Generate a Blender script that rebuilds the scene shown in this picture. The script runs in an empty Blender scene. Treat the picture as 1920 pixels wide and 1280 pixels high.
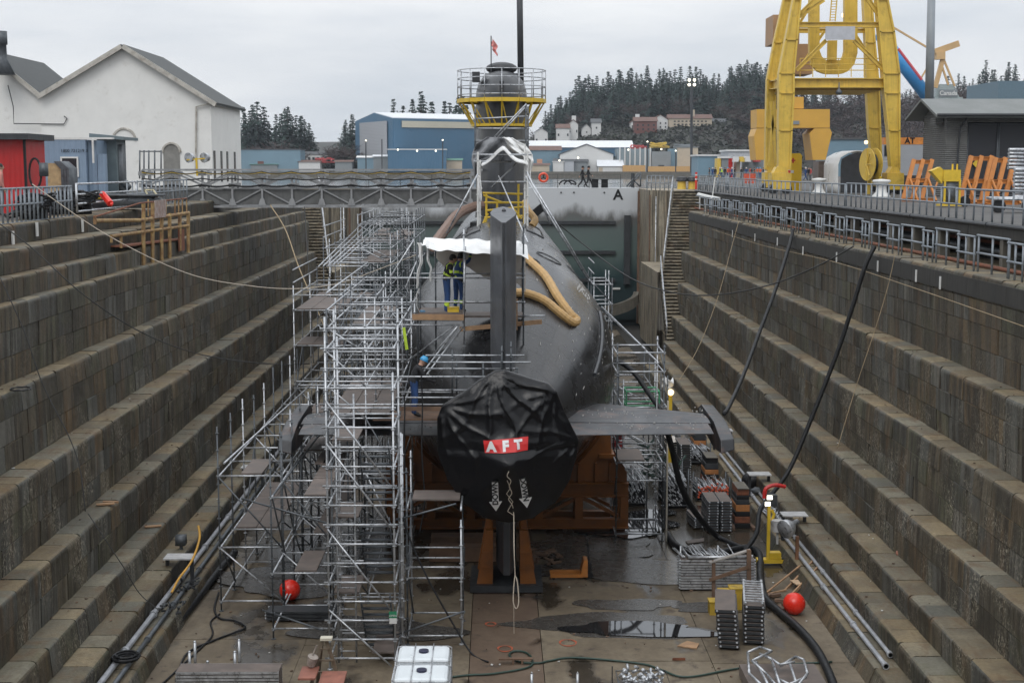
import bpy, bmesh, math, random
from mathutils import Vector, Matrix, Euler, noise
R = math.radians
rnd = random.Random(11)
scene = bpy.context.scene
COL = scene.collection
V = Vector

# ------------------------------------------------------------------ camera
F = 50.0 / 36.0 * 1920.0
EYE = V((0.0, 0.0, 1.68))
TH = math.atan(325.0 / F)
PS = math.atan(30.0 / F * math.cos(TH))
FH = V((math.sin(PS), math.cos(PS), 0)); RT = V((math.cos(PS), -math.sin(PS), 0))
FW = FH * math.cos(TH) - V((0, 0, math.sin(TH))); UP = FH * math.sin(TH) + V((0, 0, math.cos(TH)))
cd = bpy.data.cameras.new('camera'); cam = bpy.data.objects.new('camera', cd); COL.objects.link(cam)
cd.lens = 50; cd.sensor_width = 36; cd.clip_start = 0.5; cd.clip_end = 6000
cam.matrix_world = Matrix(((RT.x, UP.x, -FW.x, EYE.x), (RT.y, UP.y, -FW.y, EYE.y), (RT.z, UP.z, -FW.z, EYE.z), (0, 0, 0, 1)))
scene.camera = cam

def ray(u, v): return RT * ((u - 960) / F) + UP * ((640 - v) / F) + FW
def atY(u, v, Y): d = ray(u, v); return EYE + d * (Y / d.y)
def atZ(u, v, z): d = ray(u, v); return EYE + d * ((z - EYE.z) / d.z)
def atX(u, v, X): d = ray(u, v); return EYE + d * (X / d.x)
def Xu(u, Y, z=-4.0):
    k = (u - 960) / F; h = EYE.z - z
    # (X cosPS - Y sinPS) = k (X cosTH sinPS + Y cosTH cosPS + h sinTH)
    return (k * (Y * math.cos(TH) * math.cos(PS) + h * math.sin(TH)) + Y * math.sin(PS)) / (math.cos(PS) - k * math.cos(TH) * math.sin(PS))
FLOOR = -11.1

# ------------------------------------------------------------------ mesh helper
def frame(d):
    d = d.normalized(); a = V((0, 0, 1)) if abs(d.z) < 0.9 else V((1, 0, 0))
    x = d.cross(a).normalized(); y = x.cross(d).normalized(); return x, y
class MB:
    def __init__(s): s.v = []; s.f = []; s.m = []; s.c = None; s.mi = 0
    def add(s, vs, fs, mi=None):
        o = len(s.v); s.v.extend([tuple(p) for p in vs]); s.f.extend([tuple(i + o for i in f) for f in fs]); s.m.extend([s.mi if mi is None else mi] * len(fs)); return s
    def tube(s, p, q, r=0.024, n=8, r2=None, mi=None, caps=True):
        p = V(p); q = V(q)
        if (q - p).length < 1e-5: return s
        x, y = frame(q - p); r2 = r if r2 is None else r2; vs = []
        for c, rr in ((p, r), (q, r2)):
            for i in range(n):
                a = 2 * math.pi * i / n; vs.append(c + x * (math.cos(a) * rr) + y * (math.sin(a) * rr))
        fs = [(i, (i + 1) % n, n + (i + 1) % n, n + i) for i in range(n)]
        if caps: fs += [tuple(range(n))[::-1], tuple(range(n, 2 * n))]
        return s.add(vs, fs, mi)
    def path(s, pts, r=0.03, n=6, mi=None, sub=0, rf=None):
        pts = [V(p) for p in pts]
        if sub: pts = spline(pts, sub)
        vs = []; N = len(pts); px = None
        for i, p in enumerate(pts):
            d = (pts[min(i + 1, N - 1)] - pts[max(i - 1, 0)])
            if d.length < 1e-6: d = V((0, 0, 1))
            d.normalize()
            if px is None: px, _ = frame(d)
            px = (px - d * px.dot(d))
            if px.length < 1e-4: px, _ = frame(d)
            px.normalize(); y = d.cross(px)
            rr = r if rf is None else rf(i / (N - 1)) * r
            for k in range(n):
                a = 2 * math.pi * k / n; vs.append(p + px * (math.cos(a) * rr) + y * (math.sin(a) * rr))
        fs = []
        for i in range(N - 1):
            for k in range(n): fs.append((i * n + k, i * n + (k + 1) % n, (i + 1) * n + (k + 1) % n, (i + 1) * n + k))
        fs += [tuple(range(n))[::-1], tuple(range((N - 1) * n, N * n))]
        return s.add(vs, fs, mi)
    def box(s, c, d, rz=0, mi=None, M=None):
        x, y, z = d[0] / 2, d[1] / 2, d[2] / 2; c = V(c)
        vs = [V((a * x, b * y, e * z)) for e in (-1, 1) for b in (-1, 1) for a in (-1, 1)]
        if M is not None: vs = [M @ p for p in vs]
        if rz: Q = Matrix.Rotation(rz, 3, 'Z'); vs = [Q @ p for p in vs]
        vs = [p + c for p in vs]
        return s.add(vs, [(0, 2, 3, 1), (4, 5, 7, 6), (0, 1, 5, 4), (2, 6, 7, 3), (0, 4, 6, 2), (1, 3, 7, 5)], mi)
    def bb(s, x0, x1, y0, y1, z0, z1, mi=None): return s.box(((x0 + x1) / 2, (y0 + y1) / 2, (z0 + z1) / 2), (abs(x1 - x0), abs(y1 - y0), abs(z1 - z0)), mi=mi)
    def bar(s, p, q, w, h, mi=None, up=None):
        p = V(p); q = V(q); d = (q - p).normalized(); upv = V(up) if up else (V((0, 0, 1)) if abs(d.z) < 0.95 else V((0, 1, 0)))
        x = d.cross(upv).normalized(); y = x.cross(d).normalized(); vs = []
        for c in (p, q):
            for a, b in ((-1, -1), (1, -1), (1, 1), (-1, 1)): vs.append(c + x * (a * w / 2) + y * (b * h / 2))
        return s.add(vs, [(3, 2, 1, 0), (4, 5, 6, 7), (0, 1, 5, 4), (1, 2, 6, 5), (2, 3, 7, 6), (3, 0, 4, 7)], mi)
    def ibeam(s, p, q, w, h, t=0.03, mi=None, up=None):
        p = V(p); q = V(q); d = (q - p).normalized(); upv = V(up) if up else (V((0, 0, 1)) if abs(d.z) < 0.95 else V((0, 1, 0)))
        x = d.cross(upv).normalized(); y = x.cross(d).normalized()
        s.bar(p + y * (h / 2 - t / 2), q + y * (h / 2 - t / 2), w, t, mi, y); s.bar(p - y * (h / 2 - t / 2), q - y * (h / 2 - t / 2), w, t, mi, y)
        return s.bar(p, q, t, h - 2 * t - 0.002, mi, y)
    def prism(s, poly, a, b, axis='y', mi=None):
        n = len(poly)
        def P(p, t): return {'y': (p[0], t, p[1]), 'x': (t, p[0], p[1]), 'z': (p[0], p[1], t)}[axis]
        vs = [P(p, a) for p in poly] + [P(p, b) for p in poly]
        fs = [tuple(range(n)), tuple(range(2 * n - 1, n - 1, -1))] + [((i + 1) % n, i, n + i, n + (i + 1) % n) for i in range(n)]
        return s.add(vs, fs, mi)
    def lathe(s, prof, c=(0, 0, 0), n=16, mi=None, axis=(0, 0, 1)):
        c = V(c); ax = V(axis).normalized(); x, y = frame(ax); vs = []
        for r, h in prof:
            for k in range(n):
                a = 2 * math.pi * k / n; vs.append(c + ax * h + x * (math.cos(a) * r) + y * (math.sin(a) * r))
        fs = []
        for i in range(len(prof) - 1):
            for k in range(n): fs.append((i * n + k, i * n + (k + 1) % n, (i + 1) * n + (k + 1) % n, (i + 1) * n + k))
        fs += [tuple(range(n))[::-1], tuple(range((len(prof) - 1) * n, len(prof) * n))]
        return s.add(vs, fs, mi)
    def sphere(s, c, r, n=12, m=8, mi=None, sc=(1, 1, 1)):
        c = V(c); vs = [c + V((0, 0, -r * sc[2]))]
        for j in range(1, m):
            p = -math.pi / 2 + math.pi * j / m
            for k in range(n):
                a = 2 * math.pi * k / n; vs.append(c + V((math.cos(a) * math.cos(p) * r * sc[0], math.sin(a) * math.cos(p) * r * sc[1], math.sin(p) * r * sc[2])))
        vs.append(c + V((0, 0, r * sc[2]))); fs = []
        for k in range(n): fs.append((0, 1 + (k + 1) % n, 1 + k))
        for j in range(m - 2):
            for k in range(n): a = 1 + j * n; fs.append((a + k, a + (k + 1) % n, a + n + (k + 1) % n, a + n + k))
        a = 1 + (m - 2) * n
        for k in range(n): fs.append((a + k, a + (k + 1) % n, len(vs) - 1))
        return s.add(vs, fs, mi)
    def grid(s, fn, nu, nv, mi=None, flip=False):
        vs = [fn(i / nu, j / nv) for j in range(nv + 1) for i in range(nu + 1)]; w = nu + 1; fs = []
        for j in range(nv):
            for i in range(nu):
                q = (j * w + i, j * w + i + 1, (j + 1) * w + i + 1, (j + 1) * w + i); fs.append(q[::-1] if flip else q)
        return s.add(vs, fs, mi)
    def build(s, name, mat, parent=None, smooth=False, thick=0, bevel=0):
        if not s.f: return None
        me = bpy.data.meshes.new(name); vs = s.v
        base = V((0, 0, 0))
        if parent is None:
            xs = [p[0] for p in vs]; ys = [p[1] for p in vs]; zs = [p[2] for p in vs]
            base = V(((min(xs) + max(xs)) / 2, (min(ys) + max(ys)) / 2, min(zs))); vs = [(p[0] - base.x, p[1] - base.y, p[2] - base.z) for p in vs]
        me.from_pydata(vs, [], s.f)
        mats = mat if isinstance(mat, (list, tuple)) else [mat]
        for m in mats: me.materials.append(m)
        if len(mats) > 1: me.polygons.foreach_set('material_index', s.m)
        if s.c is not None:
            at = me.color_attributes.new('col', 'FLOAT_COLOR', 'CORNER'); buf = []
            for i, f in enumerate(s.f): buf.extend(list(s.c[i]) * len(f))
            at.data.foreach_set('color', buf)
        me.polygons.foreach_set('use_smooth', [bool(smooth) or (len(f) == 4 and mats[0].name in ('galvanised_steel', 'weathered_galvanised_steel', 'rail_grey_steel')) for f in s.f]); me.update()
        o = bpy.data.objects.new(name, me); COL.objects.link(o); o.location = base
        if parent is not None:
            o.parent = parent; o.matrix_parent_inverse = Matrix.Translation(-abs_loc(parent))
        if thick: md = o.modifiers.new('s', 'SOLIDIFY'); md.thickness = thick; md.offset = 0
        if bevel: md = o.modifiers.new('b', 'BEVEL'); md.width = bevel; md.segments = 2; md.limit_method = 'ANGLE'
        return o
def abs_loc(o):
    l = V(o.location)
    p = o.parent
    while p is not None and p.type == 'EMPTY': l = l + p.location if False else l; p = p.parent
    return l if o.type == 'EMPTY' else V((0, 0, 0))
def spline(pts, sub):
    out = []; n = len(pts)
    for i in range(n - 1):
        p0 = pts[max(i - 1, 0)]; p1 = pts[i]; p2 = pts[i + 1]; p3 = pts[min(i + 2, n - 1)]
        for k in range(sub):
            t = k / sub
            out.append(0.5 * ((2 * p1) + (p2 - p0) * t + (2 * p0 - 5 * p1 + 4 * p2 - p3) * t * t + (3 * p1 - p0 - 3 * p2 + p3) * t ** 3))
    out.append(pts[-1]); return out
def tag(o, label=None, cat=None, group=None, kind=None):
    if label: o['label'] = label
    if cat: o['category'] = cat
    if group: o['group'] = group
    if kind: o['kind'] = kind
    return o
def thing(name, label, cat, loc=(0, 0, 0), group=None):
    o = bpy.data.objects.new(name, None); COL.objects.link(o); o.location = loc; o.empty_display_size = 0.3
    return tag(o, label, cat, group)
def kids(o): return [c for c in COL.objects if c.parent == o]
KID = {}
def copy_tree(src, loc, rz=0, label=None, group=None, sc=None, parent=None):
    c = src.copy(); COL.objects.link(c)
    if parent is None:
        c.location = loc; c.rotation_euler = (0, 0, rz)
        if sc: c.scale = (sc, sc, sc) if not isinstance(sc, tuple) else sc
    else: c.parent = parent
    if label: c['label'] = label
    if group: c['group'] = group
    if src.name not in KID: KID[src.name] = kids(src)
    for ch in KID[src.name]: copy_tree(ch, None, parent=c)
    return c
def struct(name, mb, mat, **k): return tag(mb.build(name, mat, **k), kind='structure')
def one(name, mb, mat, label, cat, group=None, **k): return tag(mb.build(name, mat, **k), label, cat, group)

# ------------------------------------------------------------------ materials
def newmat(name):
    m = bpy.data.materials.new(name); m.use_nodes = True; nt = m.node_tree; b = nt.nodes['Principled BSDF']; return m, nt, b
def lk(nt, a, b): nt.links.new(a, b)
def nnode(nt, t, **k):
    n = nt.nodes.new(t)
    for a, b in k.items(): setattr(n, a, b)
    return n
def noise_n(nt, vec, scale, detail=4, rough=0.6):
    n = nnode(nt, 'ShaderNodeTexNoise'); n.inputs['Scale'].default_value = scale; n.inputs['Detail'].default_value = detail; n.inputs['Roughness'].default_value = rough
    if vec is not None: lk(nt, vec, n.inputs['Vector'])
    return n
def ramp(nt, fac, stops):
    r = nnode(nt, 'ShaderNodeValToRGB'); e = r.color_ramp.elements
    while len(e) < len(stops): e.new(0.5)
    for i, (p, c) in enumerate(stops): e[i].position = p; e[i].color = (*c, 1) if len(c) == 3 else c
    lk(nt, fac, r.inputs['Fac']); return r
def mixc(nt, fac, a, b, mode='MIX'):
    n = nnode(nt, 'ShaderNodeMix', data_type='RGBA', blend_type=mode)
    for sock, val in ((n.inputs[0], fac), (n.inputs[6], a), (n.inputs[7], b)):
        if hasattr(val, 'links'): lk(nt, val, sock)
        elif isinstance(val, (int, float)): sock.default_value = val
        else: sock.default_value = (*val, 1)
    return n.outputs[2]
def mapping(nt, vec, scale=(1, 1, 1), rot=(0, 0, 0)):
    m = nnode(nt, 'ShaderNodeMapping'); m.inputs['Scale'].default_value = scale; m.inputs['Rotation'].default_value = rot; lk(nt, vec, m.inputs['Vector']); return m.outputs[0]
def grey(v): return (v, v, v)
def bump_n(nt, b, h, strength, dist=0.02):
    n = nnode(nt, 'ShaderNodeBump'); n.inputs['Strength'].default_value = strength; n.inputs['Distance'].default_value = dist; lk(nt, h, n.inputs['Height']); lk(nt, n.outputs[0], b.inputs['Normal']); return n
MATS = {}
def pm(name, col, rough=0.6, metal=0.0, var=0.25, scale=4.0, bump=0.0, dirt=None, dirt_amt=0.5, streak=0.0, wave=None, spec=None):
    """painted / plain surface with blotchy variation, optional dirt or rust patches, vertical streaks and corrugation"""
    if name in MATS: return MATS[name]
    m, nt, b = newmat(name); MATS[name] = m
    tc = nnode(nt, 'ShaderNodeTexCoord').outputs['Object']
    n1 = noise_n(nt, tc, scale, 5)
    r1 = ramp(nt, n1.outputs['Fac'], [(0.3, tuple(c * (1 - var) for c in col)), (0.7, tuple(min(1, c * (1 + var)) for c in col))]); out = r1.outputs[0]
    if streak:
        n2 = noise_n(nt, mapping(nt, tc, (6, 6, 0.35)), 1.5, 4); r2 = ramp(nt, n2.outputs['Fac'], [(0.45, (0, 0, 0)), (0.75, grey(streak))])
        out = mixc(nt, r2.outputs[0], out, dirt or tuple(c * 0.35 for c in col))
    if dirt:
        n3 = noise_n(nt, tc, scale * 0.7 + 0.5, 8, 0.7); r3 = ramp(nt, n3.outputs['Fac'], [(max(0.02, 0.62 - dirt_amt * 0.25), (0, 0, 0)), (0.7, grey(min(1, dirt_amt * 1.6)))])
        out = mixc(nt, r3.outputs[0], out, dirt)
    lk(nt, out, b.inputs['Base Color'])
    rr = ramp(nt, n1.outputs['Fac'], [(0.3, grey(max(0.05, rough - 0.12))), (0.7, grey(min(1, rough + 0.12)))]); lk(nt, rr.outputs[0], b.inputs['Roughness'])
    b.inputs['Metallic'].default_value = metal
    if spec is not None: b.inputs['Specular IOR Level'].default_value = spec
    if wave:
        w = nnode(nt, 'ShaderNodeTexWave'); w.inputs['Scale'].default_value = wave[1]; w.bands_direction = wave[0]; lk(nt, tc, w.inputs['Vector']); bump_n(nt, b, w.outputs['Fac'], 0.8, 0.04)
    elif bump: bump_n(nt, b, noise_n(nt, tc, scale * 4, 5).outputs['Fac'], bump, 0.02)
    return m
def emat(name, col, st):
    if name in MATS: return MATS[name]
    m, nt, b = newmat(name); MATS[name] = m; b.inputs['Base Color'].default_value = (*col, 1); b.inputs['Emission Color'].default_value = (*col, 1); b.inputs['Emission Strength'].default_value = st
    return m

def stone_mat():
    m, nt, b = newmat('dock_stone'); MATS['stone'] = m
    geo = nnode(nt, 'ShaderNodeNewGeometry'); pos = geo.outputs['Position']
    sep = nnode(nt, 'ShaderNodeSeparateXYZ'); lk(nt, pos, sep.inputs[0]); sn = nnode(nt, 'ShaderNodeSeparateXYZ'); lk(nt, geo.outputs['True Normal'], sn.inputs[0])
    at = nnode(nt, 'ShaderNodeAttribute', attribute_name='col').outputs['Color']
    n1 = noise_n(nt, pos, 1.1, 6, 0.65); n2 = noise_n(nt, pos, 9.0, 5, 0.7)
    c = mixc(nt, 0.6, at, ramp(nt, n1.outputs['Fac'], [(0.3, grey(0.45)), (0.7, grey(1.3))]).outputs[0], 'MULTIPLY')
    c = mixc(nt, 0.55, c, ramp(nt, n2.outputs['Fac'], [(0.3, grey(0.55)), (0.75, grey(1.35))]).outputs[0], 'MULTIPLY')
    # dark water runs down the risers and rusty runs
    vs = noise_n(nt, mapping(nt, pos, (1.0, 2.6, 0.16)), 1.6, 5, 0.6)
    side = nnode(nt, 'ShaderNodeMath', operation='SUBTRACT', use_clamp=True); side.inputs[0].default_value = 1.0; lk(nt, sn.outputs['Z'], side.inputs[1])
    runs = nnode(nt, 'ShaderNodeMath', operation='MULTIPLY'); lk(nt, ramp(nt, vs.outputs['Fac'], [(0.42, grey(0)), (0.60, grey(0.9))]).outputs[0], runs.inputs[0]); lk(nt, side.outputs[0], runs.inputs[1])
    c = mixc(nt, runs.outputs[0], c, (0.045, 0.038, 0.028))
    rs = noise_n(nt, mapping(nt, pos, (1.0, 1.3, 0.35)), 0.9, 5, 0.6); 
    c = mixc(nt, ramp(nt, rs.outputs['Fac'], [(0.54, grey(0)), (0.7, grey(0.55))]).outputs[0], c, (0.21, 0.125, 0.06))
    gs = noise_n(nt, mapping(nt, pos, (1, 0.6, 1)), 0.8, 5, 0.7)
    c = mixc(nt, ramp(nt, gs.outputs['Fac'], [(0.55, grey(0)), (0.75, grey(0.5))]).outputs[0], c, (0.11, 0.12, 0.055))
    # pale lime spatter, mostly on the lower risers
    sp = noise_n(nt, mapping(nt, pos, (1, 1, 0.45)), 22, 3, 0.8); sm = noise_n(nt, pos, 0.75, 3)
    lz = nnode(nt, 'ShaderNodeMapRange'); lk(nt, sep.outputs['Z'], lz.inputs[0]); lz.inputs[1].default_value = -1.5; lz.inputs[2].default_value = -7; lz.inputs[3].default_value = 0.0; lz.inputs[4].default_value = 1
    a = nnode(nt, 'ShaderNodeMath', operation='MULTIPLY'); lk(nt, ramp(nt, sp.outputs['Fac'], [(0.545, grey(0)), (0.6, grey(1))]).outputs[0], a.inputs[0]); lk(nt, ramp(nt, sm.outputs['Fac'], [(0.46, grey(0)), (0.64, grey(1))]).outputs[0], a.inputs[1])
    a2 = nnode(nt, 'ShaderNodeMath', operation='MULTIPLY'); lk(nt, a.outputs[0], a2.inputs[0]); lk(nt, lz.outputs[0], a2.inputs[1]); a5 = nnode(nt, 'ShaderNodeMath', operation='MULTIPLY'); lk(nt, a2.outputs[0], a5.inputs[0]); lk(nt, side.outputs[0], a5.inputs[1]); a2 = a5
    a3 = nnode(nt, 'ShaderNodeMath', operation='MULTIPLY'); lk(nt, a2.outputs[0], a3.inputs[0]); a3.inputs[1].default_value = 0.8
    c = mixc(nt, a3.outputs[0], c, (0.75, 0.73, 0.66))
    ps_ = noise_n(nt, mapping(nt, pos, (1.0, 3.2, 0.22)), 2.2, 5, 0.7)   # pale mineral runs below the noses
    pa = nnode(nt, 'ShaderNodeMath', operation='MULTIPLY'); lk(nt, ramp(nt, ps_.outputs['Fac'], [(0.56, grey(0)), (0.7, grey(0.55))]).outputs[0], pa.inputs[0]); lk(nt, side.outputs[0], pa.inputs[1])
    c = mixc(nt, pa.outputs[0], c, (0.34, 0.33, 0.30))
    tp_ = noise_n(nt, mapping(nt, pos, (2.5, 0.7, 1)), 1.3, 6, 0.7)      # rust and silt washed along the treads
    pb = nnode(nt, 'ShaderNodeMath', operation='MULTIPLY'); lk(nt, ramp(nt, tp_.outputs['Fac'], [(0.52, grey(0)), (0.66, grey(0.6))]).outputs[0], pb.inputs[0]); lk(nt, sn.outputs['Z'], pb.inputs[1]); pb.use_clamp = True
    c = mixc(nt, pb.outputs[0], c, (0.16, 0.10, 0.055))
    c = mixc(nt, 1.0, c, (0.62, 0.575, 0.49), 'MULTIPLY'); lk(nt, c, b.inputs['Base Color'])
    lk(nt, ramp(nt, n1.outputs['Fac'], [(0.35, grey(0.55)), (0.7, grey(0.95))]).outputs[0], b.inputs['Roughness'])
    n3 = noise_n(nt, pos, 7, 8, 0.75); bump_n(nt, b, n3.outputs['Fac'], 0.7, 0.05)
    return m
STONE = stone_mat()

def floor_mat():
    m, nt, b = newmat('dock_floor_concrete')
    pos = nnode(nt, 'ShaderNodeNewGeometry').outputs['Position']; sep = nnode(nt, 'ShaderNodeSeparateXYZ'); lk(nt, pos, sep.inputs[0])
    n1 = noise_n(nt, mapping(nt, pos, (1, 0.6, 1)), 0.55, 7, 0.6); n2 = noise_n(nt, pos, 5, 8, 0.7)
    c = ramp(nt, n1.outputs['Fac'], [(0.25, (0.065, 0.048, 0.031)), (0.5, (0.135, 0.106, 0.07)), (0.75, (0.20, 0.165, 0.115))]).outputs[0]
    c = mixc(nt, 0.7, c, ramp(nt, n2.outputs['Fac'], [(0.3, grey(0.6)), (0.7, grey(1.3))]).outputs[0], 'MULTIPLY')
    # keel strip: rust brown
    def band(lo, hi):
        a = nnode(nt, 'ShaderNodeMath', operation='GREATER_THAN'); a.inputs[1].default_value = lo; lk(nt, sep.outputs['X'], a.inputs[0])
        e = nnode(nt, 'ShaderNodeMath', operation='LESS_THAN'); e.inputs[1].default_value = hi; lk(nt, sep.outputs['X'], e.inputs[0])
        q = nnode(nt, 'ShaderNodeMath', operation='MULTIPLY'); lk(nt, a.outputs[0], q.inputs[0]); lk(nt, e.outputs[0], q.inputs[1]); return q.outputs[0]
    bf = nnode(nt, 'ShaderNodeMath', operation='MULTIPLY'); lk(nt, band(-0.7, 1.2), bf.inputs[0]); bf.inputs[1].default_value = 0.6
    c = mixc(nt, bf.outputs[0], c, mixc(nt, n2.outputs['Fac'], (0.06, 0.033, 0.021), (0.12, 0.07, 0.048)))
    n3 = noise_n(nt, pos, 1.7, 8, 0.7); c = mixc(nt, ramp(nt, n3.outputs['Fac'], [(0.56, grey(0)), (0.66, grey(0.8))]).outputs[0], c, (0.05, 0.035, 0.026))
    n5 = noise_n(nt, pos, 30, 2, 0.5); c = mixc(nt, ramp(nt, n5.outputs['Fac'], [(0.7, grey(0)), (0.73, grey(0.7))]).outputs[0], c, (0.035, 0.022, 0.016))
    # wet patches: darker and glossy
    wn = noise_n(nt, mapping(nt, pos, (0.8, 0.45, 1)), 0.6, 5, 0.55)
    wy = nnode(nt, 'ShaderNodeMapRange'); lk(nt, sep.outputs['Y'], wy.inputs[0]); wy.inputs[1].default_value = 40; wy.inputs[2].default_value = 48; wy.inputs[3].default_value = -0.06; wy.inputs[4].default_value = 0.12
    wa = nnode(nt, 'ShaderNodeMath', operation='ADD'); lk(nt, wn.outputs['Fac'], wa.inputs[0]); lk(nt, wy.outputs[0], wa.inputs[1])
    wet = ramp(nt, wa.outputs[0], [(0.5, grey(0)), (0.56, grey(1))]).outputs[0]
    wl = mixc(nt, 1.0, c, (0.36, 0.37, 0.4), 'MULTIPLY'); c = mixc(nt, wet, c, wl); lk(nt, c, b.inputs['Base Color'])
    rr = nnode(nt, 'ShaderNodeMapRange'); lk(nt, wet, rr.inputs[0]); rr.inputs[3].default_value = 0.75; rr.inputs[4].default_value = 0.2; lk(nt, rr.outputs[0], b.inputs['Roughness'])
    bump_n(nt, b, n2.outputs['Fac'], 0.25, 0.02); return m

def ground_mat(name, a, bcol, sc=0.5):
    m, nt, b = newmat(name); pos = nnode(nt, 'ShaderNodeNewGeometry').outputs['Position']
    n1 = noise_n(nt, pos, sc, 7, 0.65); n2 = noise_n(nt, pos, sc * 14, 5, 0.7)
    c = ramp(nt, n1.outputs['Fac'], [(0.3, a), (0.7, bcol)]).outputs[0]; c = mixc(nt, 0.6, c, ramp(nt, n2.outputs['Fac'], [(0.3, grey(0.6)), (0.7, grey(1.3))]).outputs[0], 'MULTIPLY')
    lk(nt, c, b.inputs['Base Color']); b.inputs['Roughness'].default_value = 0.75; bump_n(nt, b, n2.outputs['Fac'], 0.3, 0.02); return m

def hull_mat():
    m, nt, b = newmat('submarine_hull'); geo = nnode(nt, 'ShaderNodeNewGeometry'); pos = geo.outputs['Position']; tc = nnode(nt, 'ShaderNodeTexCoord').outputs['Object']
    n1 = noise_n(nt, pos, 0.7, 6, 0.65); n2 = noise_n(nt, mapping(nt, pos, (1, 0.5, 1)), 5, 7, 0.7)
    c = ramp(nt, n1.outputs['Fac'], [(0.3, (0.006, 0.0065, 0.0075)), (0.72, (0.027, 0.027, 0.029))]).outputs[0]
    c = mixc(nt, 0.5, c, ramp(nt, n2.outputs['Fac'], [(0.3, grey(0.6)), (0.7, grey(1.4))]).outputs[0], 'MULTIPLY')
    # pale scuffs and barnacle specks
    sp = noise_n(nt, pos, 16, 2, 0.7); msk = noise_n(nt, pos, 0.8, 2)
    a = nnode(nt, 'ShaderNodeMath', operation='MULTIPLY'); lk(nt, ramp(nt, sp.outputs['Fac'], [(0.69, grey(0)), (0.72, grey(0.8))]).outputs[0], a.inputs[0]); lk(nt, ramp(nt, msk.outputs['Fac'], [(0.48, grey(0)), (0.6, grey(1))]).outputs[0], a.inputs[1])
    c = mixc(nt, a.outputs[0], c, (0.42, 0.4, 0.38))
    st = noise_n(nt, mapping(nt, tc, (1.2, 6, 1.2)), 1.2, 5, 0.7); c = mixc(nt, ramp(nt, st.outputs['Fac'], [(0.6, grey(0)), (0.8, grey(0.35))]).outputs[0], c, (0.085, 0.07, 0.06))
    lk(nt, c, b.inputs['Base Color'])
    lk(nt, ramp(nt, n1.outputs['Fac'], [(0.3, grey(0.16)), (0.7, grey(0.36))]).outputs[0], b.inputs['Roughness'])
    # anechoic tile joints from the UV map
    uv = nnode(nt, 'ShaderNodeUVMap', uv_map='uv').outputs[0]
    br = nnode(nt, 'ShaderNodeTexBrick'); br.offset = 0.5; lk(nt, uv, br.inputs['Vector']); br.inputs['Scale'].default_value = 1; br.inputs['Mortar Size'].default_value = 0.022; br.inputs['Brick Width'].default_value = 1.15; br.inputs['Row Height'].default_value = 1.0
    br.inputs['Color1'].default_value = (1, 1, 1, 1); br.inputs['Color2'].default_value = (0.62, 0.62, 0.62, 1); br.inputs['Mortar'].default_value = (0, 0, 0, 1)
    c2 = mixc(nt, 1.0, c, mixc(nt, 0.8, (1, 1, 1), br.outputs['Color']), 'MULTIPLY'); lk(nt, c2, b.inputs['Base Color'])
    ad = nnode(nt, 'ShaderNodeMath', operation='MULTIPLY_ADD'); lk(nt, n2.outputs['Fac'], ad.inputs[0]); ad.inputs[1].default_value = 0.5; lk(nt, br.outputs['Color'], ad.inputs[2])
    bump_n(nt, b, ad.outputs[0], 0.4, 0.015); return m

GALV = pm('galvanised_steel', (0.43, 0.445, 0.465), 0.33, 0.55, 0.4, 6)
GALV_D = pm('weathered_galvanised_steel', (0.10, 0.11, 0.12), 0.5, 0.4, 0.3, 5)
RAILM = pm('rail_grey_steel', (0.22, 0.245, 0.27), 0.5, 0.25, 0.25, 5)
YEL = pm('crane_yellow_paint', (0.64, 0.44, 0.07), 0.42, 0, 0.12, 1.2, dirt=(0.16, 0.09, 0.03), dirt_amt=0.28, streak=0.22)
YEL2 = pm('safety_yellow_paint', (0.62, 0.42, 0.03), 0.45, 0, 0.15, 3)
ORG = pm('cradle_orange_paint', (0.21, 0.07, 0.009), 0.5, 0, 0.2, 2, dirt=(0.12, 0.05, 0.02), dirt_amt=0.4)
ORG2 = pm('bright_orange_paint', (0.47, 0.175, 0.035), 0.45, 0, 0.15, 3, dirt=(0.25, 0.09, 0.03), dirt_amt=0.25)
RED = pm('red_paint', (0.45, 0.018, 0.015), 0.4, 0, 0.12, 3)
REDB = pm('red_buoy_vinyl', (0.72, 0.03, 0.015), 0.3, 0, 0.08, 3)
BLK = pm('black_rubber', (0.010, 0.0105, 0.012), 0.55, 0, 0.25, 6, spec=0.35)
DKG = pm('dark_grey_steel', (0.035, 0.038, 0.042), 0.5, 0.1, 0.3, 4)
WHT = pm('white_paint', (0.62, 0.62, 0.6), 0.5, 0, 0.08, 3)
WOOD = pm('raw_timber', (0.33, 0.2, 0.11), 0.75, 0, 0.3, 3, bump=0.3)
WOODD = pm('old_timber', (0.14, 0.085, 0.055), 0.8, 0, 0.35, 3, bump=0.4)
DECK = pm('plywood_deck', (0.13, 0.105, 0.092), 0.7, 0, 0.35, 2.5, dirt=(0.10, 0.085, 0.075), dirt_amt=0.5)
RUSTY = pm('rusty_yellow_paint', (0.36, 0.25, 0.10), 0.7, 0, 0.3, 3, dirt=(0.14, 0.045, 0.02), dirt_amt=1.0)
RUST = pm('rust', (0.17, 0.06, 0.03), 0.8, 0, 0.4, 5)
CONC = pm('quay_concrete', (0.12, 0.11, 0.09), 0.8, 0, 0.3, 1.5, bump=0.4, streak=0.5, dirt=(0.06, 0.055, 0.045), dirt_amt=0.35)
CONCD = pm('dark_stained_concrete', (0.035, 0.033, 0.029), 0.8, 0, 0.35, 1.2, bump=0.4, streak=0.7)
SHEET = pm('white_plastic_sheet', (0.74, 0.74, 0.73), 0.35, 0, 0.06, 2, bump=0.2)
CREAM = pm('cream_canvas', (0.55, 0.50, 0.44), 0.6, 0, 0.12, 2, bump=0.2)
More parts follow.
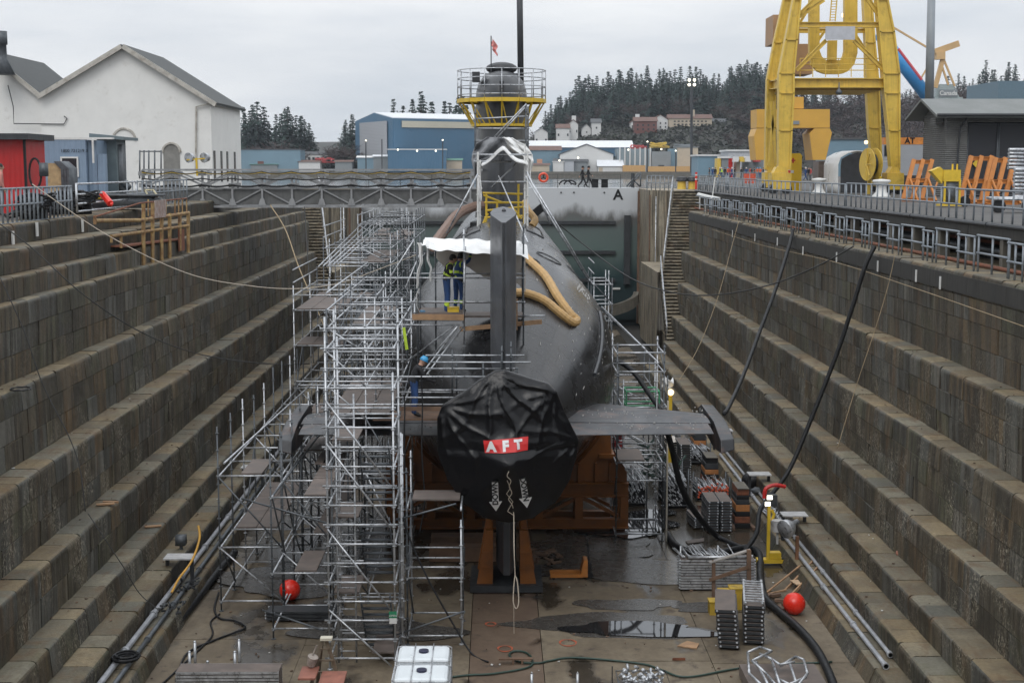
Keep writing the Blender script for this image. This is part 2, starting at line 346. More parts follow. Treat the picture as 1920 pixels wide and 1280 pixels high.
GTARP = pm('grey_tarpaulin', (0.16, 0.165, 0.175), 0.5, 0, 0.2, 3, bump=0.3)
HOSE_T = pm('tan_duct_hose', (0.42, 0.26, 0.10), 0.55, 0, 0.2, 5)
HOSE_B = pm('brown_duct_hose', (0.19, 0.12, 0.09), 0.55, 0, 0.2, 5)
GLASS = pm('dark_glass', (0.03, 0.035, 0.04), 0.12, 0, 0.2, 3)
BLUE = pm('blue_paint', (0.03, 0.16, 0.42), 0.4, 0, 0.15, 2)
GREEN = pm('green_paint', (0.02, 0.19, 0.09), 0.45, 0, 0.15, 3)
LAMP = emat('lit_lamp', (1.0, 0.93, 0.75), 3.0)
LAMPW = emat('lit_warm_lamp', (1.0, 0.75, 0.4), 2.5)
HULL = hull_mat()
FLOORM = floor_mat()

# ------------------------------------------------------------------ world and light
w = bpy.data.worlds.new('World'); scene.world = w; w.use_nodes = True; nt = w.node_tree; bg = nt.nodes['Background']
sky = nt.nodes.new('ShaderNodeTexSky'); sky.sky_type = 'NISHITA'; sky.sun_disc = False; sky.sun_elevation = R(48); sky.sun_rotation = R(200); sky.air_density = 1.0; sky.dust_density = 3.0
tc = nt.nodes.new('ShaderNodeTexCoord'); mp = nt.nodes.new('ShaderNodeMapping'); mp.inputs['Scale'].default_value = (1.0, 1.0, 5.5); nt.links.new(tc.outputs['Generated'], mp.inputs['Vector'])
cn = noise_n(nt, mp.outputs[0], 2.6, 5, 0.55)
cr = ramp(nt, cn.outputs['Fac'], [(0.32, (0.50, 0.545, 0.60)), (0.5, (0.64, 0.665, 0.70)), (0.68, (0.78, 0.79, 0.80))])
mul = nt.nodes.new('ShaderNodeVectorMath'); mul.operation = 'SCALE'; mul.inputs['Scale'].default_value = 10.0; nt.links.new(cr.outputs[0], mul.inputs[0])
sx = nt.nodes.new('ShaderNodeSeparateXYZ'); nt.links.new(tc.outputs['Generated'], sx.inputs[0]); mr = nt.nodes.new('ShaderNodeMapRange'); nt.links.new(sx.outputs['Z'], mr.inputs[0]); mr.inputs[1].default_value = 0.08; mr.inputs[2].default_value = 0.9; mr.inputs[3].default_value = 12.6; mr.inputs[4].default_value = 24.0
nt.links.new(mr.outputs[0], mul.inputs['Scale'])   # overcast sky: brighter overhead than at the horizon
nt.links.new(mixc(nt, 0.95, sky.outputs[0], mul.outputs[0]), bg.inputs['Color']); bg.inputs['Strength'].default_value = 0.1
sd = bpy.data.lights.new('sun', 'SUN'); so = bpy.data.objects.new('sun', sd); COL.objects.link(so); sd.energy = 0.9; sd.angle = R(25); sd.color = (1, 0.97, 0.93)
el = R(48); az = R(200); sdir = V((math.sin(az) * math.cos(el), math.cos(az) * math.cos(el), math.sin(el))); so.rotation_euler = sdir.to_track_quat('Z', 'Y').to_euler()
scene.view_settings.view_transform = 'Standard'; scene.view_settings.look = 'None'; scene.view_settings.exposure = 0.0; scene.view_settings.gamma = 1.0
scene.render.engine = 'CYCLES'; scene.cycles.max_bounces = 6; scene.cycles.volume_bounces = 0; scene.cycles.use_denoising = True
# ================================================================== dock walls, floor, quays
def blockcol():
    t = rnd.random()
    if t < 0.3: c = (0.16, 0.14, 0.105)
    elif t < 0.55: c = (0.155, 0.165, 0.165)
    elif t < 0.65: c = (0.20, 0.15, 0.09)
    elif t < 0.82: c = (0.105, 0.095, 0.07)
    elif t < .92: c = (0.15, 0.155, 0.11)
    else: c = (0.20, 0.205, 0.20)
    k = rnd.uniform(0.7, 1.2); return tuple(x * k for x in c) + (1,)
def tier_mesh(sgn, xf, zt, xb_next, zb, xback, y0, y1, courses, dark=False):
    """riser from (xf, zt) down to (xb_next, zb), with the tread from xf back to xback at zt; big stone blocks with worn, rounded noses"""
    mb = MB(); mb.c = []
    def q(ps, col):
        n0 = len(mb.f); mb.add(ps, [tuple(range(len(ps)))] if sgn > 0 else [tuple(range(len(ps)))[::-1]]); mb.c.extend([col] * (len(mb.f) - n0))
    H = zt - zb
    for ci in range(courses):
        za = zt - H * ci / courses; zc = zt - H * (ci + 1) / courses
        xa = xf + (xb_next - xf) * ci / courses; xc = xf + (xb_next - xf) * (ci + 1) / courses
        y = y0 - rnd.uniform(0, 1)
        while y < y1:
            L = rnd.uniform(0.75, 1.45); ya = max(y, y0); yb = min(y + L, y1); y += L
            if yb - ya < 0.05: continue
            col = blockcol()
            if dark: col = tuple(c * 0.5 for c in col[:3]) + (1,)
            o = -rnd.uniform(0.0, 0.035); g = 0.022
            ya += g / 2; yb -= g / 2
            X = lambda x, d=0: sgn * (x + o + d)
            jt = g / 2
            if ci == 0:
                rr = 0.10 + rnd.uniform(-0.04, 0.07); seg = 4; prof = []
                for k in range(seg + 1):
                    a = math.pi / 2 * k / seg; prof.append((xf + rr - rr * math.sin(a), za - rr + rr * math.cos(a)))
                wob = rnd.uniform(-0.012, 0.012); bk = xback + 0.14
                # tread block
                kk = rnd.uniform(0.65, 1.15); wm = rnd.uniform(-0.03, 0.03); tc2 = (0.30 * kk + wm, 0.27 * kk, 0.205 * kk - wm, 1)
                q([(X(bk), ya, za + wob), (X(bk), yb, za + wob), (sgn * (prof[0][0]), yb, za + wob), (sgn * (prof[0][0]), ya, za + wob)], tc2)
                for k in range(seg):
                    cc = tc2 if k < 2 else col
                    q([(sgn * prof[k][0], ya, prof[k][1] + wob), (sgn * prof[k][0], yb, prof[k][1] + wob), (sgn * prof[k + 1][0], yb, prof[k + 1][1] + wob), (sgn * prof[k + 1][0], ya, prof[k + 1][1] + wob)], cc)
                q([(sgn * prof[-1][0], ya, prof[-1][1] + wob), (sgn * prof[-1][0], yb, prof[-1][1] + wob), (X(xc), yb, zc + jt), (X(xc), ya, zc + jt)], col)
                q([(X(xc), ya, zc + jt), (X(xc), yb, zc + jt), (sgn * (xc + 0.06), yb, zc), (sgn * (xc + 0.06), ya, zc)], col)
                for yy in (ya, yb): q([(X(bk), yy, za + wob), (sgn * prof[0][0], yy, za + wob), (sgn * prof[2][0], yy, prof[2][1] + wob), (sgn * prof[-1][0], yy, prof[-1][1] + wob), (X(xc), yy, zc), (X(bk), yy, zc)], col)
            else:
                q([(X(xa), ya, za - jt), (X(xa), yb, za - jt), (X(xc), yb, zc + jt), (X(xc), ya, zc + jt)], col)
                for yy in (ya, yb): q([(X(xa), yy, za), (X(xc), yy, zc), (sgn * (xc + 0.3), yy, zc), (sgn * (xa + 0.3), yy, za)], col)
                q([(X(xa), ya, za - jt), (X(xa), yb, za - jt), (sgn * (xa + 0.06), yb, za), (sgn * (xa + 0.06), ya, za)], col)
    # recessed joint backing, near-black to paint the occlusion between blocks
    joint_shade = (0.03, 0.026, 0.02, 1)
    q([(sgn * (xf + 0.16), y0, zt - 0.03), (sgn * (xf + 0.16), y1, zt - 0.03), (sgn * (xb_next + 0.05), y1, zb - .1), (sgn * (xb_next + 0.05), y0, zb - .1)], joint_shade)
    q([(sgn * (xback + 0.2), y0, zt - 0.03), (sgn * (xback + 0.2), y1, zt - 0.03), (sgn * (xf + 0.16), y1, zt - 0.03), (sgn * (xf + 0.16), y0, zt - 0.03)], joint_shade)
    q([(sgn * (xf + 0.02), y1, zt - 0.04), (sgn * (xback + 1.5), y1, zt - 0.04), (sgn * (xback + 1.5), y1, zb), (sgn * (xb_next + 0.02), y1, zb)], (0.2, 0.18, 0.15, 1))
    return mb
Hh = lambda h: 1.68 - h
ZL = [Hh(2.96), Hh(5.66), Hh(7.6), Hh(9.58), Hh(11.0), Hh(11.7), Hh(12.3), FLOOR]
RB = [None, 13.47, 12.84, 12.16, 11.5, 10.76, 10.02, 9.24]; RF = [13.4, 12.77, 12.18, 11.47, 10.71, 9.98, 9.37]
YE = [99, 98, 95, 92.5, 90.5, 89.5, 89]; CR = [4, 3, 3, 2, 1, 1, 1]
wr = thing('stepped_dock_wall', 'right-hand stepped granite wall of the dry dock, below the lower railing', 'dock wall', (13.4, 50, FLOOR))
for i in range(7):
    xb = RB[i] if i else 16.2
    o = tier_mesh(1, RF[i], ZL[i], RB[i + 1], ZL[i + 1], xb, 3, YE[i], CR[i], dark=False).build('stone_tier', STONE, wr)
# dark stained concrete cap band of the top tier, marker plates
mb = MB()
y = 3
while y < 99:
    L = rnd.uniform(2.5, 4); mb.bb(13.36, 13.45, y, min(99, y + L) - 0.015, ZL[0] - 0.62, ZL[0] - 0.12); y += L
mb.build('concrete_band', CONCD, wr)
wl = thing('stepped_dock_wall', 'left-hand stepped granite wall of the dry dock, under the grey truss bridge', 'dock wall', (-13.4, 50, FLOOR))
LZ = [0.0, Hh(2.29), Hh(2.96), Hh(3.6), Hh(5.66), Hh(7.6), Hh(9.58), Hh(11.0), Hh(11.7), Hh(12.3), FLOOR]
LB = [None, 14.6, 13.68, 13.28, 12.98, 12.38, 11.65, 11.0, 10.3, 9.6, 8.83]; LF = [14.58, 13.65, 13.27, 12.93, 12.42, 11.62, 10.98, 10.34, 9.54, 8.88]
LY = [105, 101, 99, 98.5, 98, 95, 92.5, 90.5, 89.5, 89]; LC = [1, 1, 1, 3, 3, 3, 2, 1, 1, 1]
for i in range(10):
    xb = LB[i] if i else 15.6
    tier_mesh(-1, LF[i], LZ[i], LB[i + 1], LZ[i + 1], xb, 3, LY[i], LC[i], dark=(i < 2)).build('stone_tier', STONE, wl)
# white depth/frame marker plates on the walls
for (u, v) in ((1373, 438), (1415, 445), (1457, 453), (1505, 470), (1568, 482), (1645, 499), (1717, 517), (1762, 530)):
    p = atX(u, v, 13.33); m = MB(); m.bb(13.325, 13.355, p.y - 0.055, p.y + 0.055, p.z - 0.19, p.z + 0.19)
    one('marker_plate', m, WHT, 'small white upright frame marker plate fixed high on the right dock wall', 'marker', 'white marker plates on the right dock wall')
for (u, v) in ((26, 447), (71, 430), (156, 423)):
    p = atX(u, v, -14.5); m = MB(); m.bb(-14.55, -14.5, p.y - 0.07, p.y + 0.07, p.z - 0.22, p.z + 0.22)
    one('marker_plate', m, WHT, 'small white upright frame marker plate below the left railing', 'marker', 'white marker plates below the left railing')

# dock floor with slabs and joints
m = MB()
for (xa, xb, st) in ((-9.2, -5.2, 3.7), (-5.19, -0.72, 3.7), (-0.70, 1.2, 9.0), (1.22, 5.6, 4.6), (5.62, 9.6, 4.6)):
    y = 3.0 + rnd.uniform(0, 2)
    m.bb(xa, xb, 3, y - 0.02, FLOOR - 0.3, FLOOR)
    while y < 118:
        m.bb(xa, xb, y, min(118, y + st) - 0.03, FLOOR - 0.3, FLOOR + rnd.uniform(-0.004, 0.004)); y += st
struct('dock_floor', m, FLOORM)
m = MB(); m.bb(-16, 16, 3, 118.5, FLOOR - 0.6, FLOOR - 0.31); struct('dock_floor_bed', m, CONCD)
# puddles
PZ = [0]
def puddle(c, rx, ry, seed, label):
    PZ[0] += 1; zz = PZ[0] * 0.004
    r2 = random.Random(seed); n = 44; pts = []
    ph = [r2.uniform(0, 6.28) for _ in range(5)]
    for k in range(n):
        a = 2 * math.pi * k / n; w_ = 1 + 0.2 * math.sin(2 * a + ph[0]) + 0.13 * math.sin(3 * a + ph[1]) + 0.08 * math.sin(5 * a + ph[2]) + 0.05 * math.sin(9 * a + ph[3])
        pts.append((c[0] + math.cos(a) * rx * w_, c[1] + math.sin(a) * ry * w_, FLOOR + 0.034 + zz))
    m = MB(); m.add(pts, [tuple(range(n))]); return m
PUD = newmat('puddle_water'); PUD[2].inputs['Base Color'].default_value = (0.018, 0.018, 0.019, 1); PUD[2].inputs['Roughness'].default_value = 0.03; PUD[2].inputs['IOR'].default_value = 1.6; PUD[2].inputs['Specular IOR Level'].default_value = 1.0
WETM = newmat('damp_concrete'); WETM[2].inputs['Base Color'].default_value = (0.05, 0.046, 0.042, 1); WETM[2].inputs['Roughness'].default_value = 0.22
_tc = nnode(WETM[1], 'ShaderNodeTexCoord').outputs['Object']; _n = noise_n(WETM[1], _tc, 3, 6); lk(WETM[1], ramp(WETM[1], _n.outputs['Fac'], [(0.3, (0.045, 0.041, 0.037)), (0.7, (0.075, 0.068, 0.06))]).outputs[0], WETM[2].inputs['Base Color']); lk(WETM[1], ramp(WETM[1], _n.outputs['Fac'], [(0.3, grey(0.18)), (0.7, grey(0.34))]).outputs[0], WETM[2].inputs['Roughness'])
p = atZ(1195, 1181, FLOOR); o = puddle(p, 2.1, 0.62, 33, ''); struct('puddle', o, PUD[0])
for (u, v, rx, ry, sd_) in ((1150, 1172, 2.9, 1.0, 5), (1175, 1133, 1.3, 0.65, 8), (1330, 1140, 1.1, 0.5, 9), (1180, 1070, 3.0, 1.5, 12), (1100, 1025, 2.2, 2.2, 14), (700, 1180, 2.0, 1.2, 16), (520, 1090, 1.8, 1.6, 17)):
    p = atZ(u, v, FLOOR); o = puddle(p, rx, ry, sd_, '')
    o.v = [(a, b, c_ - 0.03) for a, b, c_ in o.v]; struct('damp_patch', o, WETM[0])
for (u, v, rx, ry, sd_) in ((1200, 990, 1.2, 1.3, 22), (1215, 968, 1.0, 0.8, 23), (1120, 1000, 0.9, 0.4, 24)):
    p = atZ(u, v, FLOOR); o = puddle(p, rx, ry, sd_, ''); struct('puddle', o, PUD[0])
# spray-painted rings on the floor
OPAINT = pm('spray_paint_orange', (0.36, 0.085, 0.04), 0.6, 0, 0.3, 8)
for (u, v, r_) in ((947, 1216, 0.19), (920, 1170, 0.14), (1065, 1205, 0.22)):
    p = atZ(u, v, FLOOR); m = MB(); n = 28; pts = []
    for k in range(n):
        a = 2 * math.pi * k / n; j = 0.022 + 0.012 * math.sin(3 * a); pts += [(p.x + math.cos(a) * (r_ - j), p.y + math.sin(a) * (r_ - j) * 1.2, FLOOR + 0.016), (p.x + math.cos(a) * (r_ + j), p.y + math.sin(a) * (r_ + j) * 1.2, FLOOR + 0.016)]
    m.add(pts, [(2 * k, 2 * k + 1, (2 * k + 3) % (2 * n), (2 * k + 2) % (2 * n)) for k in range(n)]); struct('painted_floor_ring', m, OPAINT)

# near head of the dock, quays
ASPH = ground_mat('quay_asphalt', (0.045, 0.043, 0.042), (0.09, 0.086, 0.08), 0.5)
m = MB(); m.bb(-60, 60, -30, 2.2, -0.4, 0); struct('quay_ground', m, ASPH)
m = MB(); m.bb(-16, 16, 2.2, 3.0, FLOOR - 0.5, -0.01); one('dock_head_wall', m, CONC, 'plain concrete head wall of the dry dock beneath the viewpoint', 'dock wall')
m = MB(); m.bb(-420, -15.5, 2.2, 140, -0.6, -0.02); struct('quay_ground', m, ASPH)
# right deck: slab carried on piers over a service gallery
m = MB(); m.bb(15.3, 420, 2.2, 122, -0.5, 0.0); struct('quay_deck', m, ASPH)
m = MB(); m.prism([(17.4, 122), (420, 122), (420, 300), (60, 300), (42, 262)], -0.6, 0.0, axis='z'); struct('quay_ground', m, ASPH)
eb = thing('quay_edge_beam', 'dark stained concrete edge beam along the right quay deck', 'edge beam', (15, 60, -0.6))
m = MB(); y = 3
while y < 107: m.bb(14.95, 15.28, y, min(107, y + 6) - 0.02, -0.42, 0.03); y += 6
m.build('beam', CONCD, eb, bevel=0.03)
m = MB(); y = 3.2
while y < 107: m.tube((14.93, y, -0.02), (14.93, min(107, y + 3.9), -0.02), 0.07, 8); y += 4
m.build('fender_pipe', DKG, eb)
for k in range(34):
    m = MB(); m.bb(15.02, 15.35, 6 + k * 3.0, 6.28 + k * 3.0, ZL[0], -0.43); one('gallery_pier', m, CONC, 'short concrete pier holding up the right quay deck over the gallery', 'pier', 'piers under the right quay deck')
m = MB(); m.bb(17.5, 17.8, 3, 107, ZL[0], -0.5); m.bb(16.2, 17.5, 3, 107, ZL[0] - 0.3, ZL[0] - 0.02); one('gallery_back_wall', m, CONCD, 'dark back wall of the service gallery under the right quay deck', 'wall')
gp = thing('service_pipe_run', 'service pipes running along the gallery under the right quay deck', 'pipes', (15.8, 60, ZL[0]))
for (x, z, r_) in ((15.7, -0.9, 0.09), (16.1, -1.05, 0.13), (16.4, -0.75, 0.06), (14.5, -1.2, 0.06)):
    MB().tube((x, 10, z), (x, 104, z), r_, 8).build('pipe', [DKG, GALV_D, RUST, DKG][int(r_ * 100) % 4], gp)

# stairs at the far corners of the dock
def stair(sgn, label):
    t = thing('stone_stairs', label, 'stairs', (sgn * 12.5, 91, -9.3)); m = MB(); m.c = []
    n = 46
    for k in range(n):
        f = k / n; Y = 107 - 16 * f; z = -9.4 * f
        xl = 13.3 - 1.75 * min(1, f / 0.55) if f < 0.55 else 11.3 - 0.3 * (f - 0.55) / 0.45
        xr = 16.0 if f < 0.45 else 15.0
        n0 = len(m.f); Ya = 106.65 - 16 * f
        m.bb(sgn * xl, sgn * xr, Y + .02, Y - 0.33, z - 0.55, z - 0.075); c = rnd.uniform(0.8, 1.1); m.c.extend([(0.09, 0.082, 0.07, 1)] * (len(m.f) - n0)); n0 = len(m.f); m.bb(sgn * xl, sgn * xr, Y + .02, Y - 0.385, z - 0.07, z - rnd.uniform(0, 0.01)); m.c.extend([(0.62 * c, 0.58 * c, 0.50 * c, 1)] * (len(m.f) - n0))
        n0 = len(m.f); m.bb(sgn * xl, sgn * xr, Y, Y + 0.04, z - 0.75, z - 0.09); m.c.extend([(0.028, 0.022, 0.016, 1)] * (len(m.f) - n0))  # risers and this strip darkened, nosings paled: painted shade between the steps
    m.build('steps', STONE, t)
    h = MB()
    A = V((sgn * 13.25, 107.2, 0)); B = V((sgn * 11.6, 98.2, -5.1)); C = V((sgn * 11.3, 97.5, -5.3)); D = V((sgn * 11.05, 91.4, -9.2))
    for zz in (0.55, 1.0):
        h.tube(A + V((0, 0, zz)), B + V((0, 0, zz)), 0.035); h.tube(C + V((0, 0, zz)), D + V((0, 0, zz)), 0.035)
    for k in range(7):
        P = A.lerp(B, k / 6); h.tube(P, P + V((0, 0, 1)), 0.035)
        if k < 5: P = C.lerp(D, k / 4); h.tube(P, P + V((0, 0, 1)), 0.035)
    h.build('handrail', GALV, t)
stair(1, 'long stone stairs down the far right corner of the dock, with pale handrail')
stair(-1, 'long stone stairs down the far left corner of the dock, partly behind scaffolding')
# piers (gate abutments) either side of the caisson
for sgn, lab in ((1, 'stained concrete gate pier right of the grey dock gate'), (-1, 'stained concrete gate pier left of the dock gate, behind the scaffolding')):
    t = thing('gate_pier', lab, 'pier', (sgn * 12.3, 112, FLOOR)); m = MB(); m.c = []
    cx = 0.3
    x0 = cx + sgn * 11.5
    m.prism([(x0, 119), (cx + sgn * 11.55, 110.5), (sgn * 13.25, 107.6), (sgn * 16.5, 107.2), (sgn * 16.5, 119)], FLOOR, -0.02, axis='z')
    m.prism([(sgn * 11.05, 97), (sgn * 11.0, 108), (sgn * 13.3, 107.7), (sgn * 11.55, 98)], FLOOR, -5.4, axis='z')
    m.prism([(cx + sgn * 11.5, 119), (cx + sgn * 11.2, 91), (sgn * 11.3, 91), (sgn * 12, 119)], FLOOR, -9.5, axis='z')
    m.c = [(0.52, 0.48, 0.41, 1)] * len(m.f); m.build('masonry', STONE, t)
    MB().bb(x0 + sgn * 0.05, x0 + sgn * 0.2, 110.3, 110.55, FLOOR, -0.4).build('gate_groove_timber', WOODD, t); MB().bb(x0 - sgn * 0.15, x0 + sgn * 0.02, 117.2, 117.5, FLOOR, -0.2).build('gate_groove_timber', WOODD, t)
    g = MB(); g.tube((x0 + sgn * 0.5, 109.6, FLOOR), (x0 + sgn * 0.5, 109.6, -0.5), 0.05); g.tube((x0 + sgn * 0.7, 109.5, FLOOR), (x0 + sgn * 0.7, 109.5, -1), 0.04); g.build('drain_pipe', GALV, t)

# caisson gate
cz = thing('dock_gate', 'grey steel caisson gate marked A closing the far end of the dock', 'dock gate', (0.3, 118, FLOOR))
CAIS = newmat('gate_plate'); _nt = CAIS[1]; _b = CAIS[2]; _p = nnode(_nt, 'ShaderNodeNewGeometry').outputs['Position']; _s = nnode(_nt, 'ShaderNodeSeparateXYZ'); lk(_nt, _p, _s.inputs[0])
_n = noise_n(_nt, mapping(_nt, _p, (1, 1, 0.4)), 0.8, 6, 0.6); _a = nnode(_nt, 'ShaderNodeMath', operation='MULTIPLY_ADD'); lk(_nt, _n.outputs['Fac'], _a.inputs[0]); _a.inputs[1].default_value = 2.4; lk(_nt, _s.outputs['Z'], _a.inputs[2])
_mr = nnode(_nt, 'ShaderNodeMapRange'); lk(_nt, _a.outputs[0], _mr.inputs[0]); _mr.inputs[1].default_value = -10; _mr.inputs[2].default_value = 1
_r = ramp(_nt, _mr.outputs[0], [(0.0, (0.006, 0.014, 0.017)), (0.35, (0.010, 0.034, 0.038)), (0.55, (0.09, 0.13, 0.12)), (0.72, (0.10, 0.13, 0.125)), (0.8, (0.11, 0.11, 0.105)), (0.88, (0.48, 0.50, 0.52))]); lk(_nt, _r.outputs[0], _b.inputs['Base Color']); _b.inputs['Roughness'].default_value = 0.55
m = MB(); m.bb(-11.15, 11.8, 118, 120.6, -10.9, 0.05); m.bb(-12.2, 13, 118.3, 120.6, -12, -9); m.build('gate_body', CAIS[0], cz)
m = MB()
for z in (-2.95, -5.4, -7.7): m.bb(-11.1, 9.9, 117.75, 118, z, z + 0.28)
for x in (10.6, -7.5): m.bb(x, x + 0.5, 117.6, 118, -7.9, -2.2)
m.build('rib', DKG, cz)
m = MB(); 
def arc(u_, v_):
    a = math.pi * u_; return (0.3 + math.cos(a) * -11.2, 116.2 - 1.2 * math.sin(a), FLOOR + 0.02 + 0.9 * (1 - math.sin(a)) * 2.0 + (1 - v_) * 0.0 + v_ * 0.9)
m.grid(arc, 24, 1); m.build('sill', CONC, cz, thick=0.5)
m = MB()
for k in range(9): x = -10.5 + k * 2.6; m.tube((x, 118.15, 0.05), (x, 118.15, 1.15), 0.025)
for z in (0.45, 0.8, 1.15):
    pts = []
    for k in range(33): x = -10.5 + k * 0.65; pts.append((x, 118.15, z - 0.06 * math.sin(math.pi * ((k % 4) / 4))))
    m.path(pts, 0.014, 5)
for k in range(4): m.tube((11.4, 118.2 + k * 0.7, 0.05), (11.4, 118.2 + k * 0.7, 1.25), 0.05)
m.build('guard_wire', DKG, cz)
for (u, v) in ((1052, 361), (1076, 361), (1133, 361)): p = atY(u, v, 118); MB().tube(p, p + V((0, -0.06, 0)), 0.07, 8).build('vent_hole', BLK, cz)
m = MB(); p = atY(1155, 541, 117.9); m.bb(p.x - 0.35, p.x + 0.35, 117.9, 117.99, p.z - 0.08, p.z + 0.08); m.build('name_plate', WHT, cz)
def text_mesh(name, txt, size, mat, M, parent=None, ext=0.003, bold=0.0, align='CENTER'):
    cu = bpy.data.curves.new(name, 'FONT'); cu.body = txt; cu.size = size; cu.extrude = ext; cu.offset = bold; cu.align_x = align; cu.align_y = 'CENTER'
    o = bpy.data.objects.new(name, cu); COL.objects.link(o); dg = bpy.context.evaluated_depsgraph_get(); me = bpy.data.meshes.new_from_object(o.evaluated_get(dg)); COL.objects.unlink(o); bpy.data.objects.remove(o)
    me.transform(M); me.materials.clear(); me.materials.append(mat); o = bpy.data.objects.new(name, me); COL.objects.link(o)
    if parent is not None: o.parent = parent; o.matrix_parent_inverse = Matrix.Translation(-abs_loc(parent))
    return o
FACE = Matrix(((1, 0, 0, 0), (0, 0, -1, 0), (0, 1, 0, 0), (0, 0, 0, 1)))   # text in XZ plane facing -Y
p = atY(1159, 366, 117.97); text_mesh('letter', 'A', 1.15, BLK, Matrix.Translation(p) @ FACE, cz, 0.004, 0.03)

# sea and far shore
SEA = newmat('sea_water'); SEA[2].inputs['Base Color'].default_value = (0.12, 0.14, 0.15, 1); SEA[2].inputs['Roughness'].default_value = 0.12
_p = nnode(SEA[1], 'ShaderNodeNewGeometry').outputs['Position']; bump_n(SEA[1], SEA[2], noise_n(SEA[1], mapping(SEA[1], _p, (1, 0.4, 1)), 0.6, 6).outputs['Fac'], 0.25, 0.3)
m = MB(); m.add([(-1200, 120.7, -2.6), (1500, 120.7, -2.6), (1500, 1650, -2.6), (-1200, 1650, -2.6)], [(0, 1, 2, 3)]); struct('sea', m, SEA[0])
def hillA(u):
    pts = [(-600, 10), (440, 5), (600, 7), (860, 5), (960, 10), (1050, 25), (1150, 36), (1300, 40), (1450, 44), (1560, 40), (1700, 36), (1800, 40), (1920, 46), (3200, 46)]
    for (a, b), (c, d) in zip(pts, pts[1:]):
        if a <= u <= c: return b + (d - b) * (u - a) / (c - a)
    return pts[-1][1] if u > 1000 else pts[0][1]
def hz(x, y):
    u = 930 + x / max(y, 1) * F
    if y < 620: return 0.1
    return 0.1 + hillA(u) * (1 - math.exp(-(y - 620) / 120.0)) * (1 + 0.08 * noise.noise(V((x * 0.012, y * 0.012, 0))))
m = MB()
def hg(a, b): x = -900 + a * 2300; y = 596 + b * b * 1500; return (x, y, hz(x, y))
m.grid(hg, 90, 50)
HILLM = ground_mat('hillside_scrub', (0.014, 0.017, 0.012), (0.036, 0.03, 0.022), 0.05); struct('hill', m, HILLM, smooth=True)
m = MB(); m.bb(-900, 1400, 590, 597, -3, 0.15); one('sea_wall', m, CONC, 'low brown sea wall along the far shore', 'sea wall')
m = MB()
def hg2(a, b): x = -1200 + a * 2700; y = 1300 + b * 300; return (x, y, 42 * math.sin(math.pi * min(1, b * 1.0)) * (0.8 + 0.5 * noise.noise(V((x * 0.002, 3, 0)))) - 3)
m.grid(hg2, 60, 8); struct('distant_hills', m, HILLM, smooth=True)
# ================================================================== submarine
SX, SZ = 0.3, -6.15
sub = thing('submarine', 'dark grey submarine in the dry dock, seen from the stern, propeller under a black cover', 'submarine', (SX, 75, SZ - 3.8))
def hr(Y):
    if Y < 53: t = max(0, (Y - 38.9) / 14.1); return 0.35 + 3.75 * (math.sin(math.pi / 2 * t) ** 1.12)
    if Y < 97: return 4.1
    t = (Y - 97) / 12.5; return 4.1 * math.sqrt(max(0.0, 1 - t * t))
def SZf(Y): t = min(1, max(0, (Y - 41) / 13)); return SZ + 0.65 * t * t * (3 - 2 * t)
def casing(x, z, Y):
    if z <= 0: return 0
    fl = min(1, max(0, (Y - 50) / 12)); return 0.72 * fl * max(0, 1 - (abs(x) / 3.1) ** 3)
def in_hull(p):
    if p.y < 39 or p.y > 109: return False
    x = p.x - SX; z = p.z - SZf(p.y); r_ = hr(p.y)
    if abs(x) > r_: return False
    zt = math.sqrt(r_ * r_ - x * x); return -zt < z < zt + casing(x, 1, p.y)
def ray_hull(u, v, off=0.0):
    d = ray(u, v); t = 39.0
    while t < 110:
        p = EYE + d * t
        if in_hull(p): return p - d.normalized() * off + V((0, 0, off * 0.4))
        t += 0.05
    return EYE + d * 75
NU = 72; ys = [39 + 0.5 * k for k in range(28)] + [53 + 2 * k for k in range(23)] + [98.5 + k * 1.0 for k in range(11)] + [109.3]
mb = MB(); uvs = []
for Y in ys:
    r_ = hr(Y)
    for k in range(NU):
        a = 2 * math.pi * k / NU; x = math.sin(a) * r_; z = math.cos(a) * r_
        mb.v.append((SX + x, Y, SZf(Y) + z + casing(x, z, Y)))
for i in range(len(ys) - 1):
    for k in range(NU):
        mb.f.append((i * NU + k, i * NU + (k + 1) % NU, (i + 1) * NU + (k + 1) % NU, (i + 1) * NU + k)); mb.m.append(0)
        uvs.append([(k * 0.335, ys[i]), ((k + 1) * 0.335, ys[i]), ((k + 1) * 0.335, ys[i + 1]), (k * 0.335, ys[i + 1])])
o = mb.build('hull', HULL, sub, smooth=True); uvl = o.data.uv_layers.new(name='uv'); j = 0
for f in uvs:
    for q in f: uvl.data[j].uv = q; j += 1
SUBM = pm('submarine_grey_paint', (0.042, 0.045, 0.05), 0.4, 0, 0.25, 1.4, streak=0.3, dirt=(0.03, 0.03, 0.03), dirt_amt=0.25)
SUBD = pm('submarine_black_paint', (0.025, 0.027, 0.03), 0.45, 0, 0.3, 2)
PLANE = pm('stern_plane_paint', (0.020, 0.0215, 0.025), 0.4, 0, 0.35, 1.2, dirt=(0.13, 0.07, 0.045), dirt_amt=0.45)
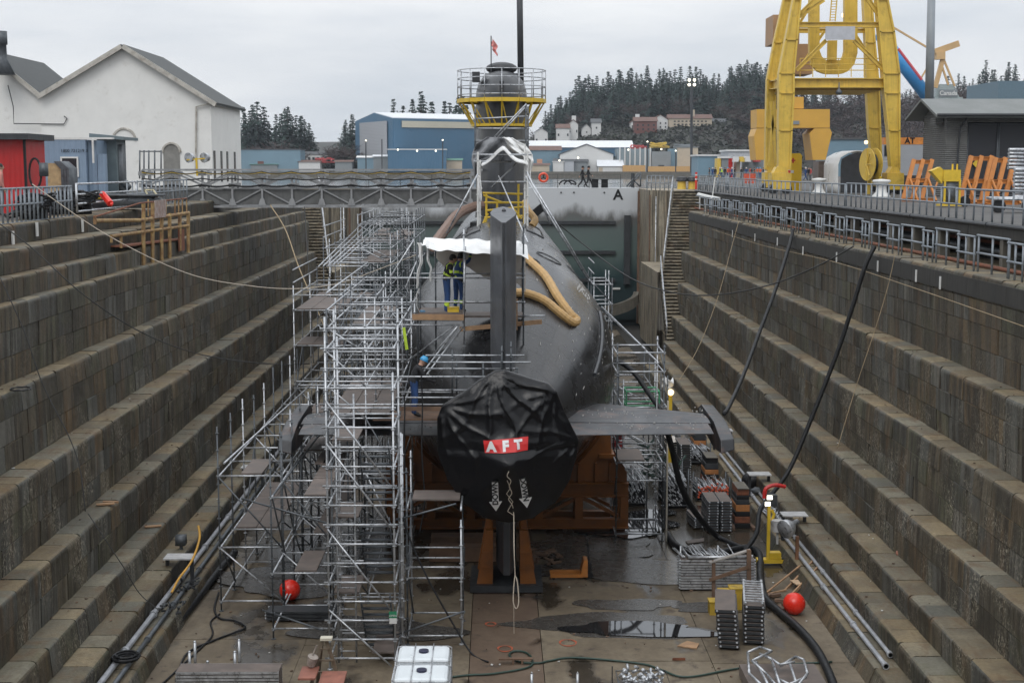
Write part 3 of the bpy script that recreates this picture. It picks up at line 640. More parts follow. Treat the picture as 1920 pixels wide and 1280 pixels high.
# tile seams, hatch rings and weld strake on the hull
def on_hull(a, Y, d=0.012): r_ = hr(Y) + d; return V((SX + math.sin(a) * r_, Y, SZf(Y) + math.cos(a) * r_ + casing(math.sin(a) * r_, math.cos(a), Y)))
def ring_on(a0, Y0, ra, name, mat, w_=0.03):
    m = MB(); pts = []
    for k in range(29):
        t = 2 * math.pi * k / 28; pts.append(on_hull(a0 + math.cos(t) * ra / hr(Y0), Y0 + math.sin(t) * ra * 1.0, 0.015))
    m.path(pts, w_, 5); m.build(name, mat, sub)
for (a0, Y0, ra) in ((-0.22, 52.5, 0.45), (0.42, 52.8, 0.5), (-0.12, 50.6, 0.28), (0.75, 54.5, 0.5), (0.2, 51, 0.5)): ring_on(a0, Y0, ra, 'hatch_outline', SUBD, 0.018)
m = MB(); m.path([on_hull(1.02 + 0.025 * k, 51 - k * 0.42, 0.03) for k in range(12)], 0.07, 6); m.build('strake', SUBM, sub)
for (x0, x1, yA, yB) in ((-1.6, -1.0, 60, 66), (-2.3, -1.8, 58, 64), (1.0, 1.7, 60, 66)):
    m = MB()
    def ch(x, y): return on_hull(math.asin(x / 4.1), y, 0.02)
    for pa, pb in (((x0, yA), (x1, yA)), ((x1, yA), (x1, yB)), ((x1, yB), (x0, yB)), ((x0, yB), (x0, yA))):
        m.path([ch(pa[0] + (pb[0] - pa[0]) * k / 6, pa[1] + (pb[1] - pa[1]) * k / 6) for k in range(7)], 0.03, 4)
    m.build('panel_seam', SUBD, sub)
# upper rudder: thick wedge seen from its trailing edge
def foil(m, cx, y0, y1, th, z0, z1, sw=0.0, mi=None, gap=False):
    n = 9; pr = []
    for k in range(n + 1):
        t = k / n; w_ = th / 2 * (math.sin(math.pi * min(1, 0.08 + t * 0.72)) ** 0.85) if t < 0.97 else th * 0.1
        pr.append((t, w_))
    poly0 = [(cx - w_, y0 + (y1 - y0) * t) for t, w_ in pr] + [(cx + w_, y0 + (y1 - y0) * t) for t, w_ in pr[::-1]]
    N = len(poly0); vs = [(x, y, z0) for x, y in poly0] + [(x, y + sw, z1) for x, y in poly0]
    m.add(vs, [tuple(range(N)), tuple(range(2 * N - 1, N - 1, -1))] + [((i + 1) % N, i, N + i, N + (i + 1) % N) for i in range(N)], mi)
ru = MB()
cx = 0.22
T = [(-0.05, 41.5), (-0.36, 43.0), (-0.40, 43.6), (-0.3, 44.4), (0, 44.9), (0.3, 44.4), (0.40, 43.6), (0.36, 43.0), (0.05, 41.5)]
n = len(T); z0, z1 = -5.6, 0.33
ru.add([(cx + x, y, z0) for x, y in T] + [(cx + x, y, z1 - 0.22 + 0.11 * (y - 41.5)) for x, y in T], [tuple(range(n)), tuple(range(2 * n - 1, n - 1, -1))] + [((i + 1) % n, i, n + i, n + (i + 1) % n) for i in range(n)])
ro = ru.build('upper_rudder', pm('rudder_grey_paint', (0.075, 0.08, 0.09), .42, 0, .25, 1.2, streak=.35, dirt=(.03, .03, .03), dirt_amt=.25), sub, bevel=0.02)
m = MB(); m.bb(cx - 0.03, cx + 0.03, 41.45, 41.5, -5.4, 0.1); m.build('seam', SUBD, ro)
m = MB(); m.sphere((cx + 0.02, 43.8, 0.38), 0.07); m.tube((cx + .02, 43.8, 0.3), (cx + .02, 43.8, 0.36), 0.09); m.build('beacon', SUBM, ro, smooth=True)
m = MB()
m.add([(cx + x * 1.35, y, -6.3) for x, y in ((-0.2, 43.2), (-0.4, 44.6), (-0.1, 48.5), (0.1, 48.5), (0.4, 44.6), (0.2, 43.2))] + [(cx + x, y, -3.6) for x, y in ((-0.2, 43.2), (-0.34, 44.6), (-0.1, 47.0), (0.1, 47.0), (0.34, 44.6), (0.2, 43.2))], [(0, 1, 2, 3, 4, 5), (11, 10, 9, 8, 7, 6)] + [((i + 1) % 6, i, 6 + i, 6 + (i + 1) % 6) for i in range(6)])
m.build('rudder_root', SUBM, sub)
m = MB(); foil(m, 0.3, 41.2, 44.2, 0.62, -10.35, -6.6); m.build('lower_rudder', SUBM, sub)
# stern planes: fixed stabiliser + moving flap + end plate
for s_ in (1, -1):
    def wing(m, pts_r, pts_t, th):
        # root / tip quads of (y, halfthickness)
        vs = []
        for (X, prof) in ((pts_r[0], pts_r[1]), (pts_t[0], pts_t[1])):
            for (y, h) in prof: vs.append((SX + s_ * X, y, SZ + h))
            for (y, h) in prof[::-1]: vs.append((SX + s_ * X, y, SZ - h))
        N = len(vs) // 2; m.add(vs, [tuple(range(N)), tuple(range(2 * N - 1, N - 1, -1))] + [((i + 1) % N, i, N + i, N + (i + 1) % N) for i in range(N)])
    m = MB(); wing(m, (1.2, [(42.75, 0.15), (44.5, 0.27), (46.5, 0.2), (48.2, 0.02)]), (6.25, [(42.75, 0.1), (43.5, 0.15), (44.3, 0.12), (45.0, 0.02)]), 0); st = m.build('stabiliser', PLANE, sub)
    m = MB(); wing(m, (1.5, [(41.3, 0.012), (42.0, 0.10), (42.68, 0.14)]), (6.15, [(41.5, 0.012), (42.0, 0.07), (42.68, 0.1)]), 0); m.build('stern_plane', PLANE, sub)
    m = MB(); X = SX + s_ * 6.3
    prof = [(41.0, -0.5), (41.15, -0.12), (42.6, 0.2), (45.2, 0.28), (46.0, 0.02), (45.0, -0.4), (42.5, -0.62)]
    vs = [(X, y, SZ + z) for y, z in prof] + [(X + s_ * 0.42, y + 0.1, SZ + z * 0.8) for y, z in prof]; N = 7
    m.add(vs, [tuple(range(N)), tuple(range(2 * N - 1, N - 1, -1))] + [((i + 1) % N, i, N + i, N + (i + 1) % N) for i in range(N)]); m.build('end_plate', PLANE, sub, bevel=0.03)
# sail (fin)
SY = 74.0
def sail_sec(sc, n=20):
    out = []
    for k in range(n):
        a = 2 * math.pi * k / n; x = math.sin(a); y = -math.cos(a)
        w_ = 1.42 * sc * (abs(x) ** 0.8) * (1 if x > 0 else -1); yy = y * 4.6 * sc
        if y < 0: w_ *= (1 - 0.25 * y * y)
        out.append((w_, yy))
    return out
m = MB(); secs = [(-2.6, 1.1), (-0.6, 1.0), (5.3, 0.98), (5.75, 0.97), (6.25, 0.88), (6.65, 0.68), (6.85, 0.4), (6.9, 0.05)]; n = 20; vs = []
for z, sc in secs:
    for x, y in sail_sec(sc, n): vs.append((SX + x, SY + 4.6 + y, z))
fs = [tuple(range((len(secs) - 1) * n, len(secs) * n))]
for i in range(len(secs) - 1):
    for k in range(n): fs.append((i * n + k, i * n + (k + 1) % n, (i + 1) * n + (k + 1) % n, (i + 1) * n + k))
m.add(vs, fs); sl = m.build('sail', SUBM, sub, smooth=True)
m = MB(); m.bb(SX - 0.12, SX + 0.12, SY - 0.02, SY + 0.2, -2, 6.1); m.build('trailing_edge', SUBD, sl)
m = MB(); m.sphere((SX, SY + 3.2, 6.95), 0.85, 16, 8, sc=(1, 1, 0.4)); m.build('hatch_dome', SUBD, sl, smooth=True)
m = MB(); m.bb(SX - 1.55, SX - 1.15, SY + 2, SY + 3, 6.2, 6.7); m.build('sensor_box', SUBD, sl)
m = MB(); m.tube((SX + 1.05, SY + 4, 6.0), (SX + 0.95, SY + 4, 13.2), 0.17, 14); m.build('mast', SUBM, sub, smooth=True)
MASTFLAG = thing('flag_staff', 'small red and white flag on a thin staff above the submarine sail', 'flag', (SX - 0.55, SY + 2.5, 6.9))
m = MB(); m.tube((SX - 0.55, SY + 2.5, 6.6), (SX - 0.55, SY + 2.5, 8.6), 0.03); m.build('staff', DKG, MASTFLAG)
m = MB()
def fl(a, b): return (SX - 0.52 + 0.28 * a + 0.05 * math.sin(b * 9), SY + 2.5 + 0.05 * math.sin(a * 8 + b * 5), 8.5 - 0.62 * b - 0.35 * a)
m.grid(fl, 6, 8); m.build('flag', pm('faded_red_flag', (0.6, 0.22, 0.2), 0.7, 0, 0.6, 6), MASTFLAG)

# yellow access platform round the sail
PY = SY + 1.6; ap = thing('access_platform', 'yellow ring-shaped work platform with a pipe railing round the top of the sail', 'work platform', (SX, PY, 3.3))
m = MB(); n = 16; ro_, zc = 2.28, 5.15
for k in range(n):
    a = 2 * math.pi * k / n; b = 2 * math.pi * (k + 1) / n
    P = V((SX + ro_ * math.sin(a), PY - 2.3 * math.cos(a), zc)); Q = V((SX + ro_ * math.sin(b), PY - 2.3 * math.cos(b), zc))
    m.bar(P, Q, 0.12, 0.2); P2 = V((SX + 1.55 * math.sin(a), PY - 1.6 * math.cos(a), zc - 1.25)); Q2 = V((SX + 1.55 * math.sin(b), PY - 1.6 * math.cos(b), zc - 1.25)); m.bar(P2, Q2, 0.1, 0.14)
    m.bar(P, P2, 0.07, 0.07); m.bar(P, P2.lerp(Q2, 0.5), 0.05, 0.05)
    Pi = V((SX + 1.4 * math.sin(a), PY - 1.5 * math.cos(a), zc)); m.bar(P, Pi, 0.07, 0.1)
m.build('support_frame', YEL2, ap)
m = MB(); vs = []; fs = []
for k in range(n):
    a = 2 * math.pi * k / n
    for r_ in (1.5, 2.24): vs.append((SX + r_ * math.sin(a), PY - r_ * math.cos(a), zc + 0.1))
m.add(vs, [(2 * k, 2 * k + 1, (2 * k + 3) % (2 * n), (2 * k + 2) % (2 * n)) for k in range(n)]); m.build('deck_grating', GALV_D, ap, thick=0.03)
for zz in (0.35, 0.78, 1.2, 1.62):
    m = MB(); m.path([V((SX + 2.3 * math.sin(2 * math.pi * k / 32), PY - 2.3 * math.cos(2 * math.pi * k / 32), zc - 0.05 + zz)) for k in range(33)], 0.028, 6); m.build('rail', GALV, ap)
for k in range(16):
    a = 2 * math.pi * k / 16; P = V((SX + 2.3 * math.sin(a), PY - 2.3 * math.cos(a), zc)); m = MB(); m.tube(P, P + V((0, 0, 1.6)), 0.026); m.build('rail_post', GALV, ap)

# ------------------------------------------------------------------ propeller cover
DC = V((0.33, 38.4, -6.35))
OUT = [(930, 700), (945, 699), (985, 712), (1030, 724), (1043, 738), (1055, 770), (1068, 795), (1086, 832), (1082, 862), (1070, 905), (1042, 950), (1000, 978), (955, 988), (910, 978), (868, 950), (838, 905), (820, 855), (819, 790), (829, 765), (868, 742), (898, 718)]
OUTP = [atY(u, v, 38.4) for u, v in OUT]
OUTP = [V((p.x - DC.x, p.z - DC.z)) for p in OUTP]
def out_r(a):   # radius of the outline in direction a (x, z)
    d = V((math.cos(a), math.sin(a))); best = 1.8
    for i in range(len(OUTP)):
        p = OUTP[i]; q = OUTP[(i + 1) % len(OUTP)]; e = q - p; den = d.x * e.y - d.y * e.x
        if abs(den) < 1e-9: continue
        t = (p.x * e.y - p.y * e.x) / den; s_ = (p.x * d.y - p.y * d.x) / den
        if t > 0 and -1e-6 <= s_ <= 1 + 1e-6: best = t
    return best
TIPS = [math.atan2(p.y, p.x) for p in (OUTP[0], OUTP[4], OUTP[7], OUTP[18], OUTP[16], OUTP[9])]
APX = OUTP[0]
def cov_y(x, z):
    r_ = math.hypot(x, z); a = math.atan2(z, x); Rr = out_r(a); t = r_ / Rr
    y = -0.55 * math.exp(-(r_ / 0.62) ** 2) + 0.42 * t ** 3
    # folds that fan down from the top tie point and the blade tips
    for (tip, amp, fr, dec) in ((APX, 0.20, 7, 1.5), (OUTP[4], 0.13, 7, 1.0), (OUTP[18], 0.13, 7, 1.1), (OUTP[7], 0.09, 6, 0.9), (OUTP[14], .07, 6, .9)):
        dx, dz = x - tip.x, z - tip.y; d = math.hypot(dx, dz); ph = math.atan2(dz, dx)
        y += -amp * ((1 - abs(math.sin(fr * ph + tip.x + 0.5 * math.sin(3 * d)))) ** 3.0) * min(1, d * 2.5) * math.exp(-d / dec)
    y += 0.10 * noise.noise(V((x * 1.1, z * 0.9, 3))) + 0.012 * noise.noise(V((x * 4.5, z * 2.2, 7)))
    sag = max(0, 0.2 - abs(z - 0.35)) ; y += 0.25 * sag
    if z < 0: y += 0.05 * math.sin(x * 5 + 2) * min(1, -z)
    return y
m = MB(); NR, NA = 46, 190; vs = [(DC.x, DC.y + cov_y(0, 0), DC.z)]
for i in range(1, NR + 1):
    for k in range(NA):
        a = 2 * math.pi * k / NA; r_ = out_r(a) * i / NR; x = math.cos(a) * r_; z = math.sin(a) * r_; vs.append((DC.x + x, DC.y + cov_y(x, z), DC.z + z))
for (dy, sc) in ((0.12, 1.01), (0.45, 0.985), (0.9, 0.93), (1.5, 0.8)):
    for k in range(NA):
        a = 2 * math.pi * k / NA; r_ = out_r(a) * sc * (1 + 0.03 * math.sin(9 * a) * dy); x = math.cos(a) * r_; z = math.sin(a) * r_ + (0.0 if z > 0 else 0.0); vs.append((DC.x + x, DC.y + cov_y(math.cos(a) * out_r(a), math.sin(a) * out_r(a)) + dy + 0.05 * math.sin(23 * a), DC.z + z))
fs = [(0, 1 + (k + 1) % NA, 1 + k) for k in range(NA)]
for i in range(NR + 3):
    for k in range(NA): a = 1 + i * NA; fs.append((a + k, a + (k + 1) % NA, a + NA + (k + 1) % NA, a + NA + k))
m.add(vs, fs)
COVM = newmat('black_cover_vinyl'); COVM[2].inputs['Base Color'].default_value = (0.004, 0.004, 0.005, 1); COVM[2].inputs['Roughness'].default_value = 0.22; COVM[2].inputs['Specular IOR Level'].default_value = 0.35
_t = nnode(COVM[1], 'ShaderNodeTexCoord').outputs['Object']; bump_n(COVM[1], COVM[2], noise_n(COVM[1], _t, 6, 6, 0.7).outputs['Fac'], 0.35, 0.04)
cov = thing('propeller_cover', 'black tarpaulin cover wrapped round the propeller, with a red AFT panel and two DOWN arrows', 'cover', (DC.x, DC.y, DC.z - 2))
m.build('tarpaulin', COVM[0], cov, smooth=True)
def on_cov(p, d=0.02): return (p[0], DC.y + cov_y(p[0] - DC.x, p[2] - DC.z) - d, p[2])
AFTR = pm('red_panel_vinyl', (0.55, 0.02, 0.02), 0.5, 0, 0.08, 3); WV = pm('white_vinyl_letter', (0.68, 0.68, 0.68), 0.5, 0, 0.08, 8)
c4 = [atY(906, 829, 38), atY(991, 822, 38), atY(990, 847, 38), atY(909, 852, 38)]
m = MB(); m.grid(lambda a, b: on_cov(c4[0].lerp(c4[1], a).lerp(c4[3].lerp(c4[2], a), b), 0.03), 40, 14, flip=True); m.build('red_panel', AFTR, cov, smooth=True)
def cov_text(name, txt, size, c, rot, mat, d, bold=0.0, sx=1.0):
    M = Matrix.Translation(c) @ FACE @ Matrix.Rotation(rot, 4, 'Z') @ Matrix.Diagonal((sx, 1, 1, 1)); o = text_mesh(name, txt, size, mat, M, cov, 0.0, bold)
    bm = bmesh.new(); bm.from_mesh(o.data); bmesh.ops.triangulate(bm, faces=bm.faces[:]); bmesh.ops.subdivide_edges(bm, edges=[e for e in bm.edges if e.calc_length() > 0.08], cuts=3)
    for v_ in bm.verts: v_.co = V(on_cov(v_.co, d))
    bm.to_mesh(o.data); bm.free(); return o
p = atY(921, 840.5, 38); cov_text('letter', 'A', 0.36, p, 0.06, WV, 0.045, 0.022)
p = atY(948, 838.5, 38); cov_text('letter', 'F', 0.36, p, 0.06, WV, 0.045, 0.022)
p = atY(972, 836, 38); cov_text('letter', 'T', 0.33, p, 0.06, WV, 0.045, 0.022)
for (u0, v0, u1, v1, top) in ((928, 906, 930, 968, 0), (980, 899, 989, 961, 0)):
    A = atY(u0, v0, 38); B = atY(u1, v1, 38); d = (B - A); L = d.length; d.normalize(); x = V((d.z, 0, -d.x))
    def AP(s_, t_): return on_cov(A + d * (L * s_) + x * t_, 0.03)
    m = MB(); m.grid(lambda a, b: AP(a * 0.68, (b - 0.5) * 0.17), 22, 5)
    m.grid(lambda a, b: AP(0.66 + a * 0.34, (b - 0.5) * 0.36 * (1 - a)), 10, 8)
    ar = m.build('down_arrow', WV, cov)
    c = A + d * (L * 0.36); ang = math.atan2(-d.z, d.x) if u0 < 950 else None
    # reading direction: left arrow reads upward, right arrow reads downward
    if u0 < 950: rot = math.atan2(-d.z, -d.x)
    else: rot = math.atan2(d.z, d.x)
    to = cov_text('arrow_lettering', 'DOWN', 0.215, c, rot, BLK, 0.045, 0.008, 1.05)
# tie rope
rp = [atY(954, 882, 37.9), atY(951, 892, 37.9), atY(958, 902, 37.9), atY(955, 915, 37.9), atY(960, 930, 37.9), atY(954, 945, 37.8), atY(961, 958, 37.8), atY(964, 980, 37.8), atY(964, 1030, 37.8), atY(966, 1080, 37.8)]
rp = [V(on_cov(p, 0.05)) if p.z > -8.2 else V((p.x, 37.95, p.z)) for p in rp]
ROPE = pm('pale_rope', (0.5, 0.44, 0.36), 0.8, 0, 0.2, 10)
m = MB(); m.path(rp, 0.013, 5, sub=4)
for (a, b) in (((951, 900), (957, 918)), ((957, 918), (950, 930)), ((950, 930), (962, 948)), ((962, 948), (952, 968)), ((952, 968), (965, 978))): m.tube(on_cov(atY(*a, 38), 0.05), on_cov(atY(*b, 38), 0.05), 0.009, 5)
e = rp[-1]; lp = [e, e + V((-0.03, 0, -0.25)), e + V((-0.05, 0, -0.75)), e + V((0.03, 0, -0.95)), e + V((0.1, 0, -0.75)), e + V((0.06, 0, -0.2)), e + V((0, 0, -0.02))]; m.path(lp, 0.016, 5, sub=4)
m.tube(e + V((-0.04, 0, -0.7)), V((e.x - 0.03, e.y, FLOOR + 0.05)), 0.007, 5)
one('tie_rope', m, ROPE, 'pale tie rope hanging from the black propeller cover down to the floor', 'rope')

# ------------------------------------------------------------------ cradles and keel blocks
def cradle(Y, label):
    t = thing('cradle', label, 'cradle', (SX, Y, FLOOR), group='orange cradles under the submarine')
    m = MB()
    for dy in (-0.55, 0.55):
        m.ibeam((SX - 4.2, Y + dy, -10.75), (SX + 4.35, Y + dy, -10.75), 0.3, 0.35, 0.04); m.ibeam((SX - 4.2, Y + dy, -9.55), (SX + 4.35, Y + dy, -9.55), 0.3, 0.5, 0.04)
        for x in (-4.05, -2.6, -1.2, 1.2, 2.6, 4.2): m.bar((SX + x, Y + dy, -10.58), (SX + x, Y + dy, -9.8), 0.28, 0.28)
        for s_ in (1, -1):
            m.bar((SX + s_ * 1.35, Y + dy, -10.5), (SX + s_ * 2.5, Y + dy, -9.85), 0.12, 0.12); m.bar((SX + s_ * 4.0, Y + dy, -10.5), (SX + s_ * 2.75, Y + dy, -9.85), 0.12, 0.12)
    m.build('base_frame', ORG, t)
    for s_ in (1, -1):
        m = MB(); rr = hr(Y) + 0.1; SQ = SZf(Y); pts = []
        for k in range(9):
            a = R(28 + k * 6.0); pts.append((SX + s_ * math.sin(a) * rr, SQ - math.cos(a) * rr))
        poly = [(SX + s_ * 4.3, -9.28), (SX + s_ * 1.2, -9.28)] + [q for q in pts if q[1] > -9.28][:-1] + [(SX + s_ * 3.75, -8.3), (SX + s_ * 4.3, -8.95)]
        if s_ < 0: poly = poly[::-1]
        m.prism(poly, Y - 0.45, Y - 0.38); m.prism(poly, Y + 0.38, Y + 0.45)
        for q in (2.6, 3.2, 3.7): m.bb(SX + s_ * q - 0.04, SX + s_ * q + 0.04, Y - 0.6, Y - 0.455, -9.28, -8.6)
        m.bb(SX + s_ * 3.3, SX + s_ * 3.85, Y - 0.62, Y + 0.62, -8.42, -8.28)
        m.build('saddle', ORG, t)
    m = MB(); m.bb(SX - 0.8, SX + 0.8, Y - 0.6, Y + 0.6, -10.9, -9.95 - 0.0); m.build('keel_block', WOODD, t)
cradle(49.6, 'orange steel cradle nearest the stern, carrying the submarine hull')
for Y in (59, 69, 79): cradle(Y, 'orange steel cradle further forward under the submarine hull')
rs = thing('rudder_stand', 'orange steel stand clamped round the lower rudder on the dock floor', 'stand', (SX, 43.0, FLOOR)); m = MB()
for s_ in (-1, 1):
    m.prism([(SX + s_ * 0.42, -10.85), (SX + s_ * 0.9, -10.85), (SX + s_ * 0.62, -9.2), (SX + s_ * 0.40, -9.2)][::s_], 42.0, 42.3); m.prism([(SX + s_ * 0.42, -10.85), (SX + s_ * 0.9, -10.85), (SX + s_ * 0.62, -9.2), (SX + s_ * 0.40, -9.2)][::s_], 43.6, 43.9)
    m.bb(SX + s_ * 0.41, SX + s_ * 0.46, 42.31, 43.59, -10.8, -9.2)
    for z in (-9.9, -10.4): m.bb(SX + s_ * 0.4, SX + s_ * 0.75, 41.95, 41.995, z, z + 0.06)
m.build('side_frame', ORG, rs); m = MB(); m.bb(-.8, 1.4, 41.8, 44.1, FLOOR + 0.04, -10.86); m.build('base_plate', DKG, rs)
m = MB(); 
for y in (45.2, 46.6): m.bb(-2.2, 1.0, y, y + 0.6, FLOOR + 0.04, -10.6)
one('keel_timber', m, WOODD, 'dark keel block timbers just behind the rudder stand', 'timber')

# specks and scuffs on stern planes and hull
SCF = pm('pale_scuff', (0.4, 0.39, 0.37), 0.7, 0, .2, 9); r2 = random.Random(77); m = MB()
for k in range(170):
    x = r2.choice((-1, 1)) * r2.uniform(2.2, 6.2); y = r2.uniform(41.6, 44.6); a = r2.uniform(.008, .028); z = SZ + .16 + (.12 if y > 42.7 else -.02); m.box((SX + x, y, z), (a, a * r2.uniform(1, 2.5), .03), rz=r2.uniform(0, 3))
tag(m.build('barnacle_speck', SCF, sub), kind='stuff'); m = MB()
for k in range(150):
    a = r2.uniform(.25, 1.35) * r2.choice((1, 1, -1)); Y = r2.uniform(44, 60); p = on_hull(a, Y, .006); q = on_hull(a + r2.uniform(-.02, .02), Y + r2.uniform(.02, .2), .006); m.tube(p, q, r2.uniform(.005, .014), 4)
for k in range(26): a = .72 + k * .006; Y = 51.0 + r2.uniform(-.6, .6); m.tube(on_hull(a, Y, .004), on_hull(a, Y + r2.uniform(.1, .5), .004), .014, 4)
tag(m.build('scuff', SCF, sub), kind='stuff')
# tan ventilation hoses lying on the hull
def hull_hose(pts, r_, mat, label, name='duct_hose'):
    P = []
    for (u, v, Y) in pts: P.append(ray_hull(u, v, r_ * 0.9) if Y < 60 else atY(u, v, Y))
    m = MB(); sp = spline(P, 14); m.path(sp, r_, 10, rf=lambda t: 1 + 0.03 * math.sin(t * 260)); return one(name, m, mat, label, 'hose', smooth=False)
hull_hose([(975, 470, 53), (988, 487, 52.7), (1022, 520, 52), (1045, 558, 51), (1068, 590, 50), (1081, 603, 49.7), (1072, 607, 49.5), (1050, 590, 49.3), (1020, 566, 49.2), (985, 553, 49.4), (960, 553, 49.6), (935, 558, 49.8)], 0.15, HOSE_T, 'tan ventilation hose looping down over the right side of the hull')
hull_hose([(812, 462, 62), (835, 430, 66), (858, 402, 70), (885, 389, 73), (903, 385, 74)], 0.24, HOSE_B, 'thick brown hose running up the left side of the hull to the sail')
hull_hose([(984, 380, 68), (990, 395, 67), (1003, 412, 66.5), (996, 425, 66)], 0.17, HOSE_T, 'short orange-brown hose end on the deck just aft of the sail')
# ================================================================== people
SKIN = pm('skin', (0.42, 0.24, 0.17), 0.55, 0, 0.08, 8)
def cloth(name, c): return pm(name, c, 0.85, 0, 0.2, 7, bump=0.25)
NAVY = cloth('blue_work_trousers', (0.022, 0.06, 0.17)); BJKT = cloth('black_jacket', (0.012, 0.012, 0.014)); HIV = cloth('hi_vis_yellow', (0.5, 0.68, 0.06)); HIVO = cloth('hi_vis_orange', (0.7, 0.13, 0.03))
HAIRM = pm('dark_hair', (0.016, 0.012, 0.01), 0.6, 0, 0.3, 20); BOOT = pm('black_boots', (0.015, 0.014, 0.013), 0.5, 0, 0.2, 6); GLOVE = cloth('dark_gloves', (0.02, 0.02, 0.022)); HATB = pm('blue_hard_hat', (0.05, 0.30, 0.55), 0.3, 0, 0.05, 3); GREYC = cloth('grey_work_clothes', (0.09, 0.095, 0.1)); SILV = pm('reflective_tape', (0.55, 0.57, 0.55), 0.4, 0, 0.1, 5)
BASE = dict(pelvis=(0, 0, .96), waist=(0, .01, 1.1), chest=(0, 0, 1.32), neck=(0, .0, 1.49), head=(0, .03, 1.62),
            shL=(-.19, 0, 1.43), elL=(-.25, -.02, 1.15), wrL=(-.26, .08, .9), shR=(.19, 0, 1.43), elR=(.25, -.02, 1.15), wrR=(.26, .08, .9),
            hpL=(-.10, 0, .92), knL=(-.11, .02, .50), anL=(-.12, -.02, .09), toL=(-.14, .16, .04), hpR=(.10, 0, .92), knR=(.11, .02, .50), anR=(.12, -.02, .09), toR=(.14, .16, .04))
SEG = [('pelvis', 'waist', 't'), ('waist', 'chest', 'j'), ('chest', 'neck', 'j'), ('neck', 'head', 's'), ('chest', 'shL', 'j'), ('shL', 'elL', 'j'), ('elL', 'wrL', 'j'), ('chest', 'shR', 'j'), ('shR', 'elR', 'j'), ('elR', 'wrR', 'j'),
       ('pelvis', 'hpL', 't'), ('hpL', 'knL', 't'), ('knL', 'anL', 't'), ('anL', 'toL', 'b'), ('pelvis', 'hpR', 't'), ('hpR', 'knR', 't'), ('knR', 'anR', 't'), ('anR', 'toR', 'b')]
RAD = dict(pelvis=(.155, .12), waist=(.15, .115), chest=(.165, .125), neck=(.062, .062), head=(.085, .1), shL=(.07, .07), elL=(.05, .05), wrL=(.035, .035), shR=(.07, .07), elR=(.05, .05), wrR=(.035, .035),
           hpL=(.1, .1), knL=(.072, .072), anL=(.052, .052), toL=(.045, .035), hpR=(.1, .1), knR=(.072, .072), anR=(.052, .052), toR=(.045, .035))
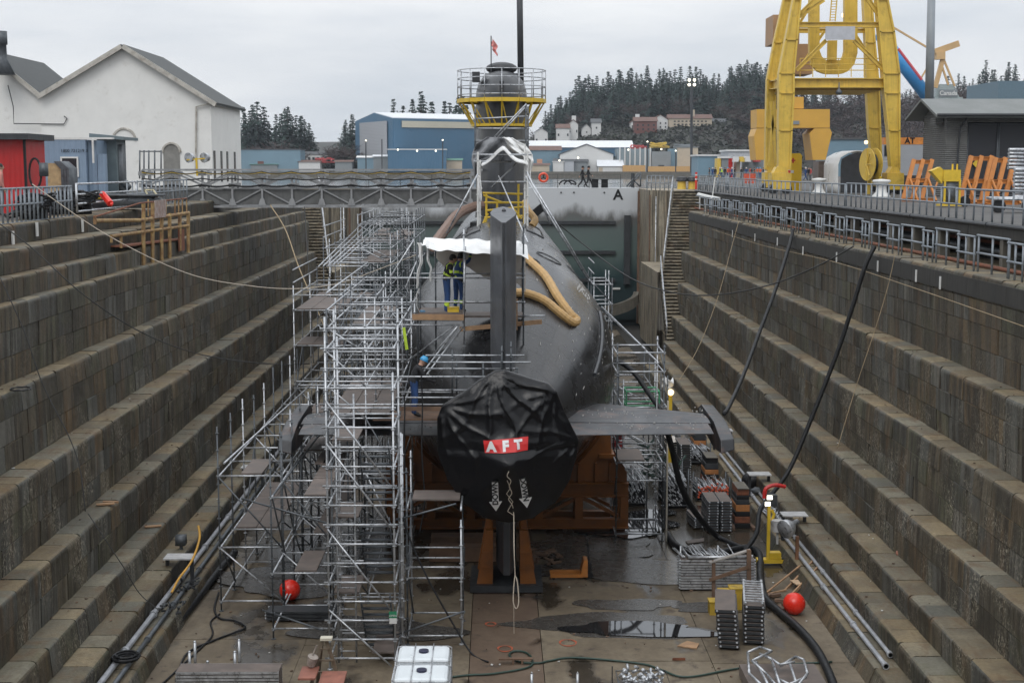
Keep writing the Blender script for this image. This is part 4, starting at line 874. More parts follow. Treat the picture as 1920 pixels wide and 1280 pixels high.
def person(label, loc, yaw, pose=None, jacket=BJKT, trousers=NAVY, bands=None, hat=None, hair=HAIRM, gloves=None, group=None, tilt=(0, 0), scale=1.0, bag=None):
    P = {k: V(v) for k, v in BASE.items()}
    for k, v in (pose or {}).items(): P[k] = V(v)
    bm = bmesh.new(); idx = {}; order = list(P)
    me = bpy.data.meshes.new('sk'); me.from_pydata([P[k] for k in order], [(order.index(a), order.index(b)) for a, b, _ in SEG], [])
    bm.free(); o = bpy.data.objects.new('sk', me); COL.objects.link(o); md = o.modifiers.new('k', 'SKIN'); md.use_smooth_shade = True
    for i, k in enumerate(order):
        me.skin_vertices[0].data[i].radius = RAD[k]; me.skin_vertices[0].data[i].use_root = (k == 'pelvis')
    sb = o.modifiers.new('s', 'SUBSURF'); sb.levels = 2; sb.render_levels = 2
    dg = bpy.context.evaluated_depsgraph_get(); m2 = bpy.data.meshes.new_from_object(o.evaluated_get(dg)); COL.objects.unlink(o); bpy.data.objects.remove(o)
    mats = [jacket, trousers, SKIN, BOOT, gloves or SKIN, SILV, HIV]; m2.materials.clear()
    for q in mats: m2.materials.append(q)
    segs = [(P[a], P[b], c, a, b) for a, b, c in SEG]
    def near(p):
        best = None
        for a, b, c, na, nb in segs:
            ab = b - a; t = max(0, min(1, (p - a).dot(ab) / ab.length_squared)); d = (p - a - ab * t).length - RAD[na][0] * (1 - t) - RAD[nb][0] * t
            if best is None or d < best[0]: best = (d, c, na, t)
        return best
    for f in m2.polygons:
        d, c, na, t = near(f.center); mi = {'j': 0, 't': 1, 's': 2, 'b': 3}[c]
        if na == 'pelvis' and f.center.z > P['pelvis'].z + 0.02: mi = 0
        if bands:
            if (na in ('waist',) and t < 0.35) or (na in ('knL', 'knR') and 0.35 < t < 0.6): mi = 6
            if na in ('shL', 'shR') and 0.5 < t < 0.8 and bands > 1: mi = 6
            if na in ('elL', 'elR') and 0.3 < t < 0.5: mi = 6
            if na == 'chest' and t > 0.1 and abs(abs(f.center.x - P['chest'].x) - 0.09) < 0.03: mi = 6
        f.material_index = mi; f.use_smooth = True
    # head, ears, nose, fingers in the same mesh
    mb = MB(); H = P['head']; 
    mb.v = [tuple(v_.co) for v_ in m2.vertices]; mb.f = [tuple(f.vertices) for f in m2.polygons]; mb.m = [f.material_index for f in m2.polygons]
    rx = Matrix.Rotation(tilt[0], 3, 'X') ; rz_ = Matrix.Rotation(tilt[1], 3, 'Z'); Q = rz_ @ rx
    n0 = len(mb.v); mb.sphere((0, 0, 0), 0.1, 18, 12, mi=2, sc=(0.82, 1.0, 1.2))
    for i in range(n0, len(mb.v)):
        x, y, z = mb.v[i]
        if z < -0.02 and y > 0: x *= 0.86; y *= 0.98
        if y > 0.085 and abs(x) < 0.022 and -0.035 < z < 0.015: y += 0.024
        if y > 0.07 and 0.012 < z < 0.035: y += 0.004
        if y > 0.06 and 0.02 < abs(x) < 0.045 and -0.01 < z < 0.02: y -= 0.01
        mb.v[i] = tuple(H + Q @ V((x, y, z)))
    for s_ in (-1, 1): mb.sphere(H + Q @ V((s_ * 0.083, -0.005, -0.01)), 0.026, 8, 6, mi=2, sc=(0.4, 0.8, 1.1))
    for s_ in (-1, 1): mb.sphere(H + Q @ V((s_ * 0.031, 0.084, 0.012)), 0.011, 6, 5, mi=3)
    mb.box(H + Q @ V((0, 0.091, -0.055)), (0.045, 0.012, 0.009), mi=3)
    for sd_, el_, wr_ in ((-1, 'elL', 'wrL'), (1, 'elR', 'wrR')):
        W_ = P[wr_]; d = (W_ - P[el_]).normalized(); x, y = frame(d)
        if x.x < 0: x, y = -x, -y
        palm = W_ + d * 0.05; mb.tube(W_ - d * 0.01, W_ + d * 0.09, 0.03, 8, 0.038, mi=4)
        for k in range(4):
            b0 = W_ + d * 0.085 + x * (0.017 * (k - 1.5)); L = (0.07, 0.08, 0.075, 0.058)[k]; c1 = b0 + d * L * 0.5 + y * 0.008; c2 = c1 + d * L * 0.35 + y * 0.028
            mb.path([b0, c1, c2], 0.0095, 5, mi=4, rf=lambda t: 1 - 0.3 * t)
        t0 = W_ + d * 0.03 - x * sd_ * 0.03; mb.path([t0, t0 + d * 0.03 - x * sd_ * 0.025, t0 + d * 0.06 - x * sd_ * 0.03], 0.0105, 5, mi=4, rf=lambda t: 1 - 0.3 * t)
    t = thing('person', label, 'person', (0, 0, 0), group)
    body = mb.build('body', mats, t, smooth=True)
    if hat:
        h = MB(); pr = [(0.118, 0), (0.114, 0.05), (0.095, 0.095), (0.06, 0.122), (0.0, 0.132)]; h.lathe(pr, (0, 0, 0), 16); h.lathe([(0.135, -0.004), (0.14, 0.004), (0.118, 0.01)], (0, 0.012, 0), 16); h.box((0, 0.0, 0.125), (0.02, 0.16, 0.02))
        h.v = [tuple(H + Q @ V((x, y, z + 0.035))) for x, y, z in h.v]; h.build('hard_hat', hat, t, smooth=True)
    elif hair:
        h = MB(); h.sphere((0, -0.012, 0.022), 0.108, 14, 10, sc=(0.84, 0.98, 1.08)); h.v = [(x, min(y, 0.07), z if (z > 0.0 or y < 0.0) else 0.0 + z * 0.1) for x, y, z in h.v]
        h.v = [tuple(H + Q @ V((x, y, max(z, -0.05)))) for x, y, z in h.v]; h.build('hair', hair, t, smooth=True)
    t.location = loc; t.rotation_euler = (0, 0, yaw); t.scale = (scale,) * 3
    return t

# ================================================================== scaffolding
def rosettes(m, x, y, z0, z1, r=0.024):
    m.tube((x, y, z0), (x, y, z1), r, 8)
    z = z0 + 0.25
    while z < z1 - 0.05:
        m.tube((x, y, z - 0.006), (x, y, z + 0.006), 0.058, 8); z += 0.5
    m.tube((x, y, z0), (x, y, z0 + 0.03), 0.07, 6)
def scaff(name, label, xs, ys, z0, ztop, levels, decks=(), skip=0.0, braces=True, lend=1.0, seed=1, guard=True, boards=DECK, group=None):
    """ring-lock scaffold: one child per standard, ledger run, brace and deck board. ztop may be a function of (ix, iy)"""
    r2 = random.Random(seed); t = thing(name, label, 'scaffold', ((xs[0] + xs[-1]) / 2, (ys[0] + ys[-1]) / 2, z0), group); cnt = {}
    extra = {}
    def put(nm, m, mat, lim=98):
        cnt[nm] = cnt.get(nm, 0) + 1
        if cnt[nm] <= lim: m.build(nm, mat, t)
        else: e = extra.setdefault((nm, mat), MB()); e.add(m.v, m.f)
    zt = ztop if callable(ztop) else (lambda i, j: ztop)
    for i, x in enumerate(xs):
        for j, y in enumerate(ys):
            zz = zt(i, j)
            if zz is None: continue
            m = MB(); rosettes(m, x, y, z0, zz + r2.uniform(-0.1, 0.25)); put('standard', m, GALV if r2.random() < 0.4 else GALV_D)
    for li, z in enumerate(levels):
        for j, y in enumerate(ys):
            if min((zt(i, j) or -99) for i in range(len(xs))) < z - 0.05: continue
            if r2.random() < skip: continue
            m = MB(); m.tube((xs[0] - 0.05, y, z), (xs[-1] + 0.05, y, z), 0.026); put('ledger', m, GALV)
        for i, x in enumerate(xs):
            if r2.random() < skip * 0.6: continue
            m = MB(); m.tube((x, ys[0] - 0.05, z - 0.03), (x, ys[-1] + 0.05, z - 0.03), 0.026); put('ledger', m, GALV)
    if guard:
        for gz in (0.5, 1.0):
            for x in (xs[0],):
                m = MB(); m.tube((x, ys[0], levels[-1] + gz), (x, ys[-1], levels[-1] + gz), 0.026); put('guard_rail', m, GALV)
    if braces:
        for i, x in enumerate(xs):
            for j in range(0, len(ys) - 1, 2):
                for a, b in zip(levels, levels[1:]):
                    if r2.random() < 0.55: continue
                    m = MB(); fl = r2.random() < 0.5; m.tube((x + 0.04, ys[j], b if fl else a), (x + 0.04, ys[j + 1], a if fl else b), 0.024); put('brace', m, GALV_D)
        for j, y in enumerate(ys):
            if r2.random() < 0.5: continue
            for k, (a, b) in enumerate(zip(levels, levels[1:])):
                i = r2.randrange(len(xs) - 1); m = MB(); m.tube((xs[i], y - 0.04, b), (xs[i + 1], y - 0.04, a), 0.024); put('brace', m, GALV if r2.random() < 0.5 else GALV_D)
    for (xa, xb, ya, yb, z) in decks:
        m = MB(); m.bb(xa, xb, ya, yb, z + 0.03, z + 0.075); put('deck_board', m, boards)
    for (nm, mat), e in extra.items(): tag(e.build(nm + '_cluster', mat, t), kind='stuff')
    return t
def boards(x0, x1, ylist, z, w_=0.6, gap=0.02, p=0.8, seed=2, cut=None):
    r2 = random.Random(seed); out = []
    for ya, yb in zip(ylist, ylist[1:]):
        x = x0
        while x + w_ <= x1 + 0.01:
            if r2.random() < p: out.append((x, x + w_, ya + 0.02, yb - 0.02, z))
            x += w_ + gap
    return out
# stair and ladder tower nearest the camera
lv = [FLOOR + 0.3, -10.1, -9.2, -8.15, -7.15, -6.1, -5.05, -4.0, -2.95]
X0, X1 = -4.28, -2.6; Ya, Yb = 35.3, 37.3
tw = thing('ladder_tower', 'tall galvanised scaffold tower with a long ladder inside, nearest the viewer on the left', 'scaffold', ((X0 + X1) / 2, 36.3, FLOOR))
for (x, y, zt_) in ((X0, Ya, -2.0), (X1, Ya, -3.4), (X1 + 0.16, Ya + 0.4, -5.0), (X0, Yb, -2.0), (X1, Yb, -2.0), (X0 + 0.2, Ya + 0.9, -2.6), (X1 + 0.1, Yb - 0.2, -5.3)):
    m = MB(); rosettes(m, x, y, FLOOR, zt_, 0.027); m.build('standard', GALV, tw)
k = 0
z = FLOOR + 0.3
while z < -2.2:
    m = MB(); m.tube((X0 - 0.12, Ya, z), (X1 + 0.08, Ya, z), 0.027); m.build('ledger', GALV, tw)
    if k % 2 == 0:
        m = MB(); m.tube((X0, Yb, z), (X1, Yb, z), 0.026); m.build('ledger', GALV, tw)
        for x in (X0, X1): m = MB(); m.tube((x, Ya, z - .04), (x, Yb, z - .04), 0.026); m.build('ledger', GALV, tw)
    z += 0.5; k += 1
for (za, zb) in ((-4.1, -6.25), (-5.2, -7.35), (-7.4, -9.5), (-9.5, -11.0)):
    m = MB(); m.tube((X0, Ya - 0.05, za), (X1 - 0.1, Ya - 0.05, zb), 0.025); m.build('brace', GALV, tw)
lad = MB()
for x in (-4.08, -3.62): lad.bar((x, Ya + 0.25, FLOOR + 0.1), (x, Ya + 0.35, -4.0), 0.05, 0.03)
z = FLOOR + 0.4
while z < -4.1: lad.tube((-4.08, Ya + 0.27, z), (-3.62, Ya + 0.27, z), 0.016, 5); z += 0.28
lad.build('ladder', GALV, tw)
for f_, zb in enumerate((-9.2, -7.2, -5.2)):
    m = MB()
    for s_ in range(8): m.bb(-3.5, -2.75, Yb - 0.2 - s_ * 0.23, Yb - 0.02 - s_ * 0.23, zb - 1.9 + s_ * 0.24, zb - 1.87 + s_ * 0.24)
    m.bar((-3.5, Yb, zb - 2), (-3.5, Ya + 0.2, zb), 0.03, 0.14); m.bar((-2.74, Yb, zb - 2), (-2.74, Ya + 0.2, zb), 0.03, 0.14); m.build('stair_flight', GALV_D, tw)
    m = MB(); m.bb(-4.2, -3.55, Ya + 0.45, Yb, zb - 0.03, zb + 0.01); m.build('landing', DECK, tw)
m = MB(); m.bb(X1 - 0.62, X1 - 0.02, Ya + .3, Ya + 1.9, FLOOR + 0.32, FLOOR + 0.36); m.build('landing', DECK, tw)
tg = MB(); tg.bb(X1 - 0.15, X1 + 0.05, Ya - 0.06, Ya - 0.045, -9.72, -9.55); t2 = thing('status_tag', 'green and white plastic tag reading OPEN tied to the ladder tower', 'tag', (X1, Ya - 0.05, -9.9)); tg.build('green_panel', GREEN, t2)
tg = MB(); tg.bb(X1 - 0.14, X1 + 0.05, Ya - 0.06, Ya - 0.045, -9.87, -9.725); tg.build('white_panel', WHT, t2)
text_mesh('lettering', 'OPEN', 0.075, WHT, Matrix.Translation((X1 - 0.05, Ya - 0.064, -9.66)) @ FACE, t2, 0.001)

yA = [40.2 + 2.07 * k for k in range(9)]
d1 = []
for k in range(8): d1 += [(-7.35 if k == 0 else -6.75, -6.75 if k == 0 else -6.15, yA[k] + .03, yA[k + 1] - .03, -7.1)] if k in (0, 3, 5) else []
d1 += boards(-7.9, -6.2, yA[1:5], -9.2, p=0.6, seed=4)
scaff('outer_scaffold', 'low galvanised scaffold standing on the floor along the lower left dock steps', [-8.0, -6.2], yA, FLOOR, -5.65, [FLOOR + 0.3, -9.2, -7.1], d1, skip=0.1, seed=3, guard=False)
yB = [37.7 + 2.07 * k for k in range(7)]
d2 = boards(-6.05, -4.5, yB[1:], -7.15, p=0.45, seed=6) + boards(-5.5, -4.4, yB, -9.25, p=0.75, seed=8) + [(-5.2, -4.6, yB[k] + .03, yB[k + 1] - .03, -7.15) for k in range(0, 6)]
scaff('inner_scaffold', 'galvanised scaffold with stepped plywood decks between the ladder tower and the left dock steps', [-6.1, -4.45], yB, FLOOR, -5.9, [FLOOR + 0.3, -9.25, -7.15], d2, skip=0.05, seed=5, guard=False)
t = thing('loose_brace', 'long grey scaffold tube leaning across the front of the low left scaffold', 'tube', (-6, 37.6, -7.5)); m = MB(); m.tube(atY(453, 934, 38.6), atY(616, 981, 37.4), 0.028); m.build('tube', GALV_D, t); t = None
m = MB(); m.tube(atY(492, 1143, 38.4), atY(606, 1181, 37.4), 0.028); m.tube(atY(740, 975, 37), atY(855, 944, 37), 0.026); one('loose_brace', m, GALV_D, 'scaffold tube tied slantwise low on the front of the left scaffold', 'tube')
m = MB(); m.tube(atY(741, 1190, 36.6), atY(872, 1145, 36.6), 0.026); one('loose_brace', m, GALV_D, 'slanting scaffold tube right of the ladder tower above the white tanks', 'tube')
# right-hand wing of the ladder tower
yC = [37.2, 39.2]
scaff('tower_wing', 'open scaffold bay between the ladder tower and the black propeller cover', [-2.4, -0.95], yC, FLOOR, lambda i, j: -6.3 if i == 0 else -7.55, [FLOOR + 0.25, -9.25, -8.95, -7.35], [(-2.3, -1.0, 38.0, 39.1, -7.35)], seed=12, guard=False)
# mid scaffold over and around the left stern plane
yD = [40.9, 42.9, 44.9, 47.8]
m5 = scaff('plane_scaffold', 'dense scaffold rising over the left stern plane beside the hull', [-4.9, -3.8, -2.87], [40.9, 47.8, 49.8, 51.8, 53.8], FLOOR, lambda i, j: -2.3 if j < 2 else -2.9 - 0.1 * j, [FLOOR + 0.3, -9.2, -7.2, -5.55, -4.6, -3.6, -2.9], boards(-4.85, -2.9, [40.95, 43.2, 45.5, 47.8], -5.5, w_=0.56, p=0.85, seed=3) + boards(-4.85, -3.7, [47.8, 49.8, 51.8, 53.8], -3.6, w_=0.56, p=0.7, seed=9), seed=21, guard=True)
m = None
for (x, y) in ((-4.9, 43.2), (-4.9, 45.5), (-3.7, 43.2), (-2.87, 43.2), (-2.87, 45.5), (-3.7, 45.5)):
    m = MB(); rosettes(m, x, y, -5.45, -2.25); m.build('upper_standard', GALV if y < 45 else GALV_D, m5)
for z in (-5.0, -4.45, -3.4, -2.9, -2.45):
    for y in (43.2, 45.5):
        m = MB(); m.tube((-5.0, y, z), (-2.8, y, z), 0.026); m.build('upper_ledger', GALV, m5)
yE = [56 + 2.5 * k for k in range(4)]
scaff('long_scaffold', 'stepped galvanised scaffold left of the hull amidships', [-8.0, -6.2, -4.75], yE, FLOOR, lambda i, j: -3.0 + 0.1 * j, [-9.0, -7.0, -5.3, -3.9, -3.3], boards(-7.9, -5, yE, -3.9, p=0.5, seed=31) + boards(-7.9, -5, yE, -5.3, p=0.4, seed=32), skip=0.1, seed=30)
yF = [66 + 2.4 * k for k in range(5)]
scaff('long_scaffold', 'tall galvanised scaffold left of the hull with open top bays, nearer than the truss bridge', [-8.0, -6.3, -4.9], yF, FLOOR, lambda i, j: -1.6, [-9.0, -7.0, -5.0, -3.7, -2.7, -2.0], boards(-6.3, -5, yF, -2.7, p=0.8, seed=41), skip=0.1, seed=40)
yG = [78.5 + 2.5 * k for k in range(8)]
scaff('long_scaffold', 'tall galvanised scaffold left of the bow, beyond the truss bridge', [-7.6, -6.0, -4.8], yG, FLOOR, lambda i, j: -0.9, [-8.5, -6.0, -4.0, -2.4, -1.4], boards(-7.6, -5, yG, -2.4, p=0.6, seed=51), skip=0.1, seed=50)
# sloping tube runs
sr = thing('sloping_tube_run', 'five parallel bright tubes sloping up along the left scaffold towards the gate', 'scaffold tubes', (-8, 68, -2.8))
for k in range(5): m = MB(); m.tube(atY(597 + k * 9, 500 - k * 1, 62 + 0.4 * k), atY(683 + k * 12, 415 - k * 1, 74), 0.028); m.build('tube', GALV, sr)
for k in range(5):
    a = atY(612 + k * 8, 499 - k * 7.5, 62.5 + k * 1.2); b = atY(690, 499 - k * 7.5, 62.5 + k * 1.2); m = MB(); m.tube(a, b, 0.028); m.build('cross_tube', GALV, sr)
for k in range(4):
    a = atY(688 + k * 9, 409 - k * 4, 75 + k * 1.2); b = atY(752 + k * 2, 409 - k * 4, 75 + k * 1.2); m = MB(); m.tube(a, b, 0.028); m.build('cross_tube', GALV, sr)
sr = thing('sloping_tube_run', 'three bright tubes sloping up beside the left scaffold, lower set', 'scaffold tubes', (-8, 58, -4.5))
for k in range(3): m = MB(); m.tube(atY(596 + k * 9, 596, 60 + 0.4 * k), atY(683 + k * 8, 509, 70), 0.028); m.build('tube', GALV, sr)
for k in range(4): a = atY(600 + k * 9, 596 - k * 7, 60 + k); b = atY(690, 596 - k * 7, 60 + k); m = MB(); m.tube(a, b, 0.026); m.build('cross_tube', GALV, sr)
sr = thing('sloping_tube_run', 'long bright tube sloping down from the scaffold top to the low left scaffold', 'scaffold tubes', (-7, 48, -7)); m = MB(); m.tube(atY(420, 868, 40.3), atY(618, 690, 56), 0.03); m.build('tube', GALV, sr); m = MB(); m.tube(atY(510, 930, 38), atY(610, 800, 46), 0.03); m.build('tube', GALV_D, sr)
# tent platform over the hull
tp = thing('tent_platform', 'scaffold platform carrying two workers under a white plastic canopy, above the hull', 'work platform', (-0.8, 44.6, -2.85))
for (x, y, z0, z1) in ((-2.45, 44.2, -5.4, -0.75), (-1.95, 45.7, -4.2, -0.6), (-1.0, 44.15, -4.6, -0.2), (-0.1, 45.8, -3.9, -1.0), (0.85, 44.2, -4.4, -0.1), (0.85, 45.8, -3.8, -0.5), (-2.45, 45.8, -5.2, -0.5)):
    m = MB(); rosettes(m, x, y, z0, z1, 0.026); m.build('standard', GALV_D if x != -1.0 else GALV, tp)
m = MB(); m.tube(atY(872, 462, 44.05), atY(869, 606, 44.05), 0.035); m.build('standard', GALV, tp)
for (u0, u1, v_, Y) in ((662, 985, 521, 44.2), (775, 985, 513, 45.8), (662, 985, 567, 45.8), (770, 985, 566, 44.2), (662, 866, 600, 44.2), (660, 862, 609, 43.8), (975, 1022, 592, 44.2)):
    m = MB(); m.tube(atY(u0, v_, Y), atY(u1, v_, Y), 0.026); m.build('ledger', GALV, tp)
for (a, b) in (((858, 612, 43.8), (790, 690, 44.6)), ((850, 612, 44.4), (760, 680, 45.4)), ((776, 450, 44.8), (700, 570, 45.2)), ((990, 455, 45), (935, 330, 62)), ((760, 540, 44.6), (790, 470, 45.5))):
    m = MB(); m.tube(atY(*a), atY(*b), 0.026); m.build('brace', GALV, tp)
m = MB(); m.bb(-2.42, -1.05, 44.2, 45.9, -2.86, -2.80); m.bb(-1.03, 0.9, 44.6, 45.9, -3.0, -2.94); m.build('deck', DECK, tp)
m = MB(); m.bar(atY(773, 594, 44.0), atY(870, 595, 44.0), 0.05, 0.18); m.build('toe_board', WOOD, tp)
m = MB(); m.bar(atY(862, 617, 44.2), atY(1016, 603, 44.4), 0.05, 0.14); m.build('toe_board', WOOD, tp)
m = MB(); m.bar(atY(968, 560, 44.3), atY(968, 618, 44.3), 0.08, 0.2); m.build('toe_board', WOOD, tp)
m = MB(); m.bar(atY(782, 583, 45.7), atY(868, 585, 45.7), 0.04, 0.16); m.build('toe_board', WOODD, tp)
m = MB()
def can(a, b):
    x = -2.28 + 3.28 * a; y = 43.7 + 2.3 * b; zf = -0.80 - 0.20 * a + 0.02 * math.sin(a * 9) + 0.012 * math.sin(a * 23 + 2); zb = -0.55 - 0.12 * a
    if a < 0.05: zf += 0.1
    z = zf + (zb - zf) * min(1, b * 1.25) - 0.06 * math.sin(math.pi * b) * abs(math.sin(a * 7)) + 0.07 * noise.noise(V((a * 9, b * 3, 0)))
    if a > 0.92: z -= (a - 0.92) * 1.5
    return (x, y, z)
m.grid(can, 60, 18); m.build('canopy', SHEET, tp, smooth=True)
m = MB()
def skirt(a, b):
    x = -2.0 + 2.95 * a; p = can(a * 0.97 + 0.02, 1.0); drop = 0.75 + 0.65 * a + 0.1 * math.sin(a * 14)
    if a < 0.12: drop *= 0.75 + a * 2
    return (x, 45.95 + 0.06 * math.sin(a * 22 + b * 3) * b, p[2] - 0.02 - drop * b)
m.grid(skirt, 60, 14); m.build('canopy_skirt', CREAM, tp, smooth=True)
for (pts, wd) in (([(786, 455), (790, 480), (786, 505), (781, 540)], 0.14), ([(800, 462), (804, 490), (808, 510), (806, 528)], 0.10), ([(785, 540), (781, 562), (786, 585)], 0.05)):
    m = MB(); P = [atY(u, v, 44.0) for u, v in pts]; P = spline(P, 5); n_ = len(P)
    def rg(a, b): i = min(n_ - 1, int(b * (n_ - 1) + 0.5)); p = P[i]; return (p.x + (a - 0.5) * wd * (1 - 0.6 * b) + 0.02 * math.sin(b * 15), p.y + 0.06 * math.sin(a * 7 + b * 4), p.z)
    m.grid(rg, 6, n_ - 1); m.build('torn_sheet', SHEET, tp, smooth=True)
m = MB(); m.box(atY(850, 583, 44.5), (0.36, 0.3, 0.22)); m.box(atY(850, 576, 44.5), (0.38, 0.32, 0.03)); one('tool_box', m, YEL2, 'yellow tool box on the canopy platform by the worker\'s feet', 'box', bevel=0.01)
m = MB(); m.sphere(atY(805, 588, 44.6), 0.14, 10, 6, sc=(1.5, 1, 0.5)); m.box(atY(792, 585, 44.5), (0.12, 0.2, 0.1), rz=0.4); one('tool_bag', m, pm('blue_cloth_bag', (0.1, 0.3, 0.5), 0.7), 'small blue and black tool bag on the canopy platform', 'bag')
m = MB(); m.bar(atY(757, 614, 42.6), atY(763, 655, 42.6), .09, .05); one('hi_vis_strap', m, HIV, 'bright yellow-green strap hanging on the scaffold above the blue-helmeted worker', 'strap')
# low guard frames at the stern
gf = thing('stern_guard_frame', 'guard rails round the low stern platform behind the black cover', 'guard rails', (-0.3, 41, -5.5))
for (u0, u1, v_, Y) in ((798, 983, 666, 41.6), (806, 995, 679, 41.4), (778, 967, 691, 41.6), (700, 910, 706, 40.9), (765, 885, 731, 41.6), (742, 862, 745, 40.9), (556, 765, 715, 40.7), (600, 840, 758, 40.9), (560, 750, 722, 42.4), (745, 860, 735, 42.4)):
    m = MB(); m.tube(atY(u0, v_, Y), atY(u1, v_, Y), 0.025); m.build('rail', GALV, gf)
for (u, va, vb, Y) in ((848, 655, 745, 41.5), (856, 675, 745, 41.8), (906, 680, 745, 41.4), (941, 648, 708, 41.4), (958, 640, 700, 41.5), (969, 688, 708, 41.3), (735, 700, 775, 40.8)):
    m = MB(); a = atY(u, va, Y); b = atY(u, vb, Y); m.tube(a, b, 0.026)
    for k in range(3): c = a.lerp(b, (k + .5) / 3); m.tube(c, c + V((0, 0, 0.02)), 0.055, 8)
    m.build('post', GALV_D, gf)
m = MB(); m.bb(-3.6, -1.05, 40.9, 42.3, -5.62, -5.57); m.build('deck', WOODD, gf)
m = MB(); m.bar(atY(748, 766, 40.85), atY(860, 766, 40.85), 0.04, 0.12); m.build('toe_board', WOODD, gf)
for k, (u0, u1) in enumerate(((858, 790), (868, 800))): m = MB(); m.tube(atY(u0, 613, 44), atY(u1, 702, 41.5), 0.025); m.build('brace', GALV, gf)
# right scaffolds
scaff('right_tower', 'open scaffold tower behind the right stern plane', [4.12, 5.72], [47.9, 50.0], FLOOR, -4.3, [FLOOR + 0.25, -8.35, -7.0, -5.2, -4.55], [(4.2, 5.1, 48.0, 49.9, -8.35)], seed=61, guard=False)
m = MB(); m.tube((5.86, 47.85, FLOOR), (5.86, 47.85, -6.2), 0.03); one('bamboo_coloured_pole', m, pm('cream_tube', (0.55, 0.5, 0.42), 0.5), 'cream tube standing against the right scaffold tower', 'pole')
scaff('right_scaffold', 'lower scaffold run along the right side of the hull past the stern plane', [4.75, 6.4], [52.5, 54.6, 56.7, 58.8, 60.9], FLOOR, lambda i, j: -6.2, [-10.0, -9.0, -8.1, -7.2], boards(4.8, 6.3, [52.5, 54.6, 56.7], -8.1, p=0.6), seed=63, guard=False)
scaff('right_scaffold', 'scaffold stair bay far along the right side of the hull', [4.55, 5.4], [66, 68, 70], FLOOR, lambda i, j: -3.4, [-9.0, -7.0, -6.2, -5.4, -4.6, -3.7], [], seed=65, guard=True)
m = MB()
for (a, b) in (((985, 330, 62), (1100, 520, 62)), ((990, 330, 62), (1105, 522, 62)), ((1135, 585, 64), (1235, 680, 55)), ((1128, 575, 64), (1210, 655, 55))): m.tube(atY(*a), atY(*b), 0.035)
one('raking_tube', m, GALV, 'pair of raking tubes running down the right side of the hull from the deck shelter', 'tubes')

# deck shelter aft of the sail
ds = thing('deck_shelter', 'scaffold shelter frame with white and grey sheeting just behind the sail', 'shelter', (0.3, 66, -1.5))
for (u, va, vb, Y) in ((896, 285, 445, 63), (900, 300, 450, 63.4), (989, 285, 450, 63), (984, 270, 440, 63.6), (891, 200, 330, 71), (986, 195, 345, 71), (990, 200, 340, 71.4), (941, 255, 300, 71)):
    m = MB(); a = atY(u, va, Y); b = atY(u, vb, Y); m.tube(a, b, 0.05, 6)
    for k in range(5): c = a.lerp(b, (k + .5) / 5); m.tube(c, c + V((0, 0, 0.025)), 0.08, 8)
    m.build('post', GALV_D if Y > 66 else WHT, ds)
for (u0, v0, u1, v1, Y) in ((888, 290, 997, 290, 63), (892, 223, 990, 218, 71), (892, 241, 990, 241, 71), (892, 264, 990, 264, 71), (896, 341, 990, 341, 63.5), (889, 303, 960, 303, 64), (885, 437, 996, 437, 62.6), (921, 352, 968, 307, 64), (896, 326, 837, 438, 62), (988, 322, 1032, 420, 62), (928, 256, 987, 195, 70.9), (930, 261, 984, 202, 70.9)):
    m = MB(); m.tube(atY(u0, v0, Y), atY(u1, v1, Y), 0.035); m.build('tube', GALV, ds)
m = MB()
def rf(a, b):
    u = 903 + 87 * a; v = 312 - 30 * (1 - abs(a - 0.48) / 0.5) + 3 * math.sin(a * 11); p = atY(u, v, 62.8); return (p.x, p.y + b * 2.6, p.z + 0.28 * (1 - b) * 0 + 0.15 * b + 0.04 * math.sin(b * 6 + a * 7))
m.grid(rf, 24, 8); m.build('gable_sheet', SHEET, ds, thick=0.05)
def drape(name, pts, mat, Y, wob=0.12, parent=None):
    """cloth patch whose outline runs through pts: a list of (left, right) pixel pairs from top to bottom"""
    m = MB(); n_ = len(pts) - 1
    def g(a, b):
        t = b * n_; i = min(n_ - 1, int(t)); f = t - i; L = V(pts[i][0]).lerp(V(pts[i + 1][0]), f); Rr = V(pts[i][1]).lerp(V(pts[i + 1][1]), f); q = L.lerp(Rr, a); p = atY(q.x, q.y, Y)
        return (p.x, Y + wob * math.sin(a * 9 + b * 4) + wob * 1.5 * noise.noise(V((a * 5, b * 6, Y))), p.z + 0.05 * noise.noise(V((a * 7, b * 5, 2))))
    m.grid(g, 22, 22); return m.build(name, mat, parent, smooth=True, thick=0.02)
drape('white_sheet', [((930, 258), (960, 258)), ((938, 268), (985, 272)), ((950, 278), (998, 290)), ((985, 296), (1000, 303)), ((986, 305), (994, 330)), ((987, 320), (1006, 365))], SHEET, 66, 0.2, ds)
drape('grey_tarpaulin', [((912, 257), (945, 258)), ((895, 268), (952, 272)), ((886, 285), (935, 290)), ((884, 300), (905, 300)), ((888, 320), (898, 325)), ((893, 335), (898, 345))], GTARP, 65.5, 0.25, ds)
drape('white_sheet', [((895, 330), (900, 330)), ((896, 350), (903, 352)), ((898, 375), (903, 377))], SHEET, 62.7, 0.05, ds)
yr = thing('hatch_railing', 'yellow folding railings round the deck hatch behind the sail', 'railing', (0.3, 65, -1.3))
for (a, b) in (((905, 362), (980, 364)), ((906, 366), (942, 380)), ((908, 380), (984, 380)), ((910, 395), (980, 388)), ((908, 408), (980, 405)), ((912, 362), (912, 412)), ((932, 380), (932, 410)), ((972, 345), (972, 410)), ((903, 425), (915, 400)), ((982, 380), (983, 440)), ((958, 385), (978, 410)), ((912, 412), (903, 438))):
    m = MB(); m.tube(atY(*a, 65), atY(*b, 65), 0.05); m.build('rail', YEL2, yr)
